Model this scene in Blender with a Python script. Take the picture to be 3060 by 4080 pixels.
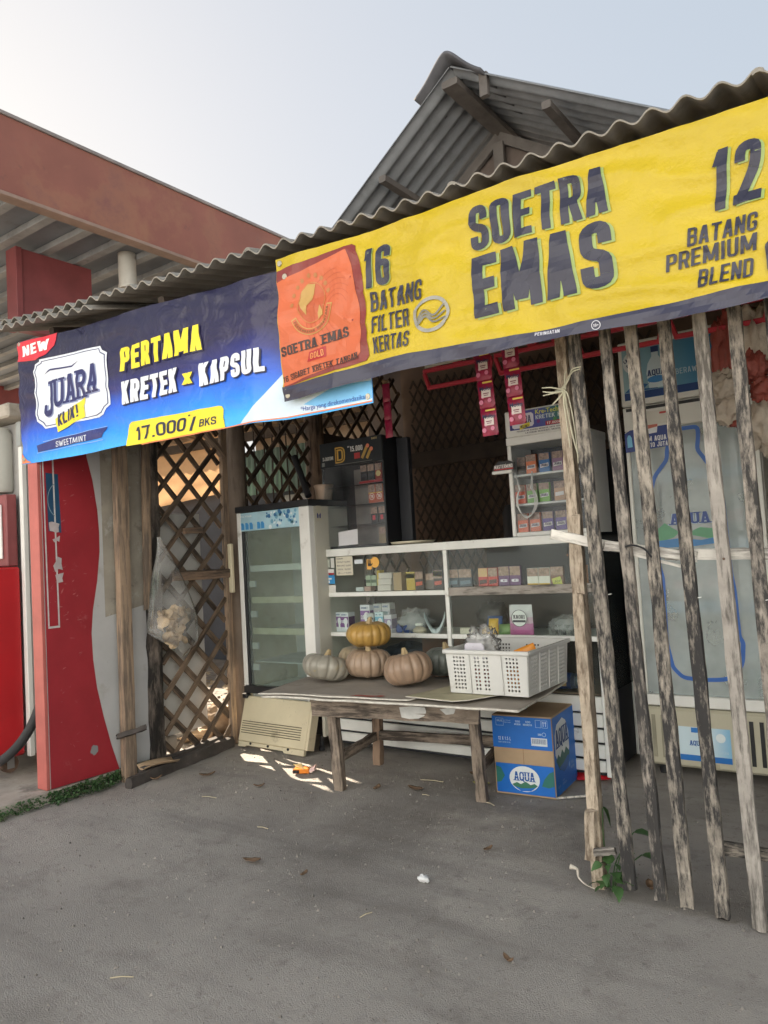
import bpy, bmesh, math, random
from mathutils import Vector, Matrix, Euler, noise
random.seed(7)
for o in list(bpy.data.objects): bpy.data.objects.remove(o)
S = bpy.context.scene
COL = S.collection
R = math.radians
PI = math.pi

# ------------------------------------------------------------------ camera
cam_d = bpy.data.cameras.new('camera'); cam = bpy.data.objects.new('camera', cam_d); COL.objects.link(cam)
cam_d.sensor_fit = 'HORIZONTAL'; cam_d.sensor_width = 36.0; cam_d.lens = 36.0 * 3000 / 3060
cam_d.clip_start = 0.05; cam_d.clip_end = 2000
YAW, PITCH, ROLL = R(35.5), R(3.2), R(3.3)
fw = Vector((-math.sin(YAW) * math.cos(PITCH), math.cos(YAW) * math.cos(PITCH), math.sin(PITCH)))
rt = Vector((math.cos(YAW), math.sin(YAW), 0)); up = rt.cross(fw)
rt2 = rt * math.cos(ROLL) - up * math.sin(ROLL); up2 = rt2.cross(fw)
cam.matrix_world = Matrix(((rt2.x, up2.x, -fw.x, 0), (rt2.y, up2.y, -fw.y, 0), (rt2.z, up2.z, -fw.z, 1.2), (0, 0, 0, 1)))
S.camera = cam

# ------------------------------------------------------------------ sky, sun, exposure
SUN_DIR = Vector((-0.962, 0.272, 0)).normalized(); SUN_EL = R(21)
to_sun = (SUN_DIR * math.cos(SUN_EL) + Vector((0, 0, math.sin(SUN_EL)))).normalized()
w = bpy.data.worlds.new('World'); S.world = w; w.use_nodes = True
nt = w.node_tree; nt.nodes.clear()
sky = nt.nodes.new('ShaderNodeTexSky'); sky.sky_type = 'NISHITA'; sky.sun_disc = False
sky.sun_elevation = SUN_EL; sky.sun_rotation = math.atan2(to_sun.x, to_sun.y)
sky.air_density = 1.0; sky.dust_density = 2.2; sky.ozone_density = 1.4; sky.altitude = 50
bg = nt.nodes.new('ShaderNodeBackground'); bg.inputs['Strength'].default_value = 0.12
wo = nt.nodes.new('ShaderNodeOutputWorld')
gm = nt.nodes.new('ShaderNodeGamma'); gm.inputs['Gamma'].default_value = 0.19    # thick even haze: flattens the sky's range
nt.links.new(sky.outputs[0], gm.inputs['Color']); hsv = nt.nodes.new('ShaderNodeHueSaturation'); hsv.inputs['Saturation'].default_value = 1.6
nt.links.new(gm.outputs[0], hsv.inputs['Color']); nt.links.new(hsv.outputs[0], bg.inputs['Color']); nt.links.new(bg.outputs[0], wo.inputs['Surface'])
sd = bpy.data.lights.new('sun', 'SUN'); sd.energy = 4.8; sd.angle = R(0.5); sd.color = (1.0, 0.85, 0.66)
sun = bpy.data.objects.new('sun', sd); COL.objects.link(sun)
sun.rotation_euler = (-to_sun).to_track_quat('-Z', 'Y').to_euler()
S.view_settings.view_transform = 'Standard'; S.view_settings.look = 'None'
S.view_settings.exposure = 2.35; S.view_settings.gamma = 1.0
S.render.engine = 'CYCLES'
S.cycles.max_bounces = 8; S.cycles.transparent_max_bounces = 24; S.cycles.glossy_bounces = 3
S.cycles.caustics_reflective = False; S.cycles.caustics_refractive = False

# ------------------------------------------------------------------ materials
def lin(v):
    v /= 255.0
    return v / 12.92 if v <= 0.04045 else ((v + 0.055) / 1.055) ** 2.4
def c(r, g, b): return (lin(r), lin(g), lin(b))
MC = {}
def mat(name, col, rough=0.6, var=0.2, sc=6.0, st=(1, 1, 1), bump=0.0, bsc=80.0, metal=0.0, dirt=None, spec=0.5, grain=None, transl=0.0, bdist=0.004, crack=None, streak=None):
    """noise-varied surface; dirt=(colour, amount 0..1, scale); grain=(dark colour, amount, scale) stretched by st"""
    if name in MC: return MC[name]
    m = bpy.data.materials.new(name); m.use_nodes = True; n = m.node_tree; N = n.nodes; L = n.links.new
    p = N['Principled BSDF']; out = N['Material Output']
    p.inputs['Roughness'].default_value = rough; p.inputs['Metallic'].default_value = metal
    p.inputs['Specular IOR Level'].default_value = spec
    tc = N.new('ShaderNodeTexCoord'); oi = N.new('ShaderNodeObjectInfo')
    mul = N.new('ShaderNodeVectorMath'); mul.operation = 'MULTIPLY_ADD'
    mul.inputs[1].default_value = (1, 1, 1)
    rv = N.new('ShaderNodeMath'); rv.operation = 'MULTIPLY'; rv.inputs[1].default_value = 37.0
    L(oi.outputs['Random'], rv.inputs[0]); L(tc.outputs['Object'], mul.inputs[0]); L(rv.outputs[0], mul.inputs[2])
    mp = N.new('ShaderNodeMapping'); mp.inputs['Scale'].default_value = st; L(mul.outputs[0], mp.inputs['Vector'])
    def nz(scale, src, detail=5, rg=0.6):
        t = N.new('ShaderNodeTexNoise'); t.inputs['Scale'].default_value = scale; t.inputs['Detail'].default_value = detail
        t.inputs['Roughness'].default_value = rg; L(src, t.inputs['Vector']); return t.outputs['Fac']
    def ramp(src, a, b):
        r = N.new('ShaderNodeMapRange'); r.inputs['From Min'].default_value = a; r.inputs['From Max'].default_value = b
        r.clamp = True; L(src, r.inputs['Value']); return r.outputs[0]
    def mix(f, a, b):
        x = N.new('ShaderNodeMix'); x.data_type = 'RGBA'
        if f is None: x.inputs['Factor'].default_value = 0
        else: L(f, x.inputs['Factor'])
        for s, v in ((6, a), (7, b)):
            if isinstance(v, tuple): x.inputs[s].default_value = (*v, 1)
            else: L(v, x.inputs[s])
        return x.outputs[2]
    a = tuple(max(0.0, v * (1 - var)) for v in col); b = tuple(min(0.95, v * (1 + var)) for v in col)
    cur = mix(ramp(nz(sc, mul.outputs[0]), 0.3, 0.7), a, b)
    hsrc = None
    if grain:
        g = nz(grain[2], mp.outputs[0], 7, 0.7)
        big = nz(grain[3] if len(grain) > 3 else 1.7, mul.outputs[0], 3)
        add = N.new('ShaderNodeMath'); add.operation = 'MULTIPLY_ADD'; L(big, add.inputs[0]); add.inputs[1].default_value = 0.5; L(g, add.inputs[2])
        t = 0.75 + (0.5 - grain[1]) * 0.45
        gm = ramp(add.outputs[0], t - 0.085, t + 0.085)
        cur = mix(gm, cur, grain[0]); hsrc = g
    if dirt:
        for q in (dirt if isinstance(dirt, list) else [dirt]):
            dm = ramp(nz(q[2], mul.outputs[0], 7, 0.68), 0.72 - 0.35 * q[1], 0.86 - 0.30 * q[1])
            cur = mix(dm, cur, q[0])
    if streak:                                  # long faint stains: (colour, amount, scale vector, turn)
        m2 = N.new('ShaderNodeMapping'); m2.inputs['Scale'].default_value = streak[2]; m2.inputs['Rotation'].default_value = (0, 0, streak[3]); L(tc.outputs['Object'], m2.inputs['Vector'])
        cur = mix(ramp(nz(1.0, m2.outputs[0], 6, 0.6), 0.72 - 0.35 * streak[1], 0.95 - 0.30 * streak[1]), cur, streak[0])
    if crack:                                   # thin dark cracks along the mid level of a slow noise: (colour, scale, half width, patchiness)
        k1 = nz(crack[1], mul.outputs[0], 9, 0.62); sb_ = N.new('ShaderNodeMath'); sb_.operation = 'SUBTRACT'; sb_.inputs[1].default_value = 0.5; L(k1, sb_.inputs[0])
        ab = N.new('ShaderNodeMath'); ab.operation = 'ABSOLUTE'; L(sb_.outputs[0], ab.inputs[0])
        ln = ramp(ab.outputs[0], crack[2], crack[2] * .3); pt = ramp(nz(crack[1] * 1.7, mul.outputs[0], 2), crack[3], crack[3] + .12)
        mm_ = N.new('ShaderNodeMath'); mm_.operation = 'MULTIPLY'; L(ln, mm_.inputs[0]); L(pt, mm_.inputs[1])
        cur = mix(mm_.outputs[0], cur, crack[0])
    L(cur, p.inputs['Base Color'])
    if bump > 0:
        bn = N.new('ShaderNodeBump'); bn.inputs['Strength'].default_value = bump; bn.inputs['Distance'].default_value = bdist
        h = nz(bsc, mp.outputs[0] if grain else mul.outputs[0], 6, 0.65)
        L(h, bn.inputs['Height']); L(bn.outputs[0], p.inputs['Normal'])
    if transl > 0:
        tr = N.new('ShaderNodeBsdfTranslucent'); L(cur, tr.inputs['Color'])
        ms = N.new('ShaderNodeMixShader'); ms.inputs[0].default_value = transl
        L(p.outputs[0], ms.inputs[1]); L(tr.outputs[0], ms.inputs[2]); L(ms.outputs[0], out.inputs['Surface'])
    MC[name] = m
    return m
def pr(r, g, b, rough=0.45):
    """flat printed ink or paint, sRGB as printed"""
    return mat('ink_%d_%d_%d_%d' % (r, g, b, int(rough * 100)), c(r, g, b), rough, 0.06, 12)
def glass(name, tint=(0.9, 0.95, 0.94), refl=1.45, haze=0.0, hazecol=(0.6, 0.66, 0.66), smudge=0.0, rough=0.02):
    if name in MC: return MC[name]
    m = bpy.data.materials.new(name); m.use_nodes = True; n = m.node_tree; N = n.nodes; L = n.links.new
    N.remove(N['Principled BSDF']); out = N['Material Output']
    tr = N.new('ShaderNodeBsdfTransparent'); tr.inputs[0].default_value = (*tint, 1)
    gl = N.new('ShaderNodeBsdfGlossy'); gl.inputs['Roughness'].default_value = rough
    fr = N.new('ShaderNodeFresnel'); fr.inputs[0].default_value = refl
    ms = N.new('ShaderNodeMixShader'); L(fr.outputs[0], ms.inputs[0]); L(tr.outputs[0], ms.inputs[1]); L(gl.outputs[0], ms.inputs[2])
    last = ms.outputs[0]
    if haze > 0:
        df = N.new('ShaderNodeBsdfDiffuse'); df.inputs[0].default_value = (*hazecol, 1)
        m2 = N.new('ShaderNodeMixShader'); m2.inputs[0].default_value = haze
        if smudge > 0:
            tc = N.new('ShaderNodeTexCoord'); nz = N.new('ShaderNodeTexNoise'); nz.inputs['Scale'].default_value = 3.5; nz.inputs['Detail'].default_value = 6
            mr = N.new('ShaderNodeMapRange'); mr.inputs['From Min'].default_value = 0.35; mr.inputs['From Max'].default_value = 0.75
            mr.inputs['To Min'].default_value = haze * (1 - smudge); mr.inputs['To Max'].default_value = haze * (1 + smudge)
            L(tc.outputs['Object'], nz.inputs['Vector']); L(nz.outputs['Fac'], mr.inputs['Value']); L(mr.outputs[0], m2.inputs[0])
        L(last, m2.inputs[1]); L(df.outputs[0], m2.inputs[2]); last = m2.outputs[0]
    L(last, out.inputs['Surface']); MC[name] = m
    return m

# ------------------------------------------------------------------ mesh helpers
class MB:
    def __init__(s): s.v = []; s.f = []
    def add(s, vs, fs):
        o = len(s.v); s.v += [tuple(v) for v in vs]; s.f += [tuple(i + o for i in f) for f in fs]; return s
    def box(s, x0, x1, y0, y1, z0, z1):
        vs = [(x, y, z) for z in (z0, z1) for y in (y0, y1) for x in (x0, x1)]
        return s.add(vs, [(0, 2, 3, 1), (4, 5, 7, 6), (0, 1, 5, 4), (2, 6, 7, 3), (0, 4, 6, 2), (1, 3, 7, 5)])
    def bar(s, p0, p1, wd, h, upv=(0, 0, 1)):
        p0 = Vector(p0); p1 = Vector(p1); d = (p1 - p0).normalized(); u = Vector(upv)
        if abs(d.dot(u)) > 0.98: u = Vector((0, 1, 0))
        a = d.cross(u).normalized() * wd / 2; b = a.cross(d).normalized() * h / 2
        vs = [p + x * a + y * b for p in (p0, p1) for y in (-1, 1) for x in (-1, 1)]
        return s.add(vs, [(0, 1, 3, 2), (4, 6, 7, 5), (0, 4, 5, 1), (2, 3, 7, 6), (0, 2, 6, 4), (1, 5, 7, 3)])
    def tube(s, pts, r, n=10, cap=True):
        pts = [Vector(p) for p in pts]; k = len(pts); rs = r if isinstance(r, (list, tuple)) else [r] * k
        vs = []; fs = []; a = None
        for i, p in enumerate(pts):
            d = (pts[min(i + 1, k - 1)] - pts[max(i - 1, 0)]).normalized()
            if a is None: a = d.orthogonal().normalized()
            a = (a - d * a.dot(d)).normalized(); b = d.cross(a)
            vs += [p + (a * math.cos(2 * PI * j / n) + b * math.sin(2 * PI * j / n)) * rs[i] for j in range(n)]
        for i in range(k - 1):
            for j in range(n):
                fs.append((i * n + j, i * n + (j + 1) % n, (i + 1) * n + (j + 1) % n, (i + 1) * n + j))
        if cap: fs += [tuple(range(n))[::-1], tuple(range((k - 1) * n, k * n))]
        return s.add(vs, fs)
    def lathe(s, prof, n=20, o=(0, 0, 0)):
        vs = []; fs = []
        for r_, z in prof: vs += [(o[0] + r_ * math.cos(2 * PI * j / n), o[1] + r_ * math.sin(2 * PI * j / n), o[2] + z) for j in range(n)]
        for i in range(len(prof) - 1):
            for j in range(n): fs.append((i * n + j, i * n + (j + 1) % n, (i + 1) * n + (j + 1) % n, (i + 1) * n + j))
        fs += [tuple(range(n))[::-1], tuple(range((len(prof) - 1) * n, len(prof) * n))]
        return s.add(vs, fs)
    def grid(s, fn, nu, nv):
        vs = [fn(i / nu, j / nv) for j in range(nv + 1) for i in range(nu + 1)]
        return s.add(vs, [(j * (nu + 1) + i, j * (nu + 1) + i + 1, (j + 1) * (nu + 1) + i + 1, (j + 1) * (nu + 1) + i) for j in range(nv) for i in range(nu)])
    def poly(s, pts): return s.add(pts, [tuple(range(len(pts)))])
    def polys(s, ps):
        for p in ps: s.poly(p)
        return s
    def prism(s, pts, d):
        """closed outline (3D points) pushed along vector d"""
        d = Vector(d); n = len(pts); vs = [Vector(p) for p in pts] + [Vector(p) + d for p in pts]
        return s.add(vs, [tuple(range(n))[::-1], tuple(range(n, 2 * n))] + [(i, (i + 1) % n, n + (i + 1) % n, n + i) for i in range(n)])
    def mesh(s, name, bev=0.0, smooth=False, off=(0, 0, 0), seg=1):
        m = bpy.data.meshes.new(name); o = Vector(off)
        m.from_pydata([Vector(v) - o for v in s.v], [], s.f)
        bm = bmesh.new(); bm.from_mesh(m)
        if bev > 0:
            bmesh.ops.bevel(bm, geom=bm.edges[:], offset=bev, segments=seg, affect='EDGES', profile=0.6)
        bmesh.ops.recalc_face_normals(bm, faces=bm.faces[:])
        bm.to_mesh(m); bm.free()
        if smooth:
            m.shade_smooth()
        return m
def smooth_angle(m, ang=40):
    m.shade_smooth()
    bm = bmesh.new(); bm.from_mesh(m); lim = R(ang)
    for e in bm.edges:
        e.smooth = not (len(e.link_faces) == 2 and e.calc_face_angle(0) > lim)
    bm.to_mesh(m); bm.free()

def tag(o, label=None, cat=None, group=None, kind=None):
    for k, v in (('label', label), ('category', cat), ('group', group), ('kind', kind)):
        if v: o[k] = v
    return o
def obj(name, me, material, parent=None, loc=None, rot=None):
    o = bpy.data.objects.new(name, me); COL.objects.link(o)
    if material is not None and len(me.materials) == 0: me.materials.append(material)
    if parent is not None: o.parent = parent
    if loc is not None: o.location = loc
    if rot is not None: o.rotation_euler = rot
    return o
class T:
    """a thing: an Empty at its base; parts are given in world coordinates (or local ones if rotated)"""
    def __init__(s, name, base, label, cat, group=None, rotz=0.0, local=False):
        s.e = bpy.data.objects.new(name, None); COL.objects.link(s.e); s.e.location = base; s.e.rotation_euler = (0, 0, rotz)
        s.e.empty_display_size = 0.05
        tag(s.e, label, cat, group); s.off = (0, 0, 0) if local else base
    def add(s, name, mb, material, bev=0.0, smooth=False, parent=None, ang=None, label=None, kind=None):
        me = mb.mesh(name, bev, smooth, s.off)
        if ang: smooth_angle(me, ang)
        o = obj(name, me, material, parent or s.e); tag(o, label, None, None, kind)
        return o
    def box(s, name, b, material, bev=0.003, parent=None, label=None):
        return s.add(name, MB().box(*b), material, bev, parent=parent, label=label)
    def beam(s, name, p0, p1, wd, dp, material, upv=(0, 1, 0), rough=0.0, seg=6, parent=None, label=None, seed=None, taper=1.0):
        """timber along local Z with worn, uneven edges; wd across, dp along upv"""
        p0 = Vector(p0); p1 = Vector(p1); d = p1 - p0; L = d.length; d.normalize(); u = Vector(upv)
        if abs(d.dot(u)) > 0.98: u = Vector((1, 0, 0))
        x = u.cross(d).normalized(); y = d.cross(x).normalized()
        rnd = random.Random(seed if seed is not None else random.random()); mb = MB(); vs = []; fs = []
        for i in range(seg + 1):
            t = i / seg; k = 1 - (1 - taper) * t
            for sx, sy in ((-1, -1), (0, -1), (1, -1), (1, 0), (1, 1), (0, 1), (-1, 1), (-1, 0)):
                e = 0.0 if rough == 0 else rough
                ch = 0.86 if sx and sy else 1.0
                vs.append((k * sx * wd / 2 * (ch if wd < dp else 0.5 + ch / 2) + rnd.uniform(-e, e), k * sy * dp / 2 * (ch if dp <= wd else 0.5 + ch / 2) + rnd.uniform(-e, e), t * L + (rnd.uniform(-e, e) * 2 if i in (0, seg) else 0)))
        for i in range(seg):
            for j in range(8): fs.append((i * 8 + j, i * 8 + (j + 1) % 8, (i + 1) * 8 + (j + 1) % 8, (i + 1) * 8 + j))
        fs += [tuple(range(8))[::-1], tuple(range(seg * 8, seg * 8 + 8))]
        mb.add(vs, fs); me = mb.mesh(name); smooth_angle(me, 35)
        o = obj(name, me, material, parent or s.e)
        M = Matrix((x, y, d)).transposed().to_4x4(); M.translation = p0 - Vector(s.off)
        if parent is not None and parent is not s.e: pass
        o.matrix_local = M; tag(o, label)
        return o
def single(name, mb, material, label=None, cat=None, group=None, kind=None, bev=0.0, smooth=False, base=(0, 0, 0), ang=None):
    me = mb.mesh(name, bev, smooth, base)
    if ang: smooth_angle(me, ang)
    return tag(obj(name, me, material, None, base), label, cat, group, kind)

# ------------------------------------------------------------------ lettering: a stroke alphabet plus the built-in font
GL = {
 'A': [('d', 0, 0, .44, 1), ('d', 1, 0, .56, 1), ('h', .14, .86, .24)], 'B': [('p', [(0, .5), (0, 0), (1, 0), (1, .52), (0, .52)], 2), ('p', [(0, .5), (0, 1), (.95, 1), (.95, .52), (.3, .52)], 2)],
 'C': [('p', [(1, .68), (1, 1), (0, 1), (0, 0), (1, 0), (1, .32)], 1)], 'D': [('p', [(0, .5), (0, 1), (1, 1), (1, 0), (0, 0), (0, .5)], 2)],
 'E': [('p', [(1, 1), (0, 1), (0, 0), (1, 0)], 0), ('p', [(0, .52), (.85, .52)], 0)], 'F': [('p', [(1, 1), (0, 1), (0, -.2)], 0), ('p', [(0, .5), (.85, .5)], 0)],
 'G': [('p', [(1, .68), (1, 1), (0, 1), (0, 0), (1, 0), (1, .45), (.5, .45)], 1)], 'H': [('v', 0), ('v', 1), ('p', [(0, .5), (1, .5)], 0)],
 'I': [('v', .5)], 'J': [('p', [(1, 1.2), (1, 0), (0, 0), (0, .32)], 1)], 'K': [('v', 0), ('d', .1, .38, 1, 1), ('d', 1, 0, .34, .62)],
 'L': [('p', [(0, 1.2), (0, 0), (1, 0)], 0)], 'M': [('v', 0), ('v', 1), ('d', .5, .12, .04, 1), ('d', .5, .12, .96, 1)],
 'N': [('v', 0), ('v', 1), ('d', 1, 0, 0, 1)], 'O': [('p', [(0, .5), (0, 1), (1, 1), (1, 0), (0, 0), (0, .5)], 1)],
 'P': [('p', [(0, -.2), (0, 1), (1, 1), (1, .44), (0, .44)], 2)], 'Q': [('p', [(0, .5), (0, 1), (1, 1), (1, 0), (0, 0), (0, .5)], 1), ('d', 1.25, -.12, .6, .22)],
 'R': [('p', [(0, -.2), (0, 1), (1, 1), (1, .46), (0, .46)], 2), ('d', 1, 0, .62, .5)],
 'S': [('p', [(1, .7), (1, 1), (0, 1), (0, .54), (1, .46), (1, 0), (0, 0), (0, .3)], 1)], 'T': [('p', [(0, 1), (1, 1)], 0), ('v', .5)],
 'U': [('p', [(0, 1.2), (0, 0), (1, 0), (1, 1.2)], 1)], 'V': [('d', .45, 0, 0, 1), ('d', .55, 0, 1, 1)],
 'W': [('d', .25, 0, 0, 1), ('d', .25, 0, .5, .85), ('d', .75, 0, .5, .85), ('d', .75, 0, 1, 1)], 'X': [('d', 0, 0, 1, 1), ('d', 1, 0, 0, 1)],
 'Y': [('d', .5, .4, 0, 1), ('d', .5, .4, 1, 1), ('d', .5, 0, .5, .45)], 'Z': [('p', [(0, 1), (1, 1)], 0), ('p', [(0, 0), (1, 0)], 0), ('d', 0, .05, 1, .95)],
 '0': [('p', [(0, .5), (0, 1), (1, 1), (1, 0), (0, 0), (0, .5)], 1)], '1': [('v', .62), ('d', .1, .72, .55, .97)],
 '2': [('p', [(0, .7), (0, 1), (1, 1), (1, .62), (.06, .0)], 1), ('p', [(0, 0), (1.1, 0)], 0)], '3': [('p', [(0, .75), (0, 1), (1, 1), (1, .52), (.4, .52)], 1), ('p', [(.4, .52), (1, .52), (1, 0), (0, 0), (0, .25)], 1)],
 '5': [('p', [(1, 1), (0, 1), (0, .58), (1, .62), (1, 0), (0, 0), (0, .25)], 1)], '6': [('p', [(1, .72), (1, 1), (0, 1), (0, 0), (1, 0), (1, .56), (0, .56)], 1)],
 '7': [('p', [(0, 1), (1, 1)], 0), ('d', .3, 0, 1, .95)], '8': [('p', [(0, .75), (0, 1), (1, 1), (1, 0), (0, 0), (0, .75)], 1), ('p', [(0, .52), (1, .52)], 0)],
 '!': [('d', .5, .3, .5, 1), ('d', .5, 0, .5, .16)], '.': [('d', .5, 0, .5, .15)], '/': [('d', 0, 0, 1, 1)], '*': [('d', .2, .66, .8, 1), ('d', .8, .66, .2, 1)],
 '+': [('p', [(0, .45), (1, .45)], 0), ('d', .5, .25, .5, .65)], '-': [('p', [(0, .45), (1, .45)], 0)],
}
WID = {'M': 1.4, 'W': 1.5, 'I': .42, '1': .75, '!': .5, '.': .45, '/': .7, '*': .7, ' ': .6, 'L': .9, 'E': .92, 'F': .9, 'T': 1.0}
def fillet(pts, r, n=4, keep=None):
    out = [Vector(pts[0])]
    for i in range(1, len(pts) - 1):
        if keep is not None and pts[i].x < keep: out.append(Vector(pts[i])); continue
        a, b, d = Vector(pts[i - 1]), Vector(pts[i]), Vector(pts[i + 1])
        l1 = (a - b).length; l2 = (d - b).length; k = min(r, l1 * .49, l2 * .49)
        p = b + (a - b).normalized() * k; q = b + (d - b).normalized() * k
        for j in range(n + 1):
            t = j / n; out.append(p * (1 - t) ** 2 + b * 2 * t * (1 - t) + q * t * t)
    out.append(Vector(pts[-1])); return out
def stroke(pts, t):
    """polyline to a ribbon of quads of width t, mitred"""
    n = len(pts); L_, R_ = [], []
    for i in range(n):
        d0 = (pts[i] - pts[i - 1]).normalized() if i else (pts[1] - pts[0]).normalized()
        d1 = (pts[i + 1] - pts[i]).normalized() if i < n - 1 else d0
        m = Vector((-(d0.y + d1.y), d0.x + d1.x))
        if m.length < 1e-6: m = Vector((-d0.y, d0.x))
        m.normalize(); k = m.dot(Vector((-d0.y, d0.x))); k = t / 2 / max(k, .45)
        L_.append(pts[i] + m * k); R_.append(pts[i] - m * k)
    return [[L_[i], R_[i], R_[i + 1], L_[i + 1]] for i in range(n - 1)]
def text(s, W, H, t=0.15, sp=0.12, cw=0.42, shear=0.0, serif=False, thin=None):
    """polygons (x, y, layer) of a line of capitals fitted to W x H"""
    res = []; x = 0.0; lay = 0
    for ch in s:
        wd = cw * WID.get(ch, 1.0)
        if ch in GL:
            ix = lambda u: x + t / 2 + u * (wd - t); iy = lambda v: min(max(t / 2 + v * (1 - t), 0), 1)
            for g in GL[ch]:
                if g[0] == 'v': ps = [[Vector((ix(g[1]) - t / 2, 0)), Vector((ix(g[1]) + t / 2, 0)), Vector((ix(g[1]) + t / 2, 1)), Vector((ix(g[1]) - t / 2, 1))]]
                elif g[0] == 'h': ps = [[Vector((ix(g[1]), g[3])), Vector((ix(g[2]), g[3])), Vector((ix(g[2]), g[3] + t * .85)), Vector((ix(g[1]), g[3] + t * .85))]]
                elif g[0] == 'd':
                    k = t / 2 * (1.05 if abs(g[1] - g[3]) > .05 else 1)
                    ps = [[Vector((ix(g[1]) - k, g[2])), Vector((ix(g[1]) + k, g[2])), Vector((ix(g[3]) + k, g[4])), Vector((ix(g[3]) - k, g[4]))]]
                else:
                    pts = [Vector((ix(a), iy(b) if -.1 < b < 1.1 else (0 if b < 0 else 1))) for a, b in g[1]]
                    if g[2]: pts = fillet(pts, (wd - t) * .52, 4, ix(.5) if g[2] == 2 else None)
                    else:
                        for e_, f_ in ((0, 1), (-1, -2)):
                            if abs(pts[e_].y - pts[f_].y) < 1e-4: pts[e_] = pts[e_] + (pts[e_] - pts[f_]).normalized() * t / 2
                    ps = stroke(pts, t)
                for q in ps: res.append([(p.x, p.y, lay) for p in q]); lay = (lay + 1) % 4
            if serif:
                for xx, yy in {'A': ((0, 0), (1, 0)), 'U': ((0, 1), (1, 1)), 'R': ((0, 0), (0, 1), (1, 0)), 'J': ((1, 1),), 'E': ((0, 0), (0, 1)), 'M': ((0, 0), (1, 0), (0, 1), (1, 1)), 'T': ((.5, 0),), 'K': ((0, 0), (0, 1), (1, 0), (1, 1)), 'N': ((0, 0), (0, 1), (1, 1)), 'I': ((.5, 0), (.5, 1)), 'D': ((0, 0), (0, 1)), 'L': ((0, 1), (0, 0))}.get(ch, ()):
                    cx_ = ix(xx); y0 = 0 if yy == 0 else 1 - t * .45; sw = t * 1.15
                    res.append([(cx_ - sw, y0, 5), (cx_ + sw, y0, 5), (cx_ + sw, y0 + t * .45, 5), (cx_ - sw, y0 + t * .45, 5)])
        x += wd + sp
    tot = x - sp
    return [[((px / tot) * W + shear * py * H, py * H, l) for px, py, l in q] for q in res]
FC = {}
def font(s, W=None, H=None, shear=0.0, bold=0.0):
    """the built-in font as polygons; W or H fits it"""
    cu = bpy.data.curves.new('t', 'FONT'); cu.body = s; cu.offset = bold; cu.shear = shear; cu.resolution_u = 2
    o = bpy.data.objects.new('t', cu); COL.objects.link(o)
    me = bpy.data.meshes.new_from_object(o.evaluated_get(bpy.context.evaluated_depsgraph_get()))
    vs = [v.co.copy() for v in me.vertices]; ps = [list(p.vertices) for p in me.polygons]
    bpy.data.objects.remove(o); bpy.data.curves.remove(cu); bpy.data.meshes.remove(me)
    x0 = min(v.x for v in vs); x1 = max(v.x for v in vs); y0 = min(v.y for v in vs); y1 = max(v.y for v in vs)
    kx = W / (x1 - x0) if W else H / (y1 - y0); ky = H / (y1 - y0) if H else kx
    return [[((vs[i].x - x0) * kx, (vs[i].y - y0) * ky, 0) for i in q] for q in ps]
def disc(cx_, cy_, r, n=24, ry=None, lay=0, a0=0, a1=2 * PI):
    ry = ry or r
    return [(cx_ + r * math.cos(a0 + (a1 - a0) * i / n), cy_ + ry * math.sin(a0 + (a1 - a0) * i / n), lay) for i in range(n + (0 if a1 - a0 > 6.2 else 1))]
def ring(cx_, cy_, r, t, n=28, a0=0, a1=2 * PI, ry=None):
    ry = ry or r; out = []
    for i in range(n):
        a = a0 + (a1 - a0) * i / n; b = a0 + (a1 - a0) * (i + 1) / n
        out.append([(cx_ + (r + k) * math.cos(q), cy_ + (ry + k) * math.sin(q), 0) for q, k in ((a, -t / 2), (a, t / 2), (b, t / 2), (b, -t / 2))])
    return out
def rect(x0, x1, y0, y1): return [[(x0, y0, 0), (x1, y0, 0), (x1, y1, 0), (x0, y1, 0)]]
def shift(ps, dx, dy, rot=0.0):
    ca, sa = math.cos(rot), math.sin(rot)
    return [[(dx + x * ca - y * sa, dy + x * sa + y * ca, l) for x, y, l in q] for q in ps]
LAY = 0.00025
def plane_map(ps, o, ax, ay, nrm, d=0.001):
    o, ax, ay, nrm = Vector(o), Vector(ax), Vector(ay), Vector(nrm)
    return [[o + ax * x + ay * y + nrm * (d + l * LAY) for x, y, l in q] for q in ps]
def front(ps, x, y, z, d=0.0012): return plane_map(ps, (x, y, z), (1, 0, 0), (0, 0, 1), (0, -1, 0), d)   # prints facing the street
# ------------------------------------------------------------------ shared materials
M_ASPH = mat('packed_dirt_asphalt', (0.370, 0.342, 0.314), 0.93, 0.16, 0.8, bump=0.8, bsc=210, dirt=[((0.23, 0.208, 0.188), 0.60, 0.5), ((0.47, 0.43, 0.385), 0.46, 1.3), ((0.24, 0.217, 0.197), 0.46, 2.7), ((0.24, 0.217, 0.197), 0.44, 13.0), ((0.38, 0.352, 0.325), 0.38, 27.0), ((0.13, 0.118, 0.110), 0.36, 60.0), ((0.50, 0.46, 0.42), 0.15, 110.0)], bdist=0.012, streak=((0.18, 0.164, 0.150), 0.58, (.45, 3.2, 1), R(-28)))
M_CONC = mat('concrete', (0.40, 0.36, 0.31), 0.9, 0.2, 5, bump=0.5, bsc=60, dirt=[((0.16, 0.14, 0.12), 0.45, 4), ((0.5, 0.47, 0.42), 0.3, 18)])
M_ASB = mat('fibre_cement_sheet', (0.27, 0.25, 0.22), 0.88, 0.22, 5, bump=0.4, bsc=90, dirt=[((0.12, 0.11, 0.10), 0.5, 3.5), ((0.40, 0.37, 0.32), 0.3, 14)])
M_ASB2 = mat('old_fibre_cement_sheet', (0.21, 0.22, 0.235), 0.9, 0.2, 4, bump=0.3, bsc=70, dirt=((0.13, 0.135, 0.14), 0.45, 3))
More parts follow.
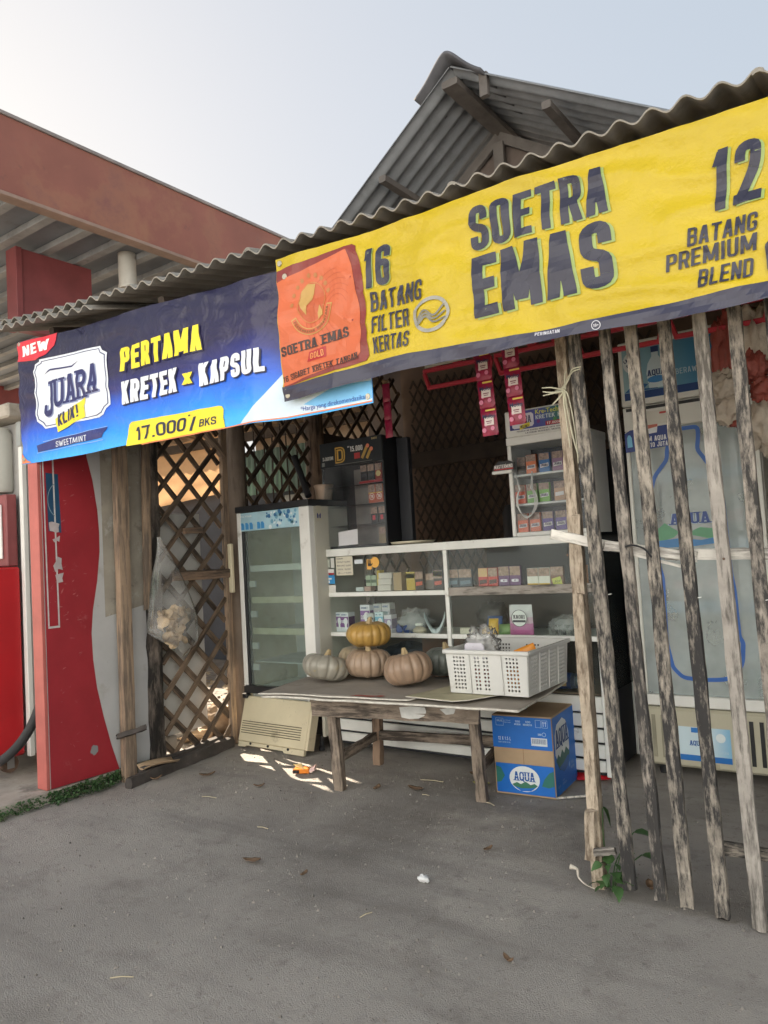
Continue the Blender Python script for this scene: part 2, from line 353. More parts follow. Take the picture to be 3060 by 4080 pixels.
M_RED = mat('faded_red_steel', (0.27, 0.100, 0.072), 0.55, 0.15, 1.6, bump=0.1, bsc=30, dirt=[((0.35, 0.165, 0.095), 0.52, 1.3), ((0.21, 0.08, 0.072), 0.45, 2.6), ((0.15, 0.07, 0.06), 0.22, 9)])
M_REDD = mat('dull_red_paint', (0.22, 0.055, 0.058), 0.5, 0.15, 4)
M_STEEL = mat('dull_ceiling_steel', (0.17, 0.19, 0.22), 0.55, 0.2, 2, dirt=((0.12, 0.12, 0.13), 0.4, 3))
M_PALE = mat('flaking_pale_paint', (0.27, 0.275, 0.28), 0.7, 0.2, 6, dirt=((0.18, 0.18, 0.19), 0.42, 9))
M_W_BROWN = mat('brown_timber', (0.26, 0.175, 0.12), 0.8, 0.25, 5, st=(1, 1, 0.08), bump=0.5, bsc=70, grain=((0.05, 0.036, 0.028), 0.42, 26))
M_W_TAN = mat('tan_timber', (0.34, 0.245, 0.17), 0.8, 0.22, 5, st=(1, 1, 0.08), bump=0.6, bsc=60, grain=((0.15, 0.115, 0.09), 0.44, 45))
M_W_BARK = mat('rotten_bark_timber', (0.19, 0.155, 0.13), 0.95, 0.4, 9, st=(1, 1, 0.25), bump=1.0, bsc=40, grain=((0.02, 0.017, 0.015), 0.55, 14), bdist=0.01)
M_W_CHAR = mat('charred_timber', (0.29, 0.255, 0.215), 0.85, 0.35, 18, st=(1, 1, 0.22), bump=1.0, bsc=70, grain=((0.032, 0.030, 0.030), 0.57, 62, 2.2), bdist=0.006)
M_W_CHAR2 = mat('half_charred_timber', (0.29, 0.255, 0.22), 0.85, 0.35, 18, st=(1, 1, 0.22), bump=1.0, bsc=70, grain=((0.04, 0.037, 0.036), 0.52, 62, 2.2), bdist=0.006)
M_W_GREY = mat('grey_weathered_timber', (0.34, 0.31, 0.28), 0.85, 0.22, 12, st=(1, 1, 0.14), bump=0.9, bsc=70, grain=((0.10, 0.09, 0.08), 0.40, 55, 2.0))
M_W_POST = mat('hewn_post_timber', (0.44, 0.365, 0.285), 0.85, 0.25, 14, st=(1, 1, 0.22), bump=1.0, bsc=60, grain=((0.16, 0.12, 0.085), 0.44, 60, 2.0), bdist=0.006)
M_W_TABLE = mat('brown_weathered_timber', (0.27, 0.215, 0.17), 0.85, 0.3, 10, st=(1, 1, 0.14), bump=0.9, bsc=70, grain=((0.06, 0.047, 0.038), 0.46, 45, 2.4))
M_W_WHITE = mat('bleached_lath', (0.68, 0.65, 0.60), 0.85, 0.12, 9, st=(1, 1, 0.1), bump=0.8, bsc=60, grain=((0.26, 0.24, 0.22), 0.36, 50))
M_W_LATT = mat('dark_brown_lath', (0.18, 0.125, 0.085), 0.8, 0.3, 7, st=(1, 1, 0.1), bump=0.5, bsc=50, grain=((0.035, 0.026, 0.02), 0.45, 24))
M_W_GABLE = mat('grey_brown_timber', (0.13, 0.115, 0.105), 0.85, 0.25, 6, st=(1, 1, 0.1), bump=0.4, bsc=40)
M_W_DARK = mat('old_dark_timber', (0.06, 0.045, 0.036), 0.85, 0.3, 6, st=(1, 1, 0.1), bump=0.4, bsc=40)
M_W_SILL = mat('mouldy_dark_timber', (0.07, 0.06, 0.055), 0.9, 0.4, 9, bump=0.6, bsc=40, dirt=((0.18, 0.16, 0.14), 0.35, 9))
M_PLY = mat('brown_plywood', (0.17, 0.12, 0.085), 0.75, 0.2, 2.5, bump=0.1, bsc=20)
M_CREAM = mat('yellowed_cream_plastic', (0.66, 0.59, 0.42), 0.5, 0.08, 4, dirt=[((0.20, 0.16, 0.10), 0.38, 5), ((0.10, 0.08, 0.05), 0.22, 30)])
M_WHITEM = mat('white_enamel', (0.78, 0.78, 0.75), 0.4, 0.06, 4, dirt=((0.35, 0.33, 0.29), 0.30, 5))
M_ALU = mat('white_aluminium', (0.76, 0.77, 0.74), 0.42, 0.08, 6, dirt=((0.28, 0.26, 0.22), 0.32, 8))
M_BLACK = mat('black_plastic', (0.016, 0.017, 0.02), 0.45, 0.2, 5)
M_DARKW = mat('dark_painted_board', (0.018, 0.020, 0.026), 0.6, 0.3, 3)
M_GREYP = mat('grey_plastic', (0.25, 0.25, 0.25), 0.5, 0.1, 5)
M_RUST = mat('rusty_steel', (0.14, 0.085, 0.06), 0.8, 0.4, 20, bump=0.4, bsc=80)
M_CARD = mat('brown_cardboard', (0.42, 0.30, 0.19), 0.85, 0.10, 6, bump=0.1, bsc=60)
M_LEAFDRY = mat('dry_leaf', (0.16, 0.10, 0.06), 0.85, 0.35, 30, bump=0.3, bsc=60)
M_LEAF = mat('green_leaf', (0.065, 0.14, 0.045), 0.5, 0.3, 25, bump=0.3, bsc=50, transl=0.25)
M_STRAW = mat('pale_straw', (0.42, 0.36, 0.25), 0.8, 0.2, 30)
M_FILM = glass('clear_film', (0.96, 0.96, 0.96), 1.3, 0.20, (0.85, 0.84, 0.82), 0.9, 0.15)
M_BAGC = glass('crinkled_clear_film', (0.95, 0.95, 0.95), 1.15, 0.30, (0.85, 0.85, 0.85), 0.9, 0.2)
M_PANE = glass('showcase_glass', (0.95, 0.98, 0.97), 1.22, 0.035, (0.6, 0.66, 0.64), 0.8)
M_PANE2 = glass('fridge_glass', (0.86, 0.92, 0.90), 1.25, 0.15, (0.55, 0.60, 0.57), 0.4)  # pale haze puts the reflected sky into the glass colour
M_ACRYL = glass('acrylic', (0.94, 0.96, 0.97), 1.22, 0.06, (0.5, 0.52, 0.55), 0.8, 0.05)

def gradmat(name, stops, direction, length, nscale, namt, rough=0.4, bump=0.25, bsc=9, transl=0.0):
    """printed colour gradient along a direction in object space (the print, not light)"""
    m = bpy.data.materials.new(name); m.use_nodes = True; n = m.node_tree; N = n.nodes; L = n.links.new; p = N['Principled BSDF']
    p.inputs['Roughness'].default_value = rough
    tc = N.new('ShaderNodeTexCoord'); d = N.new('ShaderNodeVectorMath'); d.operation = 'DOT_PRODUCT'; L(tc.outputs['Object'], d.inputs[0])
    dv = Vector(direction).normalized(); d.inputs[1].default_value = dv
    nz = N.new('ShaderNodeTexNoise'); nz.inputs['Scale'].default_value = nscale; nz.inputs['Detail'].default_value = 2; L(tc.outputs['Object'], nz.inputs['Vector'])
    a = N.new('ShaderNodeMath'); a.operation = 'MULTIPLY_ADD'; L(nz.outputs['Fac'], a.inputs[0]); a.inputs[1].default_value = namt; L(d.outputs['Value'], a.inputs[2])
    s = N.new('ShaderNodeMapRange'); s.inputs['From Min'].default_value = namt * .5; s.inputs['From Max'].default_value = length + namt * .5; L(a.outputs[0], s.inputs['Value'])
    cr = N.new('ShaderNodeValToRGB'); e = cr.color_ramp.elements
    e[0].position = stops[0][0]; e[0].color = (*stops[0][1], 1); e[1].position = stops[-1][0]; e[1].color = (*stops[-1][1], 1)
    for q in stops[1:-1]: k = e.new(q[0]); k.color = (*q[1], 1)
    L(s.outputs[0], cr.inputs[0]); L(cr.outputs[0], p.inputs['Base Color'])
    n2 = N.new('ShaderNodeTexNoise'); n2.inputs['Scale'].default_value = bsc; n2.inputs['Detail'].default_value = 4; n2.inputs['Distortion'].default_value = 1.2; L(tc.outputs['Object'], n2.inputs['Vector'])
    b = N.new('ShaderNodeBump'); b.inputs['Strength'].default_value = bump; b.inputs['Distance'].default_value = 0.02; L(n2.outputs['Fac'], b.inputs['Height']); L(b.outputs[0], p.inputs['Normal'])
    if transl:
        tr = N.new('ShaderNodeBsdfTranslucent'); L(cr.outputs[0], tr.inputs['Color']); ms = N.new('ShaderNodeMixShader'); ms.inputs[0].default_value = transl
        L(p.outputs[0], ms.inputs[1]); L(tr.outputs[0], ms.inputs[2]); L(ms.outputs[0], N['Material Output'].inputs['Surface'])
    return m

# ------------------------------------------------------------------ ground, slab
def gz(x, y):
    v = Vector((x, y, 0))
    return 0.012 * noise.noise(v * 1.1) + 0.006 * noise.noise(v * 4.3) + 0.0035 * noise.noise(v * 14) - 0.004
def lines(a, b, step, far):
    xs = [-far, -120, -50, -25, -14, -9]; xs = [q for q in xs if q < a - .2]
    k = int((b - a) / step); xs += [a + i * step for i in range(k + 1)]
    return xs + [q for q in (3.5, 6, 9, 14, 25, 50, 120, far) if q > b + .2]
gx = lines(-6.4, 1.4, 0.045, 400); gy = lines(0.3, 5.6, 0.045, 400)
mb = MB()
vs = [(x, y, gz(x, y) if -6.3 < x < 1.3 and .4 < y < 5.5 else -0.004) for y in gy for x in gx]
nx = len(gx)
mb.add(vs, [(j * nx + i, j * nx + i + 1, (j + 1) * nx + i + 1, (j + 1) * nx + i) for j in range(len(gy) - 1) for i in range(nx - 1)])
ground = single('ground', mb, M_ASPH, kind='structure', smooth=True)
# raised concrete slab of the fuel station, kerb edge worn
mb = MB(); edge = []
for i in range(46):
    y = -6 + i * (9.06 / 45)
    edge.append((-3.845 - 0.025 * max(0, y - 2.0) + 0.012 * noise.noise(Vector((y * 5, 0, 0))), y))
top = [(x, y, 0.052 + 0.004 * noise.noise(Vector((x * 4, y * 4, 1)))) for x, y in edge]
n = len(edge)
vs = [(-60, y, 0.055) for x, y in edge] + top + [(x + 0.012, y, -0.03) for x, y in edge]
fs = [(i, i + 1, n + i + 1, n + i) for i in range(n - 1)] + [(n + i, n + i + 1, 2 * n + i + 1, 2 * n + i) for i in range(n - 1)]
fs += [(n - 1, 2 * n - 1, 3 * n - 1)]
mb.add(vs, fs); single('forecourt_pavement', mb, M_CONC, kind='structure')

# ------------------------------------------------------------------ corrugated sheets
def corr(mb, P0, U, V, wave, amp, th=0.006, ph=0.0, nv=2, sag=0.0):
    """sheet from P0, waves along U, ribs along V"""
    P0, U, V = Vector(P0), Vector(U), Vector(V); N_ = U.cross(V).normalized()
    if N_.z < 0: N_ = -N_
    k = max(8, int(U.length / wave * 10)); top = []; bot = []
    for j in range(nv + 1):
        for i in range(k + 1):
            s = i / k; h = amp * math.sin(2 * PI * (s * U.length / wave) + ph)
            p = P0 + U * s + V * (j / nv) + N_ * (h + sag * math.sin(PI * s))
            top.append(p + N_ * th / 2); bot.append(p - N_ * th / 2)
    m = (k + 1) * (nv + 1); fs = []
    for j in range(nv):
        for i in range(k):
            a = j * (k + 1) + i; b = a + 1; d = a + k + 1; e = d + 1
            fs += [(a, b, e, d), (m + a, m + d, m + e, m + b)]
    for i in range(k): fs += [(i, m + i, m + i + 1, i + 1), (nv * (k + 1) + i, nv * (k + 1) + i + 1, m + nv * (k + 1) + i + 1, m + nv * (k + 1) + i)]
    for j in range(nv):
        a = j * (k + 1); d = a + k + 1; fs += [(a, d, m + d, m + a), (a + k, m + a + k, m + d + k, d + k)]
    mb.add(top + bot, fs)
def Yf(x): return 2.2 + 0.036 * (x + 4.0)

# ------------------------------------------------------------------ shop roof
roof = T('shop_roof', (-1.6, 2.6, 2.5), 'low corrugated grey sheet roof over the shop, its wavy eave above the banners', 'roof')
EAVE = [(-4.165, 2.63), (-3.46, 2.574), (-2.876, 2.54), (-2.38, 2.516), (-2.02, 2.5), (-1.37, 2.477), (-.9, 2.47), (-.54, 2.484), (-.25, 2.482), (1.2, 2.48)]
def ez(x):
    for (a, za), (b, zb) in zip(EAVE, EAVE[1:]):
        if x <= b: return za + (zb - za) * (x - a) / (b - a)
    return EAVE[-1][1]
sl = Vector((0, 4.1, 0.86)); x = -4.17; i = 0
while x < 1.0:
    x1 = x + 0.97
    P = Vector((x, Yf(x) - .035, ez(x) - .012 + (0.006 if i % 2 else 0))); Q = Vector((x1 + .03, Yf(x1) - .035, ez(x1) - .012 + (0.006 if i % 2 else 0)))
    mb = MB(); corr(mb, P, Q - P, sl + Vector((0, 0, random.uniform(-.01, .01))), 0.097, 0.0135, 0.006, ph=(x + 4.17) / .097 * 2 * PI + 0.6, sag=random.uniform(-.006, .004))
    roof.add('roof_sheet', mb, M_ASB, ang=50); x = x1; i += 1
mb = MB(); corr(mb, (-4.19, 2.115, 2.575), (0.95, 0.05, -0.075), (0, .8, .2), 0.097, 0.013, 0.006)
roof.add('lower_sheet', mb, M_ASB, ang=50, label='second sheet tucked under the left end of the eave')
roof.beam('eave_purlin', (-4.0, 2.36, 2.47), (1.0, 2.52, 2.40), .05, .06, M_W_DARK)
for xx in (-3.85, -2.9, -1.95, -1.02, -.1): roof.beam('rafter', (xx, 2.32, ez(xx) - .075), (xx, 6.2, ez(xx) + .74), .045, .07, M_W_DARK)
for yy in (3.3, 4.2, 5.2): roof.beam('purlin', (-4.0, yy, 2.62 + .21 * (yy - 2.3) - .1), (1.0, yy, 2.49 + .21 * (yy - 2.3) - .1), .05, .05, M_W_DARK)

# ------------------------------------------------------------------ house with the gable behind
hs = T('gabled_house', (-2.7, 7.0, 0), 'house behind the shop with grey corrugated gable roof and wooden rafters', 'house')
PK = Vector((-2.70, 5.0, 4.93)); LL = Vector((-1.75, 0, -1.27)); RR = Vector((1.85, 0, -1.16))
for nm, D in (('left', LL), ('right', RR)):
    for j in range(5):
        mb = MB(); corr(mb, PK + Vector((0, .90 * j, .003 * (j % 2))), (0, .93, 0), D, 0.15, 0.022, 0.008, nv=1, ph=.4)
        hs.add('roof_sheet', mb, M_ASB2, ang=50)
# ridge tiles: rounded caps, the front one upturned
for j in range(5):
    mb = MB(); y0 = 4.93 + .8 * j
    def rc(u, v, y0=y0, j=j):
        a = (u - .5) * 2; wdt = .30; hgt = .085
        prof = hgt * math.exp(-(a * 1.9) ** 2) - (math.sqrt(a * a + .03) - .17) * wdt * .60
        lift = 0.03 * max(0, 1 - v * 3) if j == 0 else 0.0
        return (-2.70 + a * wdt, y0 + v * .84, 4.912 + prof + lift * math.exp(-(a * 1.5) ** 2) + (.012 if j % 2 else 0))
    mb.grid(rc, 24, 6); o = hs.add('ridge_cap', mb, mat('dark_ridge_cap', (0.10, 0.10, 0.11), .85, .25, 6, bump=.3), smooth=True)
    md = o.modifiers.new('thick', 'SOLIDIFY'); md.thickness = .022
hs.beam('ridge_beam', (-2.70, 4.98, 4.80), (-2.70, 9.0, 4.80), .06, .14, M_W_GABLE)
for t in (.42, .78):
    hs.beam('purlin', PK + LL * t + Vector((0.03, .02, -.10)), PK + LL * t + Vector((.03, 4.0, -.10)), .06, .07, M_W_GABLE)
    hs.beam('purlin', PK + RR * t + Vector((-.03, .02, -.10)), PK + RR * t + Vector((-.03, 4.0, -.10)), .06, .07, M_W_GABLE)
hs.beam('hanging_block', (-2.43, 5.03, 4.78), (-2.43, 5.03, 4.60), .07, .05, M_W_GABLE)
gy0 = 5.85
wall = [(-4.3, gy0, 0), (-1.1, gy0, 0), (-1.1, gy0, 3.62), (-2.70, gy0, 4.70), (-4.3, gy0, 3.55)]
hs.add('gable_wall', MB().prism(wall, (0, .1, 0)), mat('brown_gable_board', (0.13, 0.10, 0.085), .85, .2, 3, bump=.2, bsc=20))
hs.beam('gable_rafter', (-2.70, gy0 - .04, 4.72), (-4.3, gy0 - .04, 3.57), .05, .09, M_W_GABLE, upv=(0, 0, 1))
hs.beam('gable_rafter', (-2.70, gy0 - .04, 4.72), (-1.1, gy0 - .04, 3.64), .05, .09, M_W_GABLE, upv=(0, 0, 1))
hs.beam('king_post', (-2.70, gy0 - .06, 3.3), (-2.70, gy0 - .06, 4.66), .10, .05, M_W_GABLE)
hs.beam('tie_beam', (-4.3, gy0 - .07, 3.52), (-1.1, gy0 - .07, 3.55), .06, .10, M_W_GABLE, upv=(0, 0, 1))

# ------------------------------------------------------------------ fuel station canopy
cn = T('station_canopy', (-6.03, 2.75, 0), 'fuel station canopy with wide faded red fascia beam and ribbed metal ceiling', 'canopy')
cn.box('fascia_beam', (-5.29, -5.2, 2.0, 7.2, 3.975, 4.55), M_RED, .004)
cn.box('top_trim', (-5.31, -5.185, 1.99, 7.21, 4.55, 4.578), mat('grey_capping', (.26, .23, .22), .6), .003)
cn.box('bottom_lip', (-5.30, -5.19, 1.99, 7.21, 3.945, 3.974), mat('dusty_lip', (.30, .21, .17), .7, .2, 5), .003)
for yy in (6.4,): cn.box('joint_cover', (-5.199, -5.196, yy - .012, yy + .012, 3.96, 4.55), M_RED, 0)
cn.box('ceiling', (-11.0, -5.30, 2.0, 6.6, 4.02, 4.05), M_STEEL, 0)
for k in range(20):
    yy = 2.278 + k * .3235
    if yy < 6.5: cn.box('ceiling_rib', (-11.0, -5.31, yy - .04, yy + .04, 3.965, 4.019), M_PALE, .003)
cn.box('far_beam', (-11.15, -10.95, 2.0, 6.7, 3.72, 4.3), M_REDD, .004)
cn.box('haunch', (-6.09, -6.0, 3.36, 4.02, 3.25, 3.954), M_REDD, .004)
cn.box('haunch_flange', (-6.14, -5.98, 3.30, 3.355, 3.25, 3.954), M_REDD, .004)
cn.box('column', (-6.18, -5.92, 2.35, 2.61, 0, 4.018), M_REDD, .005)
cn.add('downpipe', MB().lathe([(.078, 3.70), (.083, 3.70), (.083, 3.73), (.078, 3.735), (.078, 4.02)], 24, (-5.62, 4.13, 0)), mat('pale_pvc', (.55, .53, .48), .5, .1, 5), smooth=False, ang=30)
# unseen building added past the left edge to keep the sun off the yard
sb = T('sun_blocker_building', (-10.2, 3.2, 0), 'added plain rendered building out of view at left, blocking the sun', 'building')
sb.box('wall', (-11.4, -9.0, 2.3, 4.22, 0, 5.6), mat('pale_render', (.55, .53, .48), .9, .1, 2), .02)
sb.box('roof_slab', (-11.7, -8.85, 2.1, 4.25, 5.6, 5.8), M_CONC, .02)
sb.box('door', (-8.998, -8.96, 2.6, 3.4, .055, 2.2), M_REDD, .01)
for yy in (2.8,):
    f = sb.box('window', (-8.998, -8.95, yy, yy + 1.2, 3.0, 4.2), M_ALU, .01); sb.box('pane', (-8.949, -8.944, yy + .08, yy + 1.12, 3.08, 4.12), M_PANE, 0, parent=f)

# unseen pale blue building, added behind the viewer to bounce sun into the shop
ob = T('reflector_building', (0.5, -6.6, 0), 'added unseen pale blue building behind the viewer, reflecting sun into the shop', 'building', rotz=R(20), local=True)
ob.box('wall', (-13, 12, -6, 0, 0, 8.2), mat('pale_blue_render', (.69, .78, .89), .9, .05, 2), .02)
ob.box('parapet', (-13.1, 12.1, -6.1, .1, 8.2, 8.6), M_CONC, .02)
for k in range(6):
    for z in (1.1, 4.4):
        f = ob.box('window', (-10.5 + k * 4, -9.3 + k * 4, .001, .05, z, z + 1.3), M_W_BROWN, .01); ob.box('pane', (-10.42 + k * 4, -9.38 + k * 4, .051, .056, z + .08, z + 1.22), M_DARKW, 0, parent=f)

# ------------------------------------------------------------------ banners
class Banner:
    def __init__(s, seed, lift, amp): s.sd = seed; s.lift = lift; s.amp = amp
    def wr(s, x, z):
        v = Vector((x * 1.0, z * 1.0, s.sd)); a = s.amp
        h = .012 * noise.noise(Vector((x * 1.7, z * 1.0, s.sd))) + .006 * noise.noise(Vector((x * 4 + z * 2.5, z * 1.2 - x * .4, s.sd + 3)))
        r = noise.noise(Vector((x * 3 + z * 9, z * 4.5 - x * 2.2, s.sd + 9)))
        h += .006 * (1 - abs(r) * 2.2 if abs(r) < .45 else 0)
        r2 = noise.noise(Vector((x * 10 - z * 4, z * 3.0 + x * 2, s.sd + 19)))
        h += .0018 * (1 - abs(r2) * 3 if abs(r2) < .33 else 0)
        k = max(0, min(1, (x + 2.25) / .15)) if s.lift < 0 else 0       # pulled flat where the other banner lies over it
        return a * (1 - .88 * k) * (h - .003) + s.lift - .03 * k
    def P(s, x, z, d=0.0): return Vector((x, Yf(x) - s.wr(x, z) - d, z))
    def print(s, ps, d=.0022, cut=.017):
        """ink polygons in (X, Z) laid on the rippled sheet"""
        bm = bmesh.new()
        for q in ps:
            try: bm.faces.new([bm.verts.new((x, l * LAY, z)) for x, z, l in q])
            except ValueError: pass
        if bm.verts:
            x0 = min(v.co.x for v in bm.verts); x1 = max(v.co.x for v in bm.verts); z0 = min(v.co.z for v in bm.verts); z1 = max(v.co.z for v in bm.verts)
            k = math.ceil(x0 / cut) * cut
            while k < x1:
                bmesh.ops.bisect_plane(bm, geom=bm.verts[:] + bm.edges[:] + bm.faces[:], plane_co=(k, 0, 0), plane_no=(1, 0, 0), dist=1e-6); k += cut
            k = math.ceil(z0 / cut) * cut
            while k < z1:
                bmesh.ops.bisect_plane(bm, geom=bm.verts[:] + bm.edges[:] + bm.faces[:], plane_co=(0, 0, k), plane_no=(0, 0, 1), dist=1e-6); k += cut
        mb = MB(); bm.verts.index_update()
        mb.v = [tuple(s.P(v.co.x, v.co.z, d * 1.25 + v.co.y)) for v in bm.verts]; mb.f = [tuple(v.index for v in f.verts) for f in bm.faces]
        bm.free(); return mb
def lerp(a, b, t): return a + (b - a) * t
def P2(*pts): return [[(x, z, 0) for x, z in pts]]

# blue banner
bb = Banner(3.1, -0.010, 1.5)
BT = T('blue_banner', (-2.84, 2.24, 1.80), 'dark blue vinyl banner with white badge and yellow price tag under the eave', 'banner')
def bfun(u, v):
    x = lerp(-3.993, -1.677, u); z0 = lerp(1.806, 1.782, u) - .006 * math.sin(PI * u * 3) ; z1 = lerp(2.486, 2.402, u) - .010 * math.sin(PI * ((u * 2.3) % 1))
    return bb.P(x, lerp(z0, z1, v))
M_BLUEB = gradmat('blue_banner_print', [(0, c(70, 178, 250)), (.14, c(44, 140, 242)), (.30, c(44, 96, 214)), (.42, c(44, 48, 120)), (.56, c(36, 30, 70)), (1, c(27, 25, 56))], (-.03, 0, 1), .66, 2.2, .16, .34, .5, 9)
BT.add('sheet', MB().grid(bfun, 150, 46), M_BLUEB, smooth=True)
YEL = (238, 218, 52)
def bp(name, ps, col, d=.0022, rough=.42): return BT.add(name, bb.print(ps, d), pr(*col, rough))
bp('orange_hem', P2((-3.99, 1.809), (-3.90, 1.807), (-3.945, 1.822), (-3.992, 1.868)), (225, 130, 85))
bp('orange_edge', rect(-3.0, -1.68, 1.787, 1.792), (225, 130, 85))
bp('pale_flash', P2((-2.34, 1.792), (-2.245, 1.87), (-2.10, 1.99), (-1.95, 1.99), (-1.679, 1.90), (-1.679, 1.79)), (205, 222, 238), .0018)
bp('ice_splash', P2((-2.02, 1.83), (-1.9, 1.80), (-1.68, 1.80), (-1.68, 1.87), (-1.85, 1.88)), (120, 190, 240), .0024)
bp('red_flag', P2((-3.99, 2.479), (-3.63, 2.465), (-3.66, 2.405), (-3.74, 2.37), (-3.83, 2.357), (-3.992, 2.375)), (212, 45, 62))
bp('new_lettering', shift(text('NEW', .235, .056, .2, .1, .55, .12), -3.945, 2.394), (240, 240, 240), .0034)
pq = [(-3.853, 2.30), (-3.845, 2.335), (-3.80, 2.343), (-3.795, 2.352), (-3.29, 2.328), (-3.278, 2.305), (-3.24, 2.285), (-3.235, 2.255), (-3.228, 2.02), (-3.255, 2.005), (-3.27, 1.975), (-3.31, 1.967), (-3.765, 1.972), (-3.785, 1.995), (-3.83, 2.02), (-3.84, 2.05)]
cxp = sum(p[0] for p in pq) / len(pq); czp = sum(p[1] for p in pq) / len(pq)
sc = lambda k: [(cxp + (a - cxp) * k, czp + (b - czp) * (k - .012)) for a, b in pq]
bp('badge', P2(*pq), (222, 228, 238))
out = sc(.955); inn = sc(.935)
bp('badge_line', [[(out[i][0], out[i][1], 0), (out[(i + 1) % 16][0], out[(i + 1) % 16][1], 0), (inn[(i + 1) % 16][0], inn[(i + 1) % 16][1], 0), (inn[i][0], inn[i][1], 0)] for i in range(16)], (40, 42, 100), .0032)
for i, (ch, dz) in enumerate(zip('JUARA', (-.022, -.004, .006, .012, .026))):
    hh = .150 if i else .185; xx = -3.765 + i * .091
    bp('badge_letter_shadow', shift(text(ch, .078, hh, .22, .1, .6, .02, True), xx + .006, 2.075 + dz - (0.02 if i == 0 else 0) - .006), (140, 150, 190), .0031)
    bp('badge_letter', shift(text(ch, .078, hh, .17, .1, .6, .02, True), xx, 2.075 + dz - (0.02 if i == 0 else 0)), (42, 44, 98), .0044)
bp('flourish', P2((-3.76, 2.262), (-3.70, 2.275), (-3.52, 2.262), (-3.46, 2.285), (-3.52, 2.270), (-3.70, 2.284)), (42, 44, 98), .0032)
bp('yellow_ribbon', P2((-3.672, 2.012), (-3.55, 2.04), (-3.421, 2.087), (-3.423, 1.985), (-3.53, 1.965), (-3.655, 1.938)), YEL, .0046)
bp('ribbon_lettering', shift(text('KLIK!', .175, .062, .19, .1, .5, .15), -3.645, 1.967, .17), (44, 44, 84), .0058)
bp('dark_stripe', P2((-3.83, 1.853), (-3.29, 1.862), (-3.25, 1.91), (-3.68, 1.905), (-3.84, 1.89)), (44, 52, 118), .0026)
bp('stripe_edge', rect(-3.84, -3.28, 1.8475, 1.8505) + P2((-3.78, 1.902), (-3.25, 1.912), (-3.25, 1.9145), (-3.78, 1.905)), (150, 185, 235), .0030)
bp('flavour_lettering', shift(text('SWEETMINT', .262, .030, .12, .14, .5), -3.676, 1.862), (220, 225, 235), .0036)
def bold_line(s, x, z, W, H, col, t=.2, cw=.46, sh=.04, shadow=(24, 22, 60), o=.007):
    bp('lettering_shadow', shift(text(s, W, H, t + .03, .05, cw, sh), x + o, z - o), shadow, .0030)
    bp('lettering', shift(text(s, W, H, t, .08, cw, sh), x, z), col, .0042)
bold_line('PERTAMA', -3.133, 2.165, .565, .117, YEL)
bold_line('KRETEK', -3.127, 2.000, .395, .112, (226, 230, 238))
bold_line('X', -2.695, 2.022, .064, .052, YEL, .26, .6)
bold_line('KAPSUL', -2.592, 1.999, .393, .104, (226, 230, 238))
bp('price_tag', P2((-3.102, 1.793), (-3.092, 1.87), (-3.08, 1.895), (-3.053, 1.905), (-2.475, 1.893), (-2.455, 1.888), (-2.446, 1.872), (-2.44, 1.792)), YEL, .0028)
bp('price_lettering', shift(text('17.000', .352, .062, .16, .07, .58, .12), -3.04, 1.812), (34, 36, 64), .0040)
bp('price_lettering', shift(text('*', .022, .02, .2, .1, .6), -2.675, 1.862) + shift(text('/', .045, .062, .13, .1, .5), -2.66, 1.805), (34, 36, 64), .0040)
bp('unit_lettering', shift(text('BKS', .105, .034, .16, .1, .6, .12), -2.594, 1.814), (34, 36, 64), .0040)
bp('footnote', shift(font('*Harga yang direkomendasikan', W=.335), -2.035, 1.797), (38, 70, 160), .0040)
M_EYE = mat('brass_eyelet', (.5, .45, .35), .35, .1, 5, metal=.8)
def eyelet(TT, b, x, z, d=.003):
    p = b.P(x, z, d); o = TT.add('eyelet', MB().lathe([(.006, -.002), (.012, -.002), (.0125, .0), (.011, .002), (.006, .002)], 14), M_EYE)
    o.data.transform(Matrix.Translation(p - Vector(TT.off)) @ Matrix.Rotation(PI / 2, 4, 'X') @ Matrix.Translation(Vector(TT.off)))
for x, z in ((-3.972, 1.832), (-1.70, 1.81), (-3.97, 2.47)): eyelet(BT, bb, x, z)

# yellow banner
yb = Banner(8.7, 0.006, 2.0)
YT = T('yellow_banner', (-.7, 2.28, 1.84), 'bright yellow vinyl banner with big black letters and an orange panel at its left end', 'banner')
def ybot(x):
    pts = ((-2.09, 1.846), (-1.7, 1.862), (-1.3, 1.868), (-.9, 1.864), (-.6, 1.852), (.7, 1.852))
    for (a, za), (b, zb) in zip(pts, pts[1:]):
        if x <= b: return lerp(za, zb, (x - a) / (b - a))
    return 1.852
def yfun(u, v):
    x = lerp(-2.083, .62, u); z0 = ybot(x) - .003 * math.sin(u * 23) + .002; z1 = lerp(2.436, 2.418, u) - .008 * abs(math.sin(u * 8))
    return yb.P(x, lerp(z0, z1, v))
M_YELB = mat('yellow_vinyl', c(200, 174, 22), .33, .09, 3, bump=.45, bsc=11, transl=.10, bdist=.02)
YT.add('sheet', MB().grid(yfun, 170, 40), M_YELB, smooth=True)
def ytop(x): return 1.90 + .022 * max(0, 1 - abs(x + 1.5) / .5) + .004 * max(0, min(1, (-.9 - x) / .4))
def yp(name, ps, col, d=.0022, rough=.38): return YT.add(name, yb.print(ps, d), pr(*col, rough))
yp('black_strip', [[(x0, ybot(x0) - .001 - .003 * math.sin((x0 + 2.083) / 2.703 * 23), 0), (x1, ybot(x1) - .001 - .003 * math.sin((x1 + 2.083) / 2.703 * 23), 0), (x1, ytop(x1), 0), (x0, ytop(x0), 0)] for x0, x1 in [(-2.083 + k * .0675, -2.083 + (k + 1) * .0675) for k in range(40)]], (52, 52, 72), .0026)
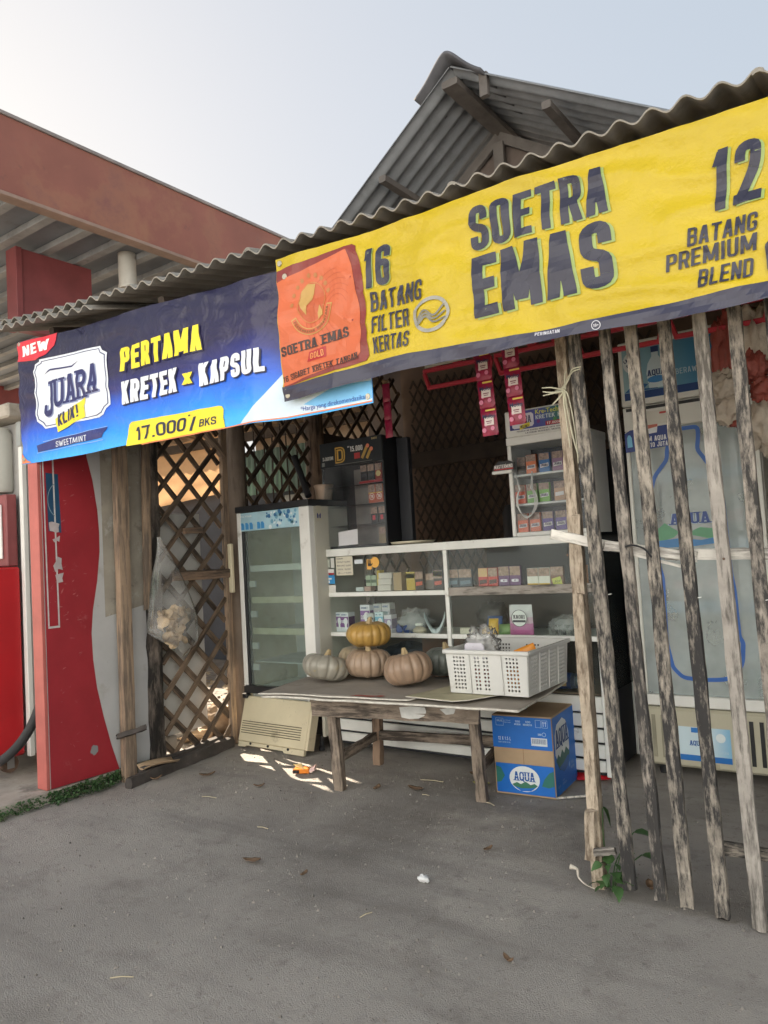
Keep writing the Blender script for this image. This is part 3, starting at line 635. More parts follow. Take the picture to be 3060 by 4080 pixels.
yp('orange_shadow', P2((-2.08, 2.385), (-1.70, 2.398), (-1.682, 2.385), (-1.655, 2.26), (-1.643, 1.95), (-1.655, 1.932), (-2.07, 1.902)), (128, 50, 44), .0024)
yp('orange_panel', P2((-2.079, 2.335), (-1.725, 2.383), (-1.705, 2.32), (-1.683, 2.2), (-1.673, 2.08), (-1.68, 1.97), (-1.695, 1.955), (-2.075, 1.905)), (200, 100, 60), .0036)
for k in range(6):
    a = 2.02 + .055 * k
    yp('panel_crackle', ring(-1.78, 2.15, .05 + .022 * k, .0016, 26, .5 + k * .2, 4.6 - k * .1, ry=.07 + .02 * k), (180, 82, 50), .0044)
GOLD = (188, 150, 84)
gc = (-1.905, 2.215)
yp('globe', [disc(gc[0], gc[1], .066, 28, .078)], (186, 90, 52), .0046)
yp('globe_land', P2((-1.968, 2.225), (-1.955, 2.27), (-1.92, 2.292), (-1.88, 2.285), (-1.89, 2.25), (-1.90, 2.225), (-1.925, 2.205), (-1.935, 2.17), (-1.955, 2.20)) + P2((-1.875, 2.165), (-1.86, 2.195), (-1.85, 2.17), (-1.85, 2.155), (-1.875, 2.145)), GOLD, .0060)
yp('globe_rim', ring(gc[0], gc[1], .068, .004, 34, ry=.080), (190, 120, 66), .0056)
yp('scroll', ring(-1.908, 2.205, .098, .026, 26, 3.5, 6.15, ry=.105), GOLD, .0052)
yp('scroll_inner', ring(-1.908, 2.205, .098, .019, 26, 3.55, 6.1, ry=.105), (190, 94, 56), .0060)
yp('scroll_lettering', [q for i, ch in enumerate('PERSEMBAHAN NUSANTARA') if ch != ' ' for q in shift(text(ch, .0085, .011, .16, .1, .6), -1.908 + .098 * math.cos(3.62 + i * .118) - .004, 2.205 + .105 * math.sin(3.62 + i * .118) - .005, 3.62 + i * .118 + PI / 2)], (120, 84, 44), .0066)
for sx, sz in ((-2.005, 2.225), (-1.996, 2.264), (-1.974, 2.293), (-1.949, 2.313), (-1.911, 2.325), (-1.878, 2.319), (-1.853, 2.302), (-1.835, 2.278), (-1.823, 2.246)):
    st = [(sx + (.012 if k % 2 else .007) * math.cos(k * PI / 7), sz + (.012 if k % 2 else .007) * math.sin(k * PI / 7), 0) for k in range(14)]
    yp('star', [st], (176, 116, 64), .0048)
yp('brand_lettering', shift(text('SOETRA EMAS', .338, .040, .19, .08, .52, 0, True), -2.07, 2.024, .055), (62, 44, 40), .0050)
yp('gold_tag', [[(-1.932, 1.978, 0), (-1.845, 1.986, 0), (-1.845, 2.028, 0), (-1.930, 2.020, 0)]], (170, 44, 44), .0048)
yp('gold_lettering', shift(text('GOLD', .066, .026, .15, .15, .5), -1.921, 1.987, .08), (222, 150, 90), .0062)
yp('count_lettering', shift(text('16 SIGARET KRETEK TANGAN', .385, .024, .15, .09, .5, 0, True), -2.076, 1.921, .07), (62, 44, 40), .0050)
INK = (44, 44, 62); SHD = (150, 168, 96)
def yl(s, x, z, W, H, t=.17, cw=.40, sh=.0, o=.008, sp=.07):
    if o: yp('lettering_shadow', shift(text(s, W, H, t, sp, cw, sh), x + o, z - o * .55), SHD, .0030)
    yp('lettering', shift(text(s, W, H, t, sp, cw, sh), x, z), INK, .0044)
yl('16', -1.655, 2.205, .118, .150, .17, .42, .08, .004)
yl('BATANG', -1.628, 2.112, .225, .072, .135, .42, .10, .0)
yl('FILTER', -1.624, 2.028, .158, .064, .135, .42, .10, .0)
yl('KERTAS', -1.622, 1.952, .152, .058, .135, .42, .10, .0)
yl('SOETRA', -1.196, 2.225, .478, .150, .16, .40, .01, .009)
yl('EMAS', -1.200, 1.992, .482, .212, .175, .42, .01, .011)
yl('12', -.434, 2.138, .132, .176, .17, .42, .12, .008)
yl('BATANG', -.500, 2.050, .186, .054, .135, .42, .12, .0)
yl('PREMIUM', -.567, 1.993, .247, .050, .135, .42, .12, .0)
yl('BLEND', -.480, 1.923, .145, .054, .135, .42, .12, .0)
yl('G', -.298, 1.915, .07, .10, .17, .42, .0, .006)
SIL = (150, 148, 140)
yp('emblem', ring(-1.370, 2.047, .070, .013, 36, ry=.058), SIL, .0040, .25)
for k, (a, b, e) in enumerate(((.060, .012, .0), (.052, -.012, .5), (.05, .03, 1.0))):
    yp('emblem_swirl', [q for q in stroke(fillet([Vector((-1.43, 2.04 - .012 * k)), Vector((-1.395, 2.075 - .01 * k)), Vector((-1.365, 2.035 - .012 * k)), Vector((-1.312, 2.07 - .022 * k))], .05, 6), .007) for q in [[(p.x, p.y, k) for p in q]]], (120, 118, 108), .0050, .3)
yp('warning_lettering', shift(text('PERINGATAN', .083, .011, .15, .12, .5), -.987, 1.886, -.06), (205, 205, 215), .0042)
yp('age_mark', ring(-.784, 1.878, .0135, .0022, 24), (205, 205, 215), .0042)
yp('age_lettering', shift(text('18+', .017, .009, .15, .12, .5), -.7925, 1.8735), (205, 205, 215), .0042)
for x, z in ((-2.062, 2.415), (-2.062, 1.868), (-2.03, 2.35)): eyelet(YT, yb, x, z)
# ------------------------------------------------------------------ left side: signboard, fuel cabinet, posts, lattice
sg = T('sign_board', (-3.91, 2.57, .05), 'tall red and white signboard with a wavy edge, paint peeling, beside the lattice door', 'signboard')
XS = -3.868
M_SRED = mat('scratched_red_paint', (0.33, 0.024, 0.034), .45, .12, 4, bump=.08, bsc=40, dirt=[((.27, .02, .03), .42, 2), ((.42, .11, .11), .26, 9), ((.55, .40, .38), .13, 24)])
M_SWHT = mat('grubby_white_panel', (0.50, 0.50, 0.50), .55, .08, 4, dirt=[((.33, .31, .27), .40, 3), ((.20, .19, .17), .22, 16)])
sg.box('panel', (-3.945, XS, 2.235, 2.94, .055, 2.44), M_SWHT, .003)
sg.box('front_edge', (-3.955, XS + .003, 2.212, 2.234, .055, 2.44), mat('bleached_red_edge', (.48, .13, .11), .5, .15, 6), .003)
wav = [(2.475, 2.44), (2.495, 2.1), (2.515, 1.856), (2.548, 1.72), (2.572, 1.55), (2.579, 1.42), (2.577, 1.306), (2.555, 1.14), (2.522, .98), (2.508, .85), (2.512, .70), (2.53, .54), (2.565, .375), (2.61, .2), (2.656, .056)]
redp = [(2.237, .056), (2.237, 2.438)] + wav
sg.add('red_field', MB().poly([(XS + .0015, y, z) for y, z in redp]), M_SRED)
sg.add('beige_patch', MB().polys([[(XS + .0012, y, z) for y, z in ((2.60, 2.43), (2.88, 2.43), (2.88, .98), (2.60, .93))]]), mat('peeled_beige_glue', (.34, .31, .26), .8, .2, 5, dirt=[((.50, .49, .46), .42, 7), ((.17, .15, .13), .40, 9)]))
for q in (((2.243, 1.95), (2.251, 1.95), (2.258, .915), (2.250, .915)), ((2.301, 1.95), (2.310, 1.95), (2.318, .915), (2.309, .915)), ((2.250, .914), (2.318, .914), (2.318, .903), (2.250, .903))):
    sg.add('white_tape', MB().poly([(XS + .0026, y, z) for y, z in q]), mat('old_white_tape', (.55, .53, .52), .7, .2, 20, dirt=((.25, .05, .05), .25, 40)))
sg.add('blue_sticker', MB().poly([(XS + .0022, y, z) for y, z in ((2.262, 1.75), (2.335, 1.745), (2.345, 1.42), (2.27, 1.43))]), mat('blue_sticker', c(36, 74, 104), .45, .15, 4))
sg.add('sticker_arc', MB().polys([[(XS + .0030, 2.345 + p[0], 1.60 + p[1]) for p in q] for q in ring(0, 0, .075, .005, 12, 2.0, 4.2, ry=.10)]), pr(120, 140, 152))
M_TORN = mat('torn_paper', (.46, .40, .40), .8, .15, 20)
for q in (((2.272, 1.478), (2.29, 1.482), (2.335, 1.47), (2.328, 1.45), (2.33, 1.425), (2.31, 1.42), (2.295, 1.428), (2.276, 1.432)), ((2.29, 1.385), (2.31, 1.39), (2.335, 1.405), (2.33, 1.37), (2.315, 1.378), (2.30, 1.368)), ((2.29, 1.24), (2.305, 1.262), (2.315, 1.29), (2.34, 1.28), (2.338, 1.25), (2.345, 1.215), (2.32, 1.222), (2.30, 1.205)), ((2.30, 1.19), (2.35, 1.20), (2.34, 1.17), (2.345, 1.15), (2.31, 1.145))):
    sg.add('torn_paper', MB().poly([(XS + .0031, y, z) for y, z in q]), M_TORN)
mb = MB(); rs_ = random.Random(9)
for k in range(46):
    y0 = rs_.choice((rs_.gauss(2.37, .05), rs_.uniform(2.25, 2.54))); z0 = rs_.choice((rs_.gauss(1.05, .10), rs_.uniform(.1, 1.8))); a = rs_.gauss(.2, .5); l_ = rs_.uniform(.008, .04); w_ = rs_.uniform(.0012, .005)
    if not 2.245 < y0 < 2.50: continue
    mb.poly([(XS + .0019 + k * .00001, y0 + p * math.cos(a) - q * math.sin(a), z0 + p * math.sin(a) + q * math.cos(a)) for p, q in ((0, 0), (l_ * .4, w_), (l_, w_ * .3), (l_ * .7, -w_ * .5), (l_ * .3, -w_ * .8))])
sg.add('scratches', mb, mat('pale_scratch', (.40, .11, .11), .7, .3, 30), kind='stuff')
sg.add('bare_spot', MB().poly([(XS + .0024, 2.50 + (.022 + .003 * ((k * 7) % 3)) * math.cos(k * .449), .20 + (.024 + .003 * ((k * 5) % 3)) * math.sin(k * .449)) for k in range(14)]), M_GREYP)

fc = T('fuel_cabinet', (-4.65, 2.6, .055), 'red and white fuel dispenser cabinet on castors at the left edge', 'fuel dispenser')
fc.box('side_panel', (-5.1, -4.305, 2.40, 3.1, .16, 2.12), mat('grey_white_steel', (.40, .39, .38), .6, .1, 4, dirt=[((.18, .11, .07), .25, 8)]), .004)
fc.box('corner_frame', (-4.335, -4.298, 2.368, 2.398, .15, 1.96), M_WHITEM, .003)
fc.box('red_body', (-5.1, -4.34, 2.20, 2.366, .16, 1.25), mat('glossy_red_steel', c(180, 34, 40), .35, .12, 3, dirt=((.5, .2, .14), .22, 6)), .012)
fc.box('window_frame', (-5.1, -4.36, 2.30, 2.366, 1.255, 1.68), M_REDD, .006)
fc.box('window', (-5.0, -4.40, 2.285, 2.299, 1.30, 1.62), M_WHITEM, .004)
fc.box('top_ledge', (-5.2, -4.27, 2.28, 3.12, 2.125, 2.21), M_CONC, .01)
fc.box('bracket', (-4.34, -4.29, 2.362, 2.367, 1.965, 2.11), mat('galvanised_plate', (.32, .34, .34), .5, .1, 8), .001)
fc.add('tank', MB().lathe([(.02, 1.70), (.09, 1.70), (.10, 1.72), (.10, 2.05), (.08, 2.09), (.02, 2.10)], 16, (-4.52, 2.33, 0)), mat('frosted_plastic_tank', (.5, .5, .46), .5, .1, 5), ang=30)
for (xx, yy) in ((-4.45, 2.32), (-4.42, 2.62)):
    wl = fc.add('castor', MB().tube([(xx - .018, yy, .105), (xx + .018, yy, .105)], .05, 18), M_RUST, ang=30)
    fc.add('castor_fork', MB().box(xx + .02, xx + .026, yy - .02, yy + .02, .08, .16), M_GREYP, parent=wl)
hp = [(-5.0, 1.75, .085), (-4.75, 1.95, .09), (-4.5, 2.10, .10), (-4.32, 2.165, .15), (-4.18, 2.215, .24), (-4.08, 2.26, .37), (-4.02, 2.32, .55), (-4.02, 2.5, .72)]
def cat(pts, n=6):
    P = [Vector(p) for p in pts]; P = [P[0]] + P + [P[-1]]; out = []
    for i in range(1, len(P) - 2):
        for k in range(n):
            t = k / n; a, b, d, e = P[i - 1], P[i], P[i + 1], P[i + 2]
            out.append(.5 * ((2 * b) + (d - a) * t + (2 * a - 5 * b + 4 * d - e) * t * t + (3 * b - a - 3 * d + e) * t ** 3))
    return out + [P[-2]]
single('fuel_hose', MB().tube(cat(hp), .026, 14), mat('black_rubber', (.03, .03, .032), .6, .2, 10), 'thick black rubber hose curving down from behind the red signboard', 'hose', base=(-4.3, 2.2, .06), smooth=True)

pA = T('timber_post', (-3.80, 2.68, 0), 'tall squared brown post standing in front of the red signboard', 'post')
pA.beam('post', (-3.80, 2.672, -.02), (-3.815, 2.70, 2.40), .055, .078, M_W_TAN, rough=.0025, seg=14)
pA.beam('peg', (-3.80, 2.60, .255), (-3.72, 2.74, .285), .03, .05, M_W_SILL, rough=.003, label='short dark peg nailed across the foot of the post')
pB = T('rotten_post', (-3.85, 2.92, 0), 'dark rotten post with rough bark at the hinge side of the lattice door', 'post')
pB.beam('post', (-3.85, 2.905, -.02), (-3.855, 2.94, 2.45), .075, .085, M_W_BARK, rough=.009, seg=22)
pB.beam('facing_plank', (-3.82, 2.86, .95), (-3.825, 2.90, 2.40), .03, .05, M_W_TAN, rough=.003, seg=10)

ld = T('lattice_door', (-3.85, 3.24, 0), 'brown diagonal lattice door in the left wall, white board seen through it', 'lattice door')
def lattice(TT, ax, c0, a0, a1, z0, z1, sp, sl, wd, th, material, drop=(), jit=.004, name='lath', th2=None, skip=0.0, seed=1):
    """diagonal laths clipped to a rectangle in the plane ax = c0"""
    rnd = random.Random(seed); k = 0
    for s in (1, -1):
        q = sl * s; bs = []
        lo = min(z0 - q * a0, z0 - q * a1); hi = max(z1 - q * a0, z1 - q * a1); b = lo + sp * .35
        while b < hi:
            bb_ = b + rnd.uniform(-jit, jit) * 2; pts = []
            for a in (a0, a1):
                z = q * a + bb_
                if z0 <= z <= z1: pts.append((a, z))
            for z in (z0, z1):
                a = (z - bb_) / q
                if a0 < a < a1: pts.append((a, z))
            b += sp; k += 1
            if len(pts) < 2 or rnd.random() < skip: continue
            pts.sort(); (pa, pz_), (qa, qz) = pts[0], pts[-1]
            if math.hypot(qa - pa, qz - pz_) < .07: continue
            off = th * .55 * s
            if ax == 'x': P, Q, U = (c0 + off, pa, pz_), (c0 + off, qa, qz), (1, 0, 0)
            else: P, Q, U = (pa, c0 + off, pz_), (qa, c0 + off, qz), (0, 1, 0)
            TT.beam(name, P, Q, wd * rnd.uniform(.85, 1.15), th, material, upv=U, rough=.0012, seg=3, seed=k)
lattice(ld, 'x', -3.85, 2.965, 3.50, .05, 2.30, .21, 1.06, .036, .012, M_W_LATT)
ld.beam('stile', (-3.845, 3.515, .0), (-3.85, 3.545, 2.32), .035, .05, M_W_TAN, rough=.002, seg=10)
ld.beam('cross_bar', (-3.83, 3.06, 1.138), (-3.82, 3.52, 1.132), .03, .062, M_W_BROWN, upv=(0, 0, 1), rough=.003)
ld.beam('bolt_block', (-3.825, 3.16, 1.42), (-3.825, 3.30, 1.425), .03, .04, M_W_BROWN, upv=(0, 0, 1), rough=.002)
ld.box('latch', (-3.83, -3.795, 3.52, 3.55, 1.0, 1.33), M_CREAM, .006, label='long cream plastic handle on the door stile')
ld.beam('brace', (-3.84, 3.36, 2.10), (-3.84, 3.53, 1.93), .03, .06, M_W_TAN, upv=(1, 0, 0), rough=.002)
pC = T('round_post', (-3.86, 3.68, 0), 'thick round timber post between the lattice door and the refrigerator', 'post')
pC.add('post', MB().tube(cat([(-3.88, 3.66, -.02), (-3.88, 3.665, .8), (-3.875, 3.68, 1.6), (-3.88, 3.69, 2.75)]), .062, 16), mat('smooth_round_timber', (.21, .165, .13), .8, .2, 4, st=(1, 1, .1), bump=.3, bsc=30, grain=((.09, .07, .055), .36, 14)), smooth=True)

lw = T('lattice_wall', (-3.86, 4.8, 0), 'dark lattice side wall rising behind the refrigerator and black cabinet', 'lattice wall')
lattice(lw, 'x', -3.86, 3.76, 4.44, .2, 2.62, .20, 1.08, .034, .012, M_W_LATT, seed=3, jit=.008)
lattice(lw, 'x', -3.86, 4.62, 5.75, .2, 2.80, .20, 1.08, .034, .012, M_W_LATT, seed=4, jit=.008)
lw.add('round_post', MB().tube([(-3.87, 4.53, -.02), (-3.87, 4.53, 2.85)], .075, 16), M_W_BROWN, smooth=True)
lw.beam('middle_rail', (-3.87, 4.60, 2.15), (-3.87, 5.8, 2.12), .05, .10, M_W_DARK, upv=(0, 0, 1))
for k in range(7):
    yy = 3.80 + .09 * k + random.uniform(-.02, .02)
    lw.beam('thin_stick', (-3.90, yy, 1.4), (-3.90, yy + random.uniform(-.03, .03), 2.5), .009, .009, M_W_DARK, rough=.0015, seg=5)
bl = T('back_lattice', (-2.5, 5.68, 0), 'fine dark lattice across the back wall deep inside the shop', 'lattice wall')
lattice(bl, 'y', 5.70, -3.7, -1.5, .9, 2.75, .155, 1.75, .017, .010, M_W_DARK, seed=5)
bl.beam('rail', (-3.75, 5.66, 2.02), (-1.3, 5.66, 2.03), .05, .14, M_W_DARK, upv=(0, 0, 1))
bl.beam('upright', (-2.15, 5.64, 0), (-2.15, 5.64, 2.9), .06, .08, M_W_DARK)

sill = T('door_sill', (-3.72, 3.0, 0), 'dark mouldy timber sill lying on the ground under the lattice door', 'timber sill')
sill.beam('plank', (-3.655, 2.56, .02), (-3.80, 3.46, .03), .045, .07, M_W_SILL, upv=(0, 0, 1), rough=.004, seg=14)
sill.beam('batten', (-3.73, 2.70, .05), (-3.86, 3.42, .055), .05, .04, M_W_SILL, upv=(0, 0, 1), rough=.004, seg=10)
def sheet_thing(name, pts, th, material, label, cat_, group=None):
    """thin real sheet from its outline"""
    P = [Vector(p) for p in pts]; n_ = (P[1] - P[0]).cross(P[-1] - P[0]).normalized()
    b = sum(P, Vector()) / len(P); b.z = min(p.z for p in P)
    return single(name, MB().prism(P, n_ * th), material, label, cat_, group, base=tuple(b))
def curl(name, cx_, cy_, z, w_, l_, rot, h, material, label, cat_, group=None, nu=6, nv=4, th=.002):
    mb = MB(); ca, sa = math.cos(rot), math.sin(rot)
    def f(u, v):
        x = (u - .5) * w_; y = (v - .5) * l_; zz = z + .003 + h * (4 * (u - .5) ** 2) + .3 * h * math.sin(v * 4)
        return (x * ca - y * sa, x * sa + y * ca, zz)
    mb.grid(f, nu, nv); me = mb.mesh(name, 0, True); o = tag(obj(name, me, material, None, (cx_, cy_, 0)), label, cat_, group)
    md = o.modifiers.new('thick', 'SOLIDIFY'); md.thickness = th; return o
curl('cardboard_scrap', -3.70, 2.80, .055, .10, .22, -.15, .022, M_CARD, 'curled brown cardboard scrap lying on the timber sill', 'cardboard')
wb = single('white_board', MB().box(-3.975, -3.945, 2.93, 3.392, .14, 1.54), mat('dusty_white_board', (.58, .58, .56), .7, .06, 4, dirt=((.4, .38, .33), .25, 5)), 'white board propped upright behind the lattice door', 'board', base=(-3.96, 3.2, .14), bev=.003)
single('support_block', MB().box(-3.99, -3.92, 3.05, 3.12, -.01, .14), M_CONC, 'concrete block under the propped white board', 'block', base=(-3.95, 3.08, 0), bev=.01)

# clear bag of crackers on the post
cb = T('cracker_bag', (-3.72, 2.97, .70), 'clear plastic bag of pale crackers hanging on the rotten post', 'bag')
def bagf(u, v):
    a = u * 2 * PI; t = v
    rad = (.015 + .155 * math.sin(min(1, (1 - t) * 1.25) * PI / 2) ** 1.3) * (1 if t > .10 else .35 + 6.5 * t)
    ry = rad * (1.0); rx = rad * .55
    cy_ = 2.965 - .085 * t + .03 * math.sin(t * 3); z = .70 + .68 * t
    w_ = 1 + .10 * noise.noise(Vector((math.cos(a) * 2, math.sin(a) * 2, t * 4))) + .06 * noise.noise(Vector((math.cos(a) * 6, math.sin(a) * 6, t * 3)))
    return (-3.72 + rx * w_ * math.cos(a), cy_ + ry * w_ * math.sin(a), z - .05 * math.sin(a) * (1 - t))
cb.add('film', MB().grid(bagf, 40, 26), M_FILM, smooth=True)
rc_ = random.Random(4)
for k in range(70):
    a = rc_.uniform(0, 2 * PI); rr = rc_.uniform(0, .11); zz = .735 + rc_.uniform(0, .20)
    k2 = .35 + (zz - .70) * 4 if zz < .82 else 1
    mb = MB(); s0 = rc_.uniform(.022, .038); ph = rc_.uniform(0, 6)
    def cf(u, v, s0=s0, ph=ph): t = u * 2 * PI; r = v * s0 * (1 + .2 * math.sin(3 * t + ph)); return (r * math.cos(t), r * math.sin(t), .014 * math.sin(2 * t + ph) * v + .010 * v * v)
    mb.grid(cf, 12, 3); o = cb.add('cracker', mb, mat('cracker', (.58, .44, .28), .8, .2, 20), smooth=True)
    o.data.transform(Matrix.Translation(Vector((-3.72, 2.965, 0)) - Vector((-3.72, 2.97, .70)) + Vector((rr * .5 * k2 * math.cos(a), rr * k2 * math.sin(a), zz))) @ Euler((rc_.uniform(0, 6), rc_.uniform(0, 6), 0)).to_matrix().to_4x4() @ Matrix.Translation(Vector((-3.72, 2.97, .70))))
# yard seen through the lattice
yw = T('yard_wall', (-6.6, 6.5, 0), 'dark shed wall across the yard beyond the lattice', 'wall')
yw.box('wall', (-11, -4.32, 6.5, 6.6, 0, 2.1), mat('dark_blue_shed_wall', (.045, .05, .065), .8, .3, 2), .005)
yw.box('brown_panel', (-6.9, -6.1, 6.47, 6.499, .35, 1.15), M_PLY, .003)
yw.box('shelf', (-6.8, -5.6, 6.3, 6.49, 1.18, 1.21), M_W_GREY, .003)
yw.box('grey_block_wall', (-6.0, -4.35, 6.44, 6.499, 0, 1.95), mat('grey_blockwork', (.30, .29, .27), .95, .25, 9, bump=.6, bsc=40, dirt=((.15, .14, .13), .4, 18)), .004)
def tarpf(u, v):
    return (lerp(-10.2, -6.55, u), 6.34 + .03 * noise.noise(Vector((u * 7, v * 9, 2))), 2.02 + .75 * v + .03 * math.sin(u * 9) - .10 * max(0, .4 - u) * (1 - v) * 4)
yw.box('upper_boards', (-6.5, -4.32, 6.51, 6.58, 2.101, 3.1), mat('tan_upper_board', (.40, .30, .21), .8, .25, 2.5), .003)
single('orange_tarpaulin', MB().grid(tarpf, 40, 14), mat('sunlit_orange_tarp', (.62, .38, .20), .6, .12, 3, bump=.5, bsc=9, transl=.55, bdist=.03), 'sunlit orange tarpaulin hung across the yard beyond the lattice', 'tarpaulin', base=(-7.8, 6.34, 2.0), smooth=True)
mb = MB(); corr(mb, (-6.9, 6.28, 1.98), (1.5, .05, .0), (0, .02, .52), .075, .014, .004)
single('green_corrugated_sheet', mb, mat('pale_green_fibreglass', (.20, .28, .23), .5, .15, 4, transl=.45), 'pale green corrugated sheet fixed upright in the yard', 'sheet', base=(-6.2, 6.3, 1.98), ang=50)
mb = MB(); corr(mb, (-9.6, 4.55, 2.98), (5.6, 0, -.08), (0, 2.1, -.16), .15, .025, .006)
yr = single('yard_roof', mb, mat('tan_roof_sheet', (.36, .28, .20), .8, .2, 3, transl=.30), 'tan corrugated roof sheet over the yard beyond the lattice', 'roof', base=(-6.4, 5.6, 2.9), ang=50)
single('yard_beam', MB().bar((-8.6, 6.2, 2.68), (-4.3, 6.2, 2.63), .06, .10), M_W_DARK, 'dark beam under the tan yard roof', 'beam', base=(-6.4, 6.2, 2.65), bev=.003)
single('sun_blocker_sheet', MB().grid(lambda u, v: (-6.5 + .03 * math.sin(u * 14), lerp(3.72, 4.95, u), lerp(1.56, 3.3, v)), 24, 4), mat('navy_blocker_sheet', (.03, .04, .07), .6, .2, 3), 'added unseen navy sheet behind the signboard, blocking the sun', 'tarpaulin', base=(-6.5, 4.3, 1.5), smooth=True)  # sheet added out of view to stop sun coming through the lattice
def lump(name, cx_, cy_, z, rx, ry, rz, material, label, cat_, group=None, sd=0, f=2.5, amp=.35, nu=22, nv=14, parent=None, flat=True, fold=1.0):
    mb = MB(); vs = []; fs = []
    for j in range(nv + 1):
        ph = PI * j / nv - PI / 2
        for i in range(nu):
            a = 2 * PI * i / nu; d = Vector((math.cos(a) * math.cos(ph), math.sin(a) * math.cos(ph), math.sin(ph)))
            e = Vector((d.x, d.y, d.z * fold)); k = 1 + amp * noise.noise(e * f + Vector((sd, sd * 2, 0))) + amp * .5 * noise.noise(e * f * 2.7 + Vector((sd, 0, sd)))
            vs.append((d.x * rx * k, d.y * ry * k, max(-.98 * rz if flat else -9, d.z * rz * k)))
    for j in range(nv):
        for i in range(nu): fs.append((j * nu + i, j * nu + (i + 1) % nu, (j + 1) * nu + (i + 1) % nu, (j + 1) * nu + i))
    mb.add(vs, fs); me = mb.mesh(name, 0, True); o = obj(name, me, material, parent, (cx_, cy_, z + rz))
    return tag(o, label, cat_ if parent is None else None, group)
lump('cloth_bundle', -4.15, 3.66, .0, .16, .12, .10, mat('brown_sack', (.25, .18, .12), .9, .3, 12, bump=.6, bsc=30), 'brown sacking bundle on the ground just behind the lattice door', 'sack', sd=3)
lump('cloth_bundle', -4.32, 3.46, .0, .12, .10, .06, mat('grey_rag', (.30, .29, .28), .9, .3, 12, bump=.6, bsc=30), 'grey rag heap on the ground behind the white board', 'rag', sd=5)
for k, (x, y, r_, lb) in enumerate(((-4.45, 3.95, .4, 'torn cardboard sheet leaning among the rubbish behind the lattice'), (-4.75, 4.3, 1.2, 'flattened cardboard lying on the sunlit yard ground'), (-4.1, 3.42, 2.0, 'small cardboard flap lying against the lattice foot'))):
    curl('yard_cardboard', x, y, .01, .25 - .05 * k, .3 - .06 * k, r_, .05, M_CARD, lb, 'cardboard')
mb = MB(); rq = random.Random(11)
for k in range(500):
    x = rq.uniform(-6.5, -4.0); y = rq.uniform(3.3, 5.9); a = rq.uniform(0, 6); s0 = rq.uniform(.02, .06)
    mb.poly([(x + s0 * math.cos(a + t) * (1 if t % 3.14 < 1 else .5), y + s0 * math.sin(a + t) * (1 if t % 3.14 < 1 else .5), .012 + rq.uniform(0, .03)) for t in (0, 1.57, 3.14, 4.71)])
single('yard_leaf_litter', mb, mat('sun_bleached_litter', (.50, .40, .27), .85, .4, 3), 'pale leaf litter scattered over the sunlit yard', 'leaf litter', kind='stuff')
# ------------------------------------------------------------------ fence on the right
fe = T('slat_fence', (-.6, 2.56, 0), 'open fence of charred weathered upright slats on the right', 'fence')
SL = [(-.9455, -.889, .045, M_W_CHAR, 1.0), (-.836, -.790, .040, M_W_CHAR2, 1.0), (-.7465, -.708, .043, M_W_CHAR, 1.0), (-.6385, -.602, .042, M_W_CHAR, 1.0), (-.5295, -.4985, .042, M_W_GREY, 1.0), (-.4275, -.408, .042, M_W_CHAR2, 1.0), (-.322, -.312, .042, M_W_CHAR, 1.0), (-.21, -.205, .042, M_W_GREY, 1.0), (-.10, -.10, .042, M_W_CHAR2, 1), (.02, .01, .042, M_W_CHAR, 1), (.14, .14, .042, M_W_GREY, 1)]
for i, (xt, xb, wd, m, k) in enumerate(SL):
    zb = (.045, .035, .03, .018, .008, .01, .01, .02, .01, .02, .01)[i]
    fe.beam('slat', (xb, 2.537, zb + gz(xb, 2.53)), (xb + (xt - xb) * 1.12, 2.537, 2.10), wd, .026, m, rough=.0022, seg=26, seed=i + 40)
fe.beam('rail', (-1.092, 2.562, 1.238), (-.885, 2.566, 1.182), .012, .036, M_W_WHITE, upv=(0, 0, 1), rough=.002, seg=8, label='bleached split lath nailed across the slats')
fe.beam('rail', (-.90, 2.560, 1.187), (-.60, 2.562, 1.133), .012, .034, M_W_WHITE, upv=(0, 0, 1), rough=.002, seg=8)
fe.beam('rail', (-.70, 2.575, 1.145), (.25, 2.575, 1.110), .012, .036, M_W_WHITE, upv=(0, 0, 1), rough=.002, seg=12)
fe.beam('splinter', (-.80, 2.556, 1.150), (-.65, 2.556, 1.105), .006, .010, M_W_WHITE, upv=(0, 0, 1), rough=.001, seg=4)
fe.beam('lower_rail', (-.62, 2.572, .212), (.25, 2.58, .23), .016, .042, M_W_CHAR, upv=(0, 0, 1), rough=.003, seg=10)
fe.add('wire_tie', MB().tube(cat([(-.815, 2.518, 1.178), (-.79, 2.515, 1.182), (-.755, 2.516, 1.170), (-.735, 2.52, 1.145), (-.732, 2.54, 1.13)]), .0035, 6), M_BLACK)
for x, z in ((-.512, 1.125), (-1.02, 1.16)): fe.add('nail_head', MB().lathe([(.001, 0), (.004, 0), (.004, .002), (.001, .003)], 10), M_RUST).data.transform(Matrix.Translation(Vector((x, 2.52, z)) - Vector(fe.off)) @ Matrix.Rotation(PI / 2, 4, 'X') @ Matrix.Translation(Vector(fe.off)))
for i, (xt, xb, wd, m, k) in enumerate(SL[:7]):
    if i in (0, 3, 5): fe.add('staple', MB().bar((xb + .003, 2.5225, 1.02 - i * .005), (xb + .014, 2.5225, 1.022 - i * .005), .002, .002), M_ALU)
cp = T('corner_post', (-1.02, 2.60, 0), 'pale hewn square post at the left end of the slat fence', 'post')
cp.beam('post', (-1.02, 2.605, -.02), (-1.015, 2.605, 2.42), .047, .052, M_W_POST, rough=.0022, seg=30)
cp.beam('stub', (-1.032, 2.565, .10), (-1.022, 2.565, .268), .038, .026, M_W_POST, rough=.003, seg=6, label='short stub of timber nailed to the foot of the post')
cp.beam('peg', (-1.012, 2.553, .132), (-.942, 2.56, .147), .022, .024, M_W_GREY, upv=(0, 0, 1), rough=.002)
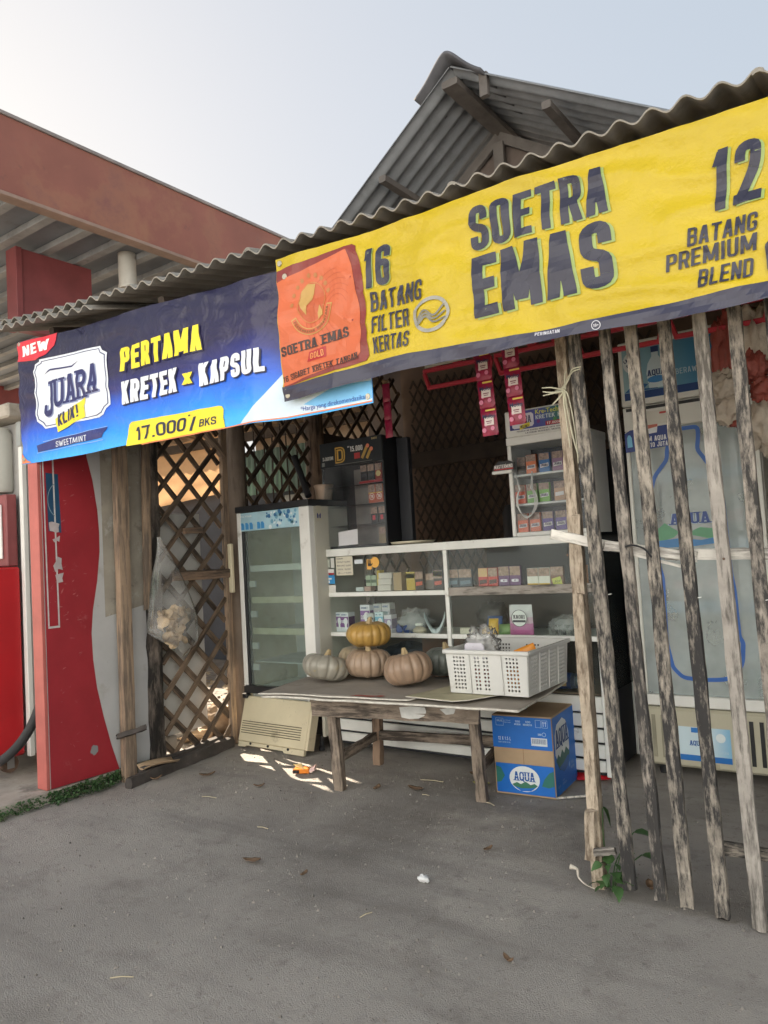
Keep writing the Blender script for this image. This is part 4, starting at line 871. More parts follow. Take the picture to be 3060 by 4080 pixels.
cp.beam('cleat', (-1.003, 2.576, 1.02), (-1.0, 2.576, 1.30), .03, .010, M_W_POST, rough=.002, seg=6)
rf = T('raffia_string', (-1.0, 2.56, 1.75), 'pale green raffia string knotted round the corner post, ends hanging', 'string')
M_RAF = mat('raffia', (.52, .50, .38), .7, .2, 20)
for k, pts in enumerate(([(-1.045, 2.576, 1.745), (-1.02, 2.574, 1.752), (-.985, 2.55, 1.775), (-.955, 2.52, 1.797), (-.925, 2.52, 1.803)], [(-1.045, 2.576, 1.752), (-1.02, 2.573, 1.758), (-.98, 2.55, 1.785), (-.955, 2.518, 1.806), (-.923, 2.52, 1.81)],
        [(-1.01, 2.572, 1.75), (-1.05, 2.56, 1.765), (-1.085, 2.55, 1.768)], [(-1.01, 2.572, 1.748), (-1.04, 2.55, 1.742), (-1.08, 2.545, 1.738)], [(-1.01, 2.572, 1.745), (-1.05, 2.55, 1.746), (-1.078, 2.54, 1.752)], [(-1.01, 2.572, 1.745), (-1.03, 2.56, 1.72), (-1.05, 2.55, 1.70)],
        [(-1.012, 2.571, 1.75), (-1.01, 2.565, 1.69), (-1.005, 2.566, 1.62), (-1.0, 2.567, 1.54)], [(-1.008, 2.571, 1.75), (-1.0, 2.565, 1.68), (-.985, 2.56, 1.58), (-.968, 2.557, 1.50)], [(-1.01, 2.57, 1.75), (-.99, 2.56, 1.72), (-.975, 2.56, 1.60), (-.97, 2.555, 1.48)],
        [(-1.005, 2.571, 1.752), (-.99, 2.563, 1.79), (-.97, 2.56, 1.80)], [(-1.005, 2.571, 1.752), (-1.0, 2.563, 1.80), (-.99, 2.56, 1.815)])):
    rf.add('strand', MB().tube(cat(pts, 4), [.0035 - .0012 * (j / (4 * (len(pts) - 1))) for j in range(4 * (len(pts) - 1) + 1)], 5), M_RAF)

# ------------------------------------------------------------------ drinks refrigerator on the left
f1 = T('display_refrigerator', (-3.43, 3.82, 0), 'empty glass-door refrigerator with pale blue header beside the lattice', 'refrigerator')
fx0, fx1, fy = -3.757, -3.112, 3.55
M_FIN = mat('grey_fridge_liner', (.66, .68, .65), .6, .05, 3)
f1.box('cabinet_side', (fx0, fx0 + .02, fy + .05, 4.10, .09, 1.53), M_CREAM, .003)
f1.box('cabinet_side', (fx1 - .022, fx1, fy + .05, 4.10, .09, 1.53), mat('ivory_steel', (.58, .56, .48), .45, .06, 3, dirt=((.35, .3, .22), .25, 5)), .003)
f1.box('back_liner', (fx0 + .02, fx1 - .022, 4.06, 4.09, .30, 1.53), M_FIN, 0)
f1.box('floor_liner', (fx0 + .02, fx1 - .022, fy + .06, 4.06, .30, .36), M_FIN, 0)
f1.box('top_cap', (fx0 - .006, fx1 + .006, fy - .008, 4.12, 1.531, 1.572), M_BLACK, .004)
f1.box('door_stile', (fx0, fx0 + .036, fy, fy + .05, .385, 1.53), M_WHITEM, .004)
f1.box('door_stile', (fx1 - .085, fx1, fy, fy + .05, .30, 1.53), M_WHITEM, .004)
f1.box('gasket', (fx0 + .037, fx0 + .055, fy + .006, fy + .045, .385, 1.405), M_BLACK, .002)
f1.box('bottom_rail', (fx0, fx1 - .086, fy - .004, fy + .05, .335, .384), M_BLACK, .003)
hd = f1.box('header', (fx0 + .037, fx1 - .086, fy + .002, fy + .05, 1.406, 1.528), mat('pale_blue_header', c(176, 212, 226), .4, .12, 9), .003)
ps = []
for k, x in enumerate((-3.715, -3.675, -3.635, -3.565, -3.53)): ps += [[(x, 1.415, 0), (x + .030, 1.415, 0), (x + .030, 1.445, 0), (x + .02, 1.46, 0), (x, 1.46, 0)]]
for q in ps: f1.add('header_icon', MB().polys(front([q], 0, fy + .002, 0)), pr(70, 150, 210), parent=hd)
rq = random.Random(5)
for nm, col in (('ice_print', (225, 238, 243)), ('berry_print', (62, 120, 170)), ('splash_print', (120, 178, 205))):
    ps = [disc(rq.uniform(-3.48, -3.215), rq.uniform(1.42, 1.515), rq.uniform(.006, .016), 9, lay=rq.randint(0, 3)) for _ in range(16)]
    f1.add(nm, MB().polys(front(ps, 0, fy + .002, 0, .0012 + .0012 * (nm[0] == 'b') + .0006 * (nm[0] == 's'))), pr(*col), parent=hd, kind='stuff')
f1.add('maker_lettering', MB().polys(front(text('POLYTRON', .10, .012, .15, .1, .5), -3.715, fy + .002, 1.497)), pr(235, 242, 245), parent=hd)
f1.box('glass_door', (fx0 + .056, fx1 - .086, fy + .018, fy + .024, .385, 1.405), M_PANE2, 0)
for k, z in enumerate((1.155, .945, .74, .54)):
    s_ = f1.box('shelf', (fx0 + .07, fx1 - .10, fy + .047, 4.04, z - .008, z), mat('wire_shelf', (.5, .52, .5), .5), 0)
    if k < 3: f1.box('price_rail', (fx0 + .075, fx1 - .10, fy + .032, fy + .046, z - .022, z + .02), M_WHITEM if k == 0 else mat('yellowed_price_rail', (.62, .58, .42), .5), .002, parent=s_)
for z in (1.05, .85, .64, .50): f1.box('shelf_clip', (fx0 + .06, fx0 + .115, fy + .032, fy + .046, z - .02, z + .022), M_WHITEM, .002)
f1.add('duct_cover', MB().prism([(-3.30, 4.055, 1.5), (-3.20, 4.055, 1.5), (-3.16, 4.055, .9), (-3.21, 4.055, .9)], (0, -.06, 0)), M_FIN, .003)
st = f1.add('care_sticker', MB().poly([(fx1 + .001, 3.622, 1.435), (fx1 + .001, 3.672, 1.437), (fx1 + .001, 3.672, 1.545), (fx1 + .001, 3.622, 1.542)]), pr(205, 200, 180))
ps = ring(.025, .052, .046, .003, 4, PI / 4, 2 * PI + PI / 4)
f1.add('hands_mark', MB().polys(plane_map([[(.008, .015, 0), (.020, .015, 0), (.022, .035, 0), (.010, .05, 0), (.006, .04, 0)], [(.030, .015, 0), (.042, .015, 0), (.044, .04, 0), (.040, .05, 0), (.028, .035, 0)]], (fx1 + .001, 3.622, 1.437), (0, 1, 0), (0, 0, 1), (1, 0, 0))), pr(52, 60, 130), parent=st)
for x in (fx0 + .05, fx1 - .05):
    for y in (3.62, 4.05): f1.add('foot', MB().lathe([(.02, 0), (.02, .02), (.012, .03), (.012, .09)], 12, (x, y, 0)), M_BLACK)
f1.box('plinth', (fx0 + .02, fx1 - .02, fy + .08, 4.09, .09, .30), M_BLACK, .003)
f1.box('hinge_bolt', (fx0 - .01, fx0 + .03, fy - .012, fy + .03, .30, .332), M_BLACK, .003)
single('black_tube', MB().tube([(-3.20, 3.66, 1.60), (-3.36, 3.72, 1.88)], .022, 12), M_BLACK, 'black tube leaning on top of the refrigerator', 'tube', base=(-3.25, 3.68, 1.575))
single('plastic_tub', MB().lathe([(.05, 0), (.062, .09), (.066, .09), (.066, .10), (.05, .10)], 18, (-3.17, 3.78, 1.573)), mat('brown_plastic_tub', (.35, .25, .18), .5, .1, 5), 'small lidded tan tub on top of the refrigerator', 'tub', base=(-3.17, 3.78, 1.573), ang=30)
# detached grille panel leaning against it
gp = T('grille_panel', (-3.46, 3.47, 0), 'dirty cream grille panel leaning against the foot of the refrigerator', 'panel', local=True)
gp.e.rotation_euler = (R(-16), 0, R(-2))
gp.box('face', (-.305, .30, -.012, .012, .035, .325), M_CREAM, .006)
gp.box('right_return', (.301, .318, -.010, .055, .035, .33), M_CREAM, .003)
gp.box('top_return', (-.305, .30, .0125, .05, .308, .325), M_CREAM, .003)
for k in range(6): gp.box('slot', (-.285, .25, -.0155, -.0122, .088 + k * .0145, .0925 + k * .0145), mat('slot_grime', (.10, .08, .05), .9), 0)
gp.add('bottom_lip', MB().prism([(-.295, -.012, .034), (.295, -.012, .034), (.295, -.012, .0), (.13, -.012, .0), (.115, -.012, .012), (-.22, -.012, .012), (-.235, -.012, .002), (-.295, -.012, .002)], (0, .02, 0)), M_CREAM, .001)
for x in (-.18, -.02, .16): gp.add('hole', MB().poly([(x + .011 * math.cos(a * .52), -.0135, .026 + .008 * math.sin(a * .52)) for a in range(12)]), M_BLACK)

# ------------------------------------------------------------------ glass counter
ct = T('glass_counter', (-2.25, 3.95, 0), 'long white aluminium and glass shop counter with three display levels', 'display counter')
cx0, cx1, cy, cyb = -3.142, -1.345, 3.70, 4.20
ct.box('top_rail', (cx0, cx1, cy, cy + .03, 1.203, 1.25), M_ALU, .003)
ct.box('top_glass', (cx0, cx1, cy + .031, cyb, 1.240, 1.2495), M_PANE, 0)
for x in (cx0, cx1 - .028):
    ct.box('corner_upright', (x, x + .028, cy, cy + .028, .03, 1.202), M_ALU, .003); ct.box('corner_upright', (x, x + .028, cyb - .028, cyb, .03, 1.234), M_ALU, .003)
ct.box('mullion', (-2.247, -2.222, cy + .001, cy + .026, .43, 1.202), M_ALU, .002)
ct.box('shelf', (cx0 + .03, -2.25, cy + .03, cyb - .03, .955, .961), M_PANE, 0)
ct.box('shelf', (-2.22, cx1 - .03, cy + .03, cyb - .03, .958, .972), M_W_GREY, .001)
ct.box('shelf_edge', (cx0 + .03, -2.25, cy + .004, cy + .028, .948, .975), M_ALU, .002)
ct.beam('wood_shelf_edge', (-2.215, cy - .008, .966), (-1.38, cy - .008, .972), .014, .048, M_W_GREY, upv=(0, 0, 1), rough=.0012, seg=12, label='unpainted wooden batten along the right-hand shelf')
ct.box('shelf', (cx0 + .03, cx1 - .03, cy + .03, cyb - .03, .705, .711), M_ALU, 0)
ct.box('shelf_edge', (cx0 + .03, -2.25, cy + .004, cy + .028, .700, .726), M_ALU, .002)
ct.box('shelf_edge', (-2.22, cx1 - .03, cy + .004, cy + .028, .700, .726), M_ALU, .002)
ct.box('floor_board', (cx0 + .03, cx1 - .03, cy + .03, cyb - .03, .425, .435), M_PLY, 0)
ct.box('back_panel', (cx0 + .03, cx1 - .03, cyb - .012, cyb - .004, .43, .95), mat('dim_brown_back', (.055, .045, .04), .7, .3, 3), 0)
ct.box('back_panel', (-2.22, cx1 - .03, cyb - .012, cyb - .004, .97, 1.23), M_DARKW, 0)
ct.box('glass_pane', (cx0 + .029, -2.248, cy + .012, cy + .017, .43, 1.202), M_PANE, 0)
ct.box('glass_pane', (-2.221, cx1 - .029, cy + .012, cy + .017, .43, 1.202), M_PANE, 0)
ct.box('side_pane', (cx0 + .010, cx0 + .015, cy + .029, cyb - .029, .43, 1.202), M_PANE, 0)
ct.box('side_pane', (cx1 - .015, cx1 - .010, cy + .029, cyb - .029, .43, 1.202), M_PANE, 0)
for z0, z1 in ((.05, .105), (.118, .185), (.198, .26), (.272, .335), (.345, .424)): ct.box('base_slat', (cx0 + .03, cx1 - .03, cy + .004, cy + .022, z0, z1), M_ALU, .004)
ct.box('base_back', (cx0 + .03, cx1 - .03, cy + .03, cyb - .01, .03, .42), M_DARKW, 0)
# notices stuck on the glass
def notice(name, x, z, w_, h_, col, label=None, lines_=(), ink=(60, 60, 70), y=cy + .0115):
    o = ct.add(name, MB().polys(front(rect(0, w_, 0, h_), x, y, z, .0006)), pr(*col), label=label)
    if lines_:
        ps = []
        for s_, lx, lz, lw, lh, bold in lines_: ps += shift(font(s_, W=lw, H=lh, bold=bold), lx, lz)
        ct.add('lettering', MB().polys(front(ps, x, y, z, .0012)), pr(*ink), parent=o)
    return o
notice('price_note', -3.045, 1.082, .135, .118, (205, 200, 182), 'handwritten price list on a cream card', (('ECERAN', .008, .100, .05, .012, .01), ('234 Rp/4  Rp2800', .010, .076, .105, .013, .005), ('MARLONG  Rp2500', .010, .053, .11, .013, .005), ('SURYA   Rp2500', .012, .030, .105, .013, .005), ('GB ------> Rp2000', .014, .007, .108, .013, .005)))
notice('pale_card', -3.128, 1.135, .034, .052, (190, 196, 186))
notice('pale_card', -3.088, 1.132, .030, .062, (215, 215, 210))
notice('red_white_card', -3.125, 1.088, .062, .036, (222, 220, 218), None)
ct.add('card_band', MB().polys(front(rect(.015, .062, 0, .012), -3.125, cy + .0115, 1.088, .0012)), pr(175, 50, 62))
notice('blue_card', -3.122, 1.030, .062, .055, (64, 150, 210), None)
ct.add('card_panels', MB().polys(front(rect(.006, .036, .028, .038) + rect(.006, .02, .006, .022), -3.122, cy + .0115, 1.030, .0012)), pr(232, 236, 238))
notice('white_card', -3.122, .955, .066, .068, (222, 220, 214))
notice('strip_card', -2.895, 1.150, .065, .026, (205, 212, 218))
ag = notice('age_sticker', -2.80, 1.112, .038, .062, (232, 176, 84), 'round yellow and black age limit sticker with a hand')
ct.add('age_disc', MB().polys(front([disc(.062, .042, .033, 24)], -2.80, cy + .0115, 1.112, .0003)), pr(232, 176, 84), parent=ag)
ct.add('hand_mark', MB().polys(front([[(.010, .02, 0), (.034, .02, 0), (.034, .036, 0), (.008, .036, 0)], [(.008, .036, 1), (.013, .036, 1), (.013, .058, 1), (.009, .058, 1)], [(.015, .036, 1), (.020, .036, 1), (.020, .062, 1), (.016, .062, 1)], [(.022, .036, 1), (.027, .036, 1), (.027, .061, 1), (.023, .061, 1)], [(.029, .036, 1), (.034, .036, 1), (.034, .055, 1), (.030, .055, 1)], [(.034, .02, 2), (.047, .034, 2), (.044, .038, 2), (.033, .03, 2)]], -2.80, cy + .0115, 1.112, .0010)), pr(40, 30, 24), parent=ag)
ct.add('age_lettering', MB().polys(front(text('21+', .022, .012, .18, .12, .5), -2.792, cy + .0115, 1.116, .0024)), pr(240, 200, 120), parent=ag)

# ------------------------------------------------------------------ cigarette packs and other small goods
GORE = mat('warning_picture', (.34, .22, .17), .5, .5, 60, dirt=((.55, .48, .42), .4, 70))
ORD = ('first', 'second', 'third', 'fourth', 'fifth', 'sixth', 'seventh', 'eighth')
def pack(x, y, z, w_, h_, col, label, group, logo='', inkc=(235, 235, 235), top=.42, panel=None, d_=.022, rz=0.0, nm='cigarette_pack', cat_='cigarettes', band=None, tcol=None):
    t = T(nm, (x + w_ / 2, y, z), label, cat_, group, rotz=rz, local=True); hw = w_ / 2
    t.box('carton', (-hw, hw, 0, d_, 0, h_), pr(*col), .0012)
    if top: t.add('warning_picture', MB().polys(front(rect(-hw + .001, hw - .001, h_ * (1 - top), h_ - .001), 0, 0, 0, .0005)), tcol or GORE)
    if panel: t.add('badge', MB().polys(front([[(-hw * .8, h_ * .22, 0), (hw * .8, h_ * .27, 0), (hw * .8, h_ * .46, 0), (-hw * .8, h_ * .42, 0)]], 0, 0, 0, .0006)), pr(*panel))
    if band: t.add('band', MB().polys(front(rect(-hw + .001, hw - .001, h_ * band[0], h_ * band[1]), 0, 0, 0, .0005)), pr(*band[2]))
    if logo:
        wl = w_ * .66; t.add('lettering', MB().polys(front(shift(text(logo, wl, min(h_ * .13, wl * .5), .2, .1, .5, 0, len(logo) > 3), -wl / 2, h_ * .29), 0, 0, 0, .0012)), pr(*inkc))
    return t
ys = cy + .045; zs = .975
GP = 'cigarette packs on the counter top shelf'
pack(-2.262, ys, zs, .084, .115, (44, 58, 72), 'first slate blue cigarette pack right of the counter mullion', GP, '', panel=(96, 116, 132))
pack(-2.175, ys, zs, .084, .115, (44, 58, 72), 'second slate blue cigarette pack right of the counter mullion', GP, '', panel=(96, 116, 132))
pack(-2.048, ys, zs, .058, .115, (196, 60, 54), 'left one of two red and gold cigarette packs in the counter', GP, '', panel=(70, 40, 34), band=(.0, .12, (214, 178, 96)), tcol=pr(210, 170, 120))
pack(-1.987, ys, zs, .058, .115, (196, 60, 54), 'right one of two red and gold cigarette packs in the counter', GP, '', panel=(70, 40, 34), band=(.0, .12, (214, 178, 96)))
pack(-1.922, ys, zs, .064, .120, (104, 62, 112), 'left one of two purple cigarette packs with a white G', GP, 'G', (230, 225, 235))
pack(-1.855, ys, zs, .064, .120, (104, 62, 112), 'right one of two purple cigarette packs with a white G', GP, 'G', (230, 225, 235))
pack(-1.752, ys, zs, .064, .105, (232, 228, 218), 'left one of two white and yellow cigarette packs in the counter', GP, '', band=(.0, .22, (236, 190, 70)))
pack(-1.686, ys, zs, .064, .105, (232, 228, 218), 'right one of two white and yellow cigarette packs in the counter', GP, '', band=(.0, .22, (236, 190, 70)))
t_ = pack(-1.619, ys, zs, .072, .108, (120, 78, 56), 'brown cigarette pack with a slanted yellow-green price sticker', GP)
t_.add('price_sticker', MB().polys(front(shift(rect(0, .05, 0, .042), -.018, .004, .25), 0, 0, 0, .002)), pr(206, 208, 92))
t_.add('sticker_lettering', MB().polys(front(shift(font('Abal', W=.036), -.012, .022, .25), 0, 0, 0, .003)), pr(70, 80, 40))
pack(-1.47, ys, zs, .05, .11, (214, 130, 60), 'orange cigarette pack at the far right end of the counter shelf', GP, '76', (240, 230, 220))
zl = .977
pack(-2.537, ys, zl, .060, .108, (196, 168, 74), 'gold cigarette pack with yellow price tag in the left counter bay', GP, '', band=(.66, .9, (226, 222, 70)), tcol=pr(200, 176, 90))
pack(-2.474, ys, zl, .056, .110, (58, 44, 44), 'dark brown cigarette pack with red emblem in the left counter bay', GP, '', panel=(196, 84, 60))
pack(-2.345, ys, zl, .060, .112, (52, 40, 42), 'dark cigarette pack with yellow price tag beside the counter mullion', GP, '', panel=(190, 76, 58), band=(.68, .95, (226, 222, 70)))
pack(-2.412, ys + .02, zl, .06, .095, (92, 84, 78), 'plain grey-brown pack behind the dark ones in the counter', GP)
pack(-2.632, ys, zl, .060, .108, (170, 145, 112), 'plain beige carton in the left counter bay', None, top=0, d_=.06, nm='carton', cat_='carton')
for k in range(3): pack(-2.752 + .004 * k, ys + .002 * k, zl + k * .037, .098, .035, (214, 206, 200), ('bottom', 'middle', 'top')[k] + ' one of three stacked white cartons in the counter', 'stacked white cartons', top=0, d_=.08, nm='carton', cat_='carton')
pack(-2.775, ys + .03, zl, .022, .125, (206, 176, 60), 'narrow yellow carton standing behind the stacked white cartons', None, top=0, d_=.05, nm='carton', cat_='carton')
for k in range(2): pack(-2.87 + .042 * k, ys + .04, zl + .03, .038, .065, (176, 190, 168), ('left', 'right')[k] + ' one of two small pale green boxes in the counter', 'small green boxes', top=0, nm='small_box', cat_='box', band=(.3, .6, (90, 110, 90)))
pack(-2.86, ys + .005, zl, .05, .028, (190, 160, 150), 'small pink box lying in the left counter bay', None, top=0, nm='small_box', cat_='box', d_=.05)
pack(-2.93, ys + .01, zl, .06, .024, (200, 206, 206), 'small pale grey box lying behind the white card', None, top=0, nm='small_box', cat_='box', d_=.05)
pack(-2.93, ys + .10, zl, .11, .07, (14, 16, 20), 'black box behind the handwritten price list', None, top=0, nm='small_box', cat_='box', d_=.05)
# light bulb boxes
def bulb_box(x, y, w_, h_, dp, c1, label, num='', c2=(228, 230, 236), name_='HEMAT', z=.712, rz=.0):
    t = T('bulb_box', (x + w_ / 2, y, z), label, 'bulb box', 'light bulb boxes in the counter', rotz=rz, local=True); hw = w_ / 2
    t.box('carton', (-hw, hw, 0, dp, 0, h_), pr(*c2), .001)
    t.add('colour_field', MB().polys(front(rect(-hw + .001, hw - .001, h_ * .30, h_ * .80), 0, 0, 0, .0005)), pr(*c1))
    bx_ = hw * .30; t.add('bulb_print', MB().polys(front([disc(bx_, h_ * .58, hw * .55, 16, h_ * .17), [(bx_ - hw * .25, h_ * .22, 1), (bx_ + hw * .25, h_ * .22, 1), (bx_ + hw * .3, h_ * .46, 1), (bx_ - hw * .3, h_ * .46, 1)]], 0, 0, 0, .0011)), pr(238, 238, 242))
    if name_: t.add('lettering', MB().polys(front(shift(text(name_, w_ * .7, h_ * .07, .18, .1, .5), -hw * .75, h_ * .86), 0, 0, 0, .0009)), pr(52, 84, 130))
    if num: t.add('wattage', MB().polys(front(shift(text(num, w_ * (.16 * len(num)), h_ * .14, .18, .1, .5), -hw * .82, h_ * .5), 0, 0, 0, .0022)), pr(240, 240, 244))
    t.add('side_print', MB().polys(plane_map(rect(.004, dp - .004, h_ * .3, h_ * .8), (hw, 0, 0), (0, 1, 0), (0, 0, 1), (1, 0, 0), .0005)), pr(*[int(v * .8) for v in c1]))
yb_ = cy + .05
bulb_box(-3.118, yb_ + .015, .05, .132, .06, (122, 72, 138), 'purple and white bulb box at the far left of the middle shelf', '5')
bulb_box(-3.062, yb_, .062, .132, .07, (122, 72, 138), 'purple bulb box numbered ten on the middle shelf', '10')
bulb_box(-2.918, yb_ + .02, .075, .178, .075, (136, 96, 158), 'tall purple bulb box numbered twenty behind the stacked pumpkin', '20')
bulb_box(-2.835, yb_ + .05, .06, .182, .06, (168, 168, 176), 'tall grey bulb box behind the small bulb boxes', '', (178, 182, 182))
bulb_box(-2.770, yb_ + .05, .06, .184, .06, (176, 176, 182), 'second tall grey bulb box behind the light blue one', '', (188, 190, 190))
bulb_box(-2.845, yb_ - .01, .052, .128, .05, (86, 92, 98), 'small dark grey bulb box on the middle shelf', '', (196, 200, 200), '')
bulb_box(-2.782, yb_ - .012, .062, .135, .055, (112, 184, 214), 'light blue bulb box on the middle shelf', '5', (206, 228, 236), 'OL SY')
bulb_box(-2.712, yb_ - .012, .054, .118, .06, (160, 142, 182), 'small lilac bulb box on the middle shelf', '5', (222, 220, 228), '')
# loose goods on the middle shelf
lump('clear_bag_bundle', -2.55, 3.83, .712, .11, .07, .075, M_BAGC, 'crumpled clear plastic bag bundle on the middle shelf, left bay', 'plastic bag', sd=2, f=3.5, amp=.5)
for k in range(3): lump('blue_sachet', -2.63 + .045 * k, 3.775 + .01 * k, .712, .022, .012, .028, pr(42, 78, 150), ('left', 'middle', 'right')[k] + ' one of three small blue sachets in the crumpled bag', 'sachet', 'blue sachets', sd=k)
lump('biscuit_roll', -2.475, 3.765, .712, .045, .03, .024, mat('cream_wrapper', (.60, .52, .40), .4, .25, 30, bump=.6, bsc=30), 'cream wrapped roll on the middle shelf beside the bag bundle', 'packet', sd=7, f=4, amp=.2)
lump('white_lid', -2.49, 3.78, .758, .030, .022, .012, pr(230, 230, 226), 'small white lid on top of the cream roll', 'cup', sd=1, amp=.05)  # white lid, a flattened lump on the cream roll
curl('paper_sheet', -2.385, 3.80, .712, .12, .07, .5, .10, pr(196, 204, 208), 'curled white paper standing in the counter by the mullion', 'paper')
pack(-2.20, 3.765, .712, .085, .042, (214, 208, 190), 'small cream soap box with a portrait on the middle shelf', None, top=0, nm='soap_box', cat_='soap', d_=.03, logo='')
def pouch(x, y, z, w_, h_, rot, tilt, cols, label, cat_='packet', group=None, letters=None, dep=.018):
    t = T('packet', (x, y, z), label, cat_, group, rotz=rot, local=True); t.e.rotation_euler = (tilt, 0, rot)
    def f(s_):
        def g(u, v):
            a = (u - .5) * 2; b = (v - .5) * 2; th = dep * (1 - a * a) ** .5 * (1 - b ** 4) * (1.0 - .25 * v)
            return (a * w_ / 2 * (1 + .05 * (1 - v)), s_ * th + .003 * noise.noise(Vector((u * 5, v * 6, x * 9))), v * h_)
        return g
    mb = MB(); mb.grid(f(-1), 10, 10); mb.grid(f(1), 10, 10); me = mb.mesh('wrapper', 0, True)
    if isinstance(cols, list):
        for cc in cols: me.materials.append(cc)
        for p in me.polygons: p.material_index = min(len(cols) - 1, int((1 - p.center.z / h_) * len(cols)))
        obj('wrapper', me, None, t.e)
    else: obj('wrapper', me, cols, t.e)
    if letters:
        for s_, lx, lz, lw, lh, col in letters: t.add('lettering', MB().polys(front(shift(text(s_, lw, lh, .18, .1, .5), lx, lz), 0, -dep * 1.02, 0, .0015)), pr(*col))
    return t
kt = pouch(-1.825, 3.79, .712, .135, .170, 0, 0, [pr(214, 214, 216), pr(214, 212, 216), pr(208, 178, 196), pr(198, 128, 172), pr(196, 110, 160)], 'white and pink stand-up refill pouch on the middle shelf', 'pouch', None, None, .022)
kt.add('label_disc', MB().polys(front([disc(.0, .098, .045, 24)], 0, -.0225, 0, .0015)), pr(232, 232, 232))
kt.add('label_ring', MB().polys(front(ring(.0, .098, .045, .003, 24), 0, -.0225, 0, .0022)), pr(60, 60, 72))
kt.add('lettering', MB().polys(front(shift(text('KAORI', .066, .020, .16, .1, .5, 0, True), -.033, .096), 0, -.0225, 0, .003)), pr(60, 54, 70))
kt.add('label_band', MB().polys(front(rect(-.038, .038, .076, .088), 0, -.0225, 0, .0026)), pr(60, 60, 72))
pouch(-1.985, 3.76, .715, .055, .095, .2, -.25, mat('yellow_wrapper', c(222, 178, 62), .35, .15, 20), 'yellow packet leaning against the counter glass above the crate')
pouch(-2.06, 3.80, .712, .07, .05, -.5, -.5, mat('gold_wrapper', c(206, 170, 100), .35, .2, 20), 'crumpled gold packet on the middle shelf beside the yellow packet')
pouch(-1.95, 3.85, .712, .08, .06, .4, -.4, mat('green_wrapper', c(150, 190, 120), .35, .2, 20), 'pale green packet lying behind the yellow packet')
pouch(-2.05, 3.90, .73, .09, .08, .1, -.3, mat('blue_wrapper', c(56, 92, 150), .35, .2, 20), 'blue packet behind the gold one on the middle shelf')
lump('clear_cup_bundle', -1.58, 3.84, .712, .10, .06, .055, M_BAGC, 'clear bag of plastic cups on the middle shelf, right bay', 'plastic cups', sd=12, f=3, amp=.3)
for k in range(4): single('plastic_cup', MB().lathe([(.018, 0), (.024, .06), (.026, .062), (.022, .058), (.016, .004)], 14, (-1.65 + k * .045, 3.80, .713)), M_FILM, ORD[k] + ' clear plastic cup from the left in the counter right bay', 'cup', 'clear plastic cups', base=(-1.65 + k * .045, 3.80, .713), smooth=True)
lump('dark_bag', -2.10, 3.98, .712, .10, .06, .085, M_BLACK, 'black plastic bag at the back of the middle shelf', 'plastic bag', sd=4)
lump('dark_sack', -2.68, 3.92, .436, .17, .12, .10, mat('navy_sack', (.02, .03, .055), .5, .3, 8), 'navy plastic sack on the counter floor behind the pumpkins', 'sack', sd=8)
pack(-2.50, 3.82, .436, .30, .25, (96, 62, 44), 'brown carton on the counter floor behind the pumpkins', None, top=0, nm='carton', cat_='carton', d_=.2)
pack(-2.36, 3.74, .52, .095, .09, (158, 180, 190), 'pale blue leaflet box behind the right-hand pumpkins', None, 'CERMAT', (60, 90, 130), top=0, nm='small_box', cat_='box')
bo = T('water_bottle', (-1.60, 3.82, .475), 'blue labelled water bottle lying on the counter floor behind the post', 'bottle', local=True); bo.e.rotation_euler = (0, PI / 2, .1)
bo.add('body', MB().lathe([(.01, -.14), (.038, -.14), (.042, -.12), (.042, .05), (.03, .10), (.014, .12), (.014, .145), (.004, .145)], 20), glass('blue_pet', (.55, .75, .9), 1.4, .1), ang=40)
bo.add('label', MB().lathe([(.043, -.07), (.0432, -.069), (.0432, .03), (.043, .031)], 20), pr(34, 62, 120), ang=40)
bo.add('label_panel', MB().box(-.02, .02, -.0445, -.0435, -.05, .01), pr(214, 170, 110))
# ------------------------------------------------------------------ black cigarette cabinet on the counter
dj = T('black_cigarette_cabinet', (-2.90, 3.85, 1.251), 'tall black cigarette display cabinet with gold emblem, on the left of the counter', 'display cabinet')
dx0, dx1, dy, dyb, dz0, dz1 = -3.150, -2.655, 3.735, 3.95, 1.251, 1.935
dj.box('side', (dx0, dx0 + .014, dy + .012, dyb, dz0, dz1), M_BLACK, .002); dj.box('side', (dx1 - .014, dx1, dy + .012, dyb, dz0, dz1), M_BLACK, .002)
dj.box('back', (dx0 + .014, dx1 - .014, dyb - .012, dyb, dz0, dz1), M_BLACK, 0); dj.box('bottom', (dx0 + .014, dx1 - .014, dy + .012, dyb - .012, dz0, dz0 + .016), M_BLACK, 0); dj.box('top', (dx0 + .014, dx1 - .014, dy + .012, dyb - .012, dz1 - .012, dz1), M_BLACK, 0)
hd = dj.box('header', (dx0, dx1, dy, dy + .011, 1.775, dz1), mat('gloss_black_header', (.022, .026, .030), .3, .2, 5), .002)
for z in (1.645, 1.52, 1.395): dj.box('shelf', (dx0 + .015, dx1 - .015, dy + .02, dyb - .013, z - .006, z), M_ACRYL, 0)
dj.box('front_pane', (dx0 + .004, dx1 - .004, dy + .003, dy + .006, dz0 + .004, 1.773), M_ACRYL, 0)
dj.box('inner_panel', (dx0 + .12, dx1 - .015, dyb - .02, dyb - .013, dz0 + .02, 1.765), mat('grey_brown_card', (.22, .19, .17), .6, .3, 6), 0)
def fp(TT, name, ps, x, y, z, col, par=None, d=.0012, rough=.4): return TT.add(name, MB().polys(front(ps, x, y, z, d)), pr(*col, rough), parent=par)
fp(dj, 'lettering', text('DJARUM', .085, .022, .15, .12, .52, 0, True), -3.125, dy, 1.822, (196, 196, 190), hd)
fp(dj, 'emblem_letter', text('D', .080, .102, .24, .1, .72, 0), -3.022, dy, 1.795, (190, 152, 72), hd)
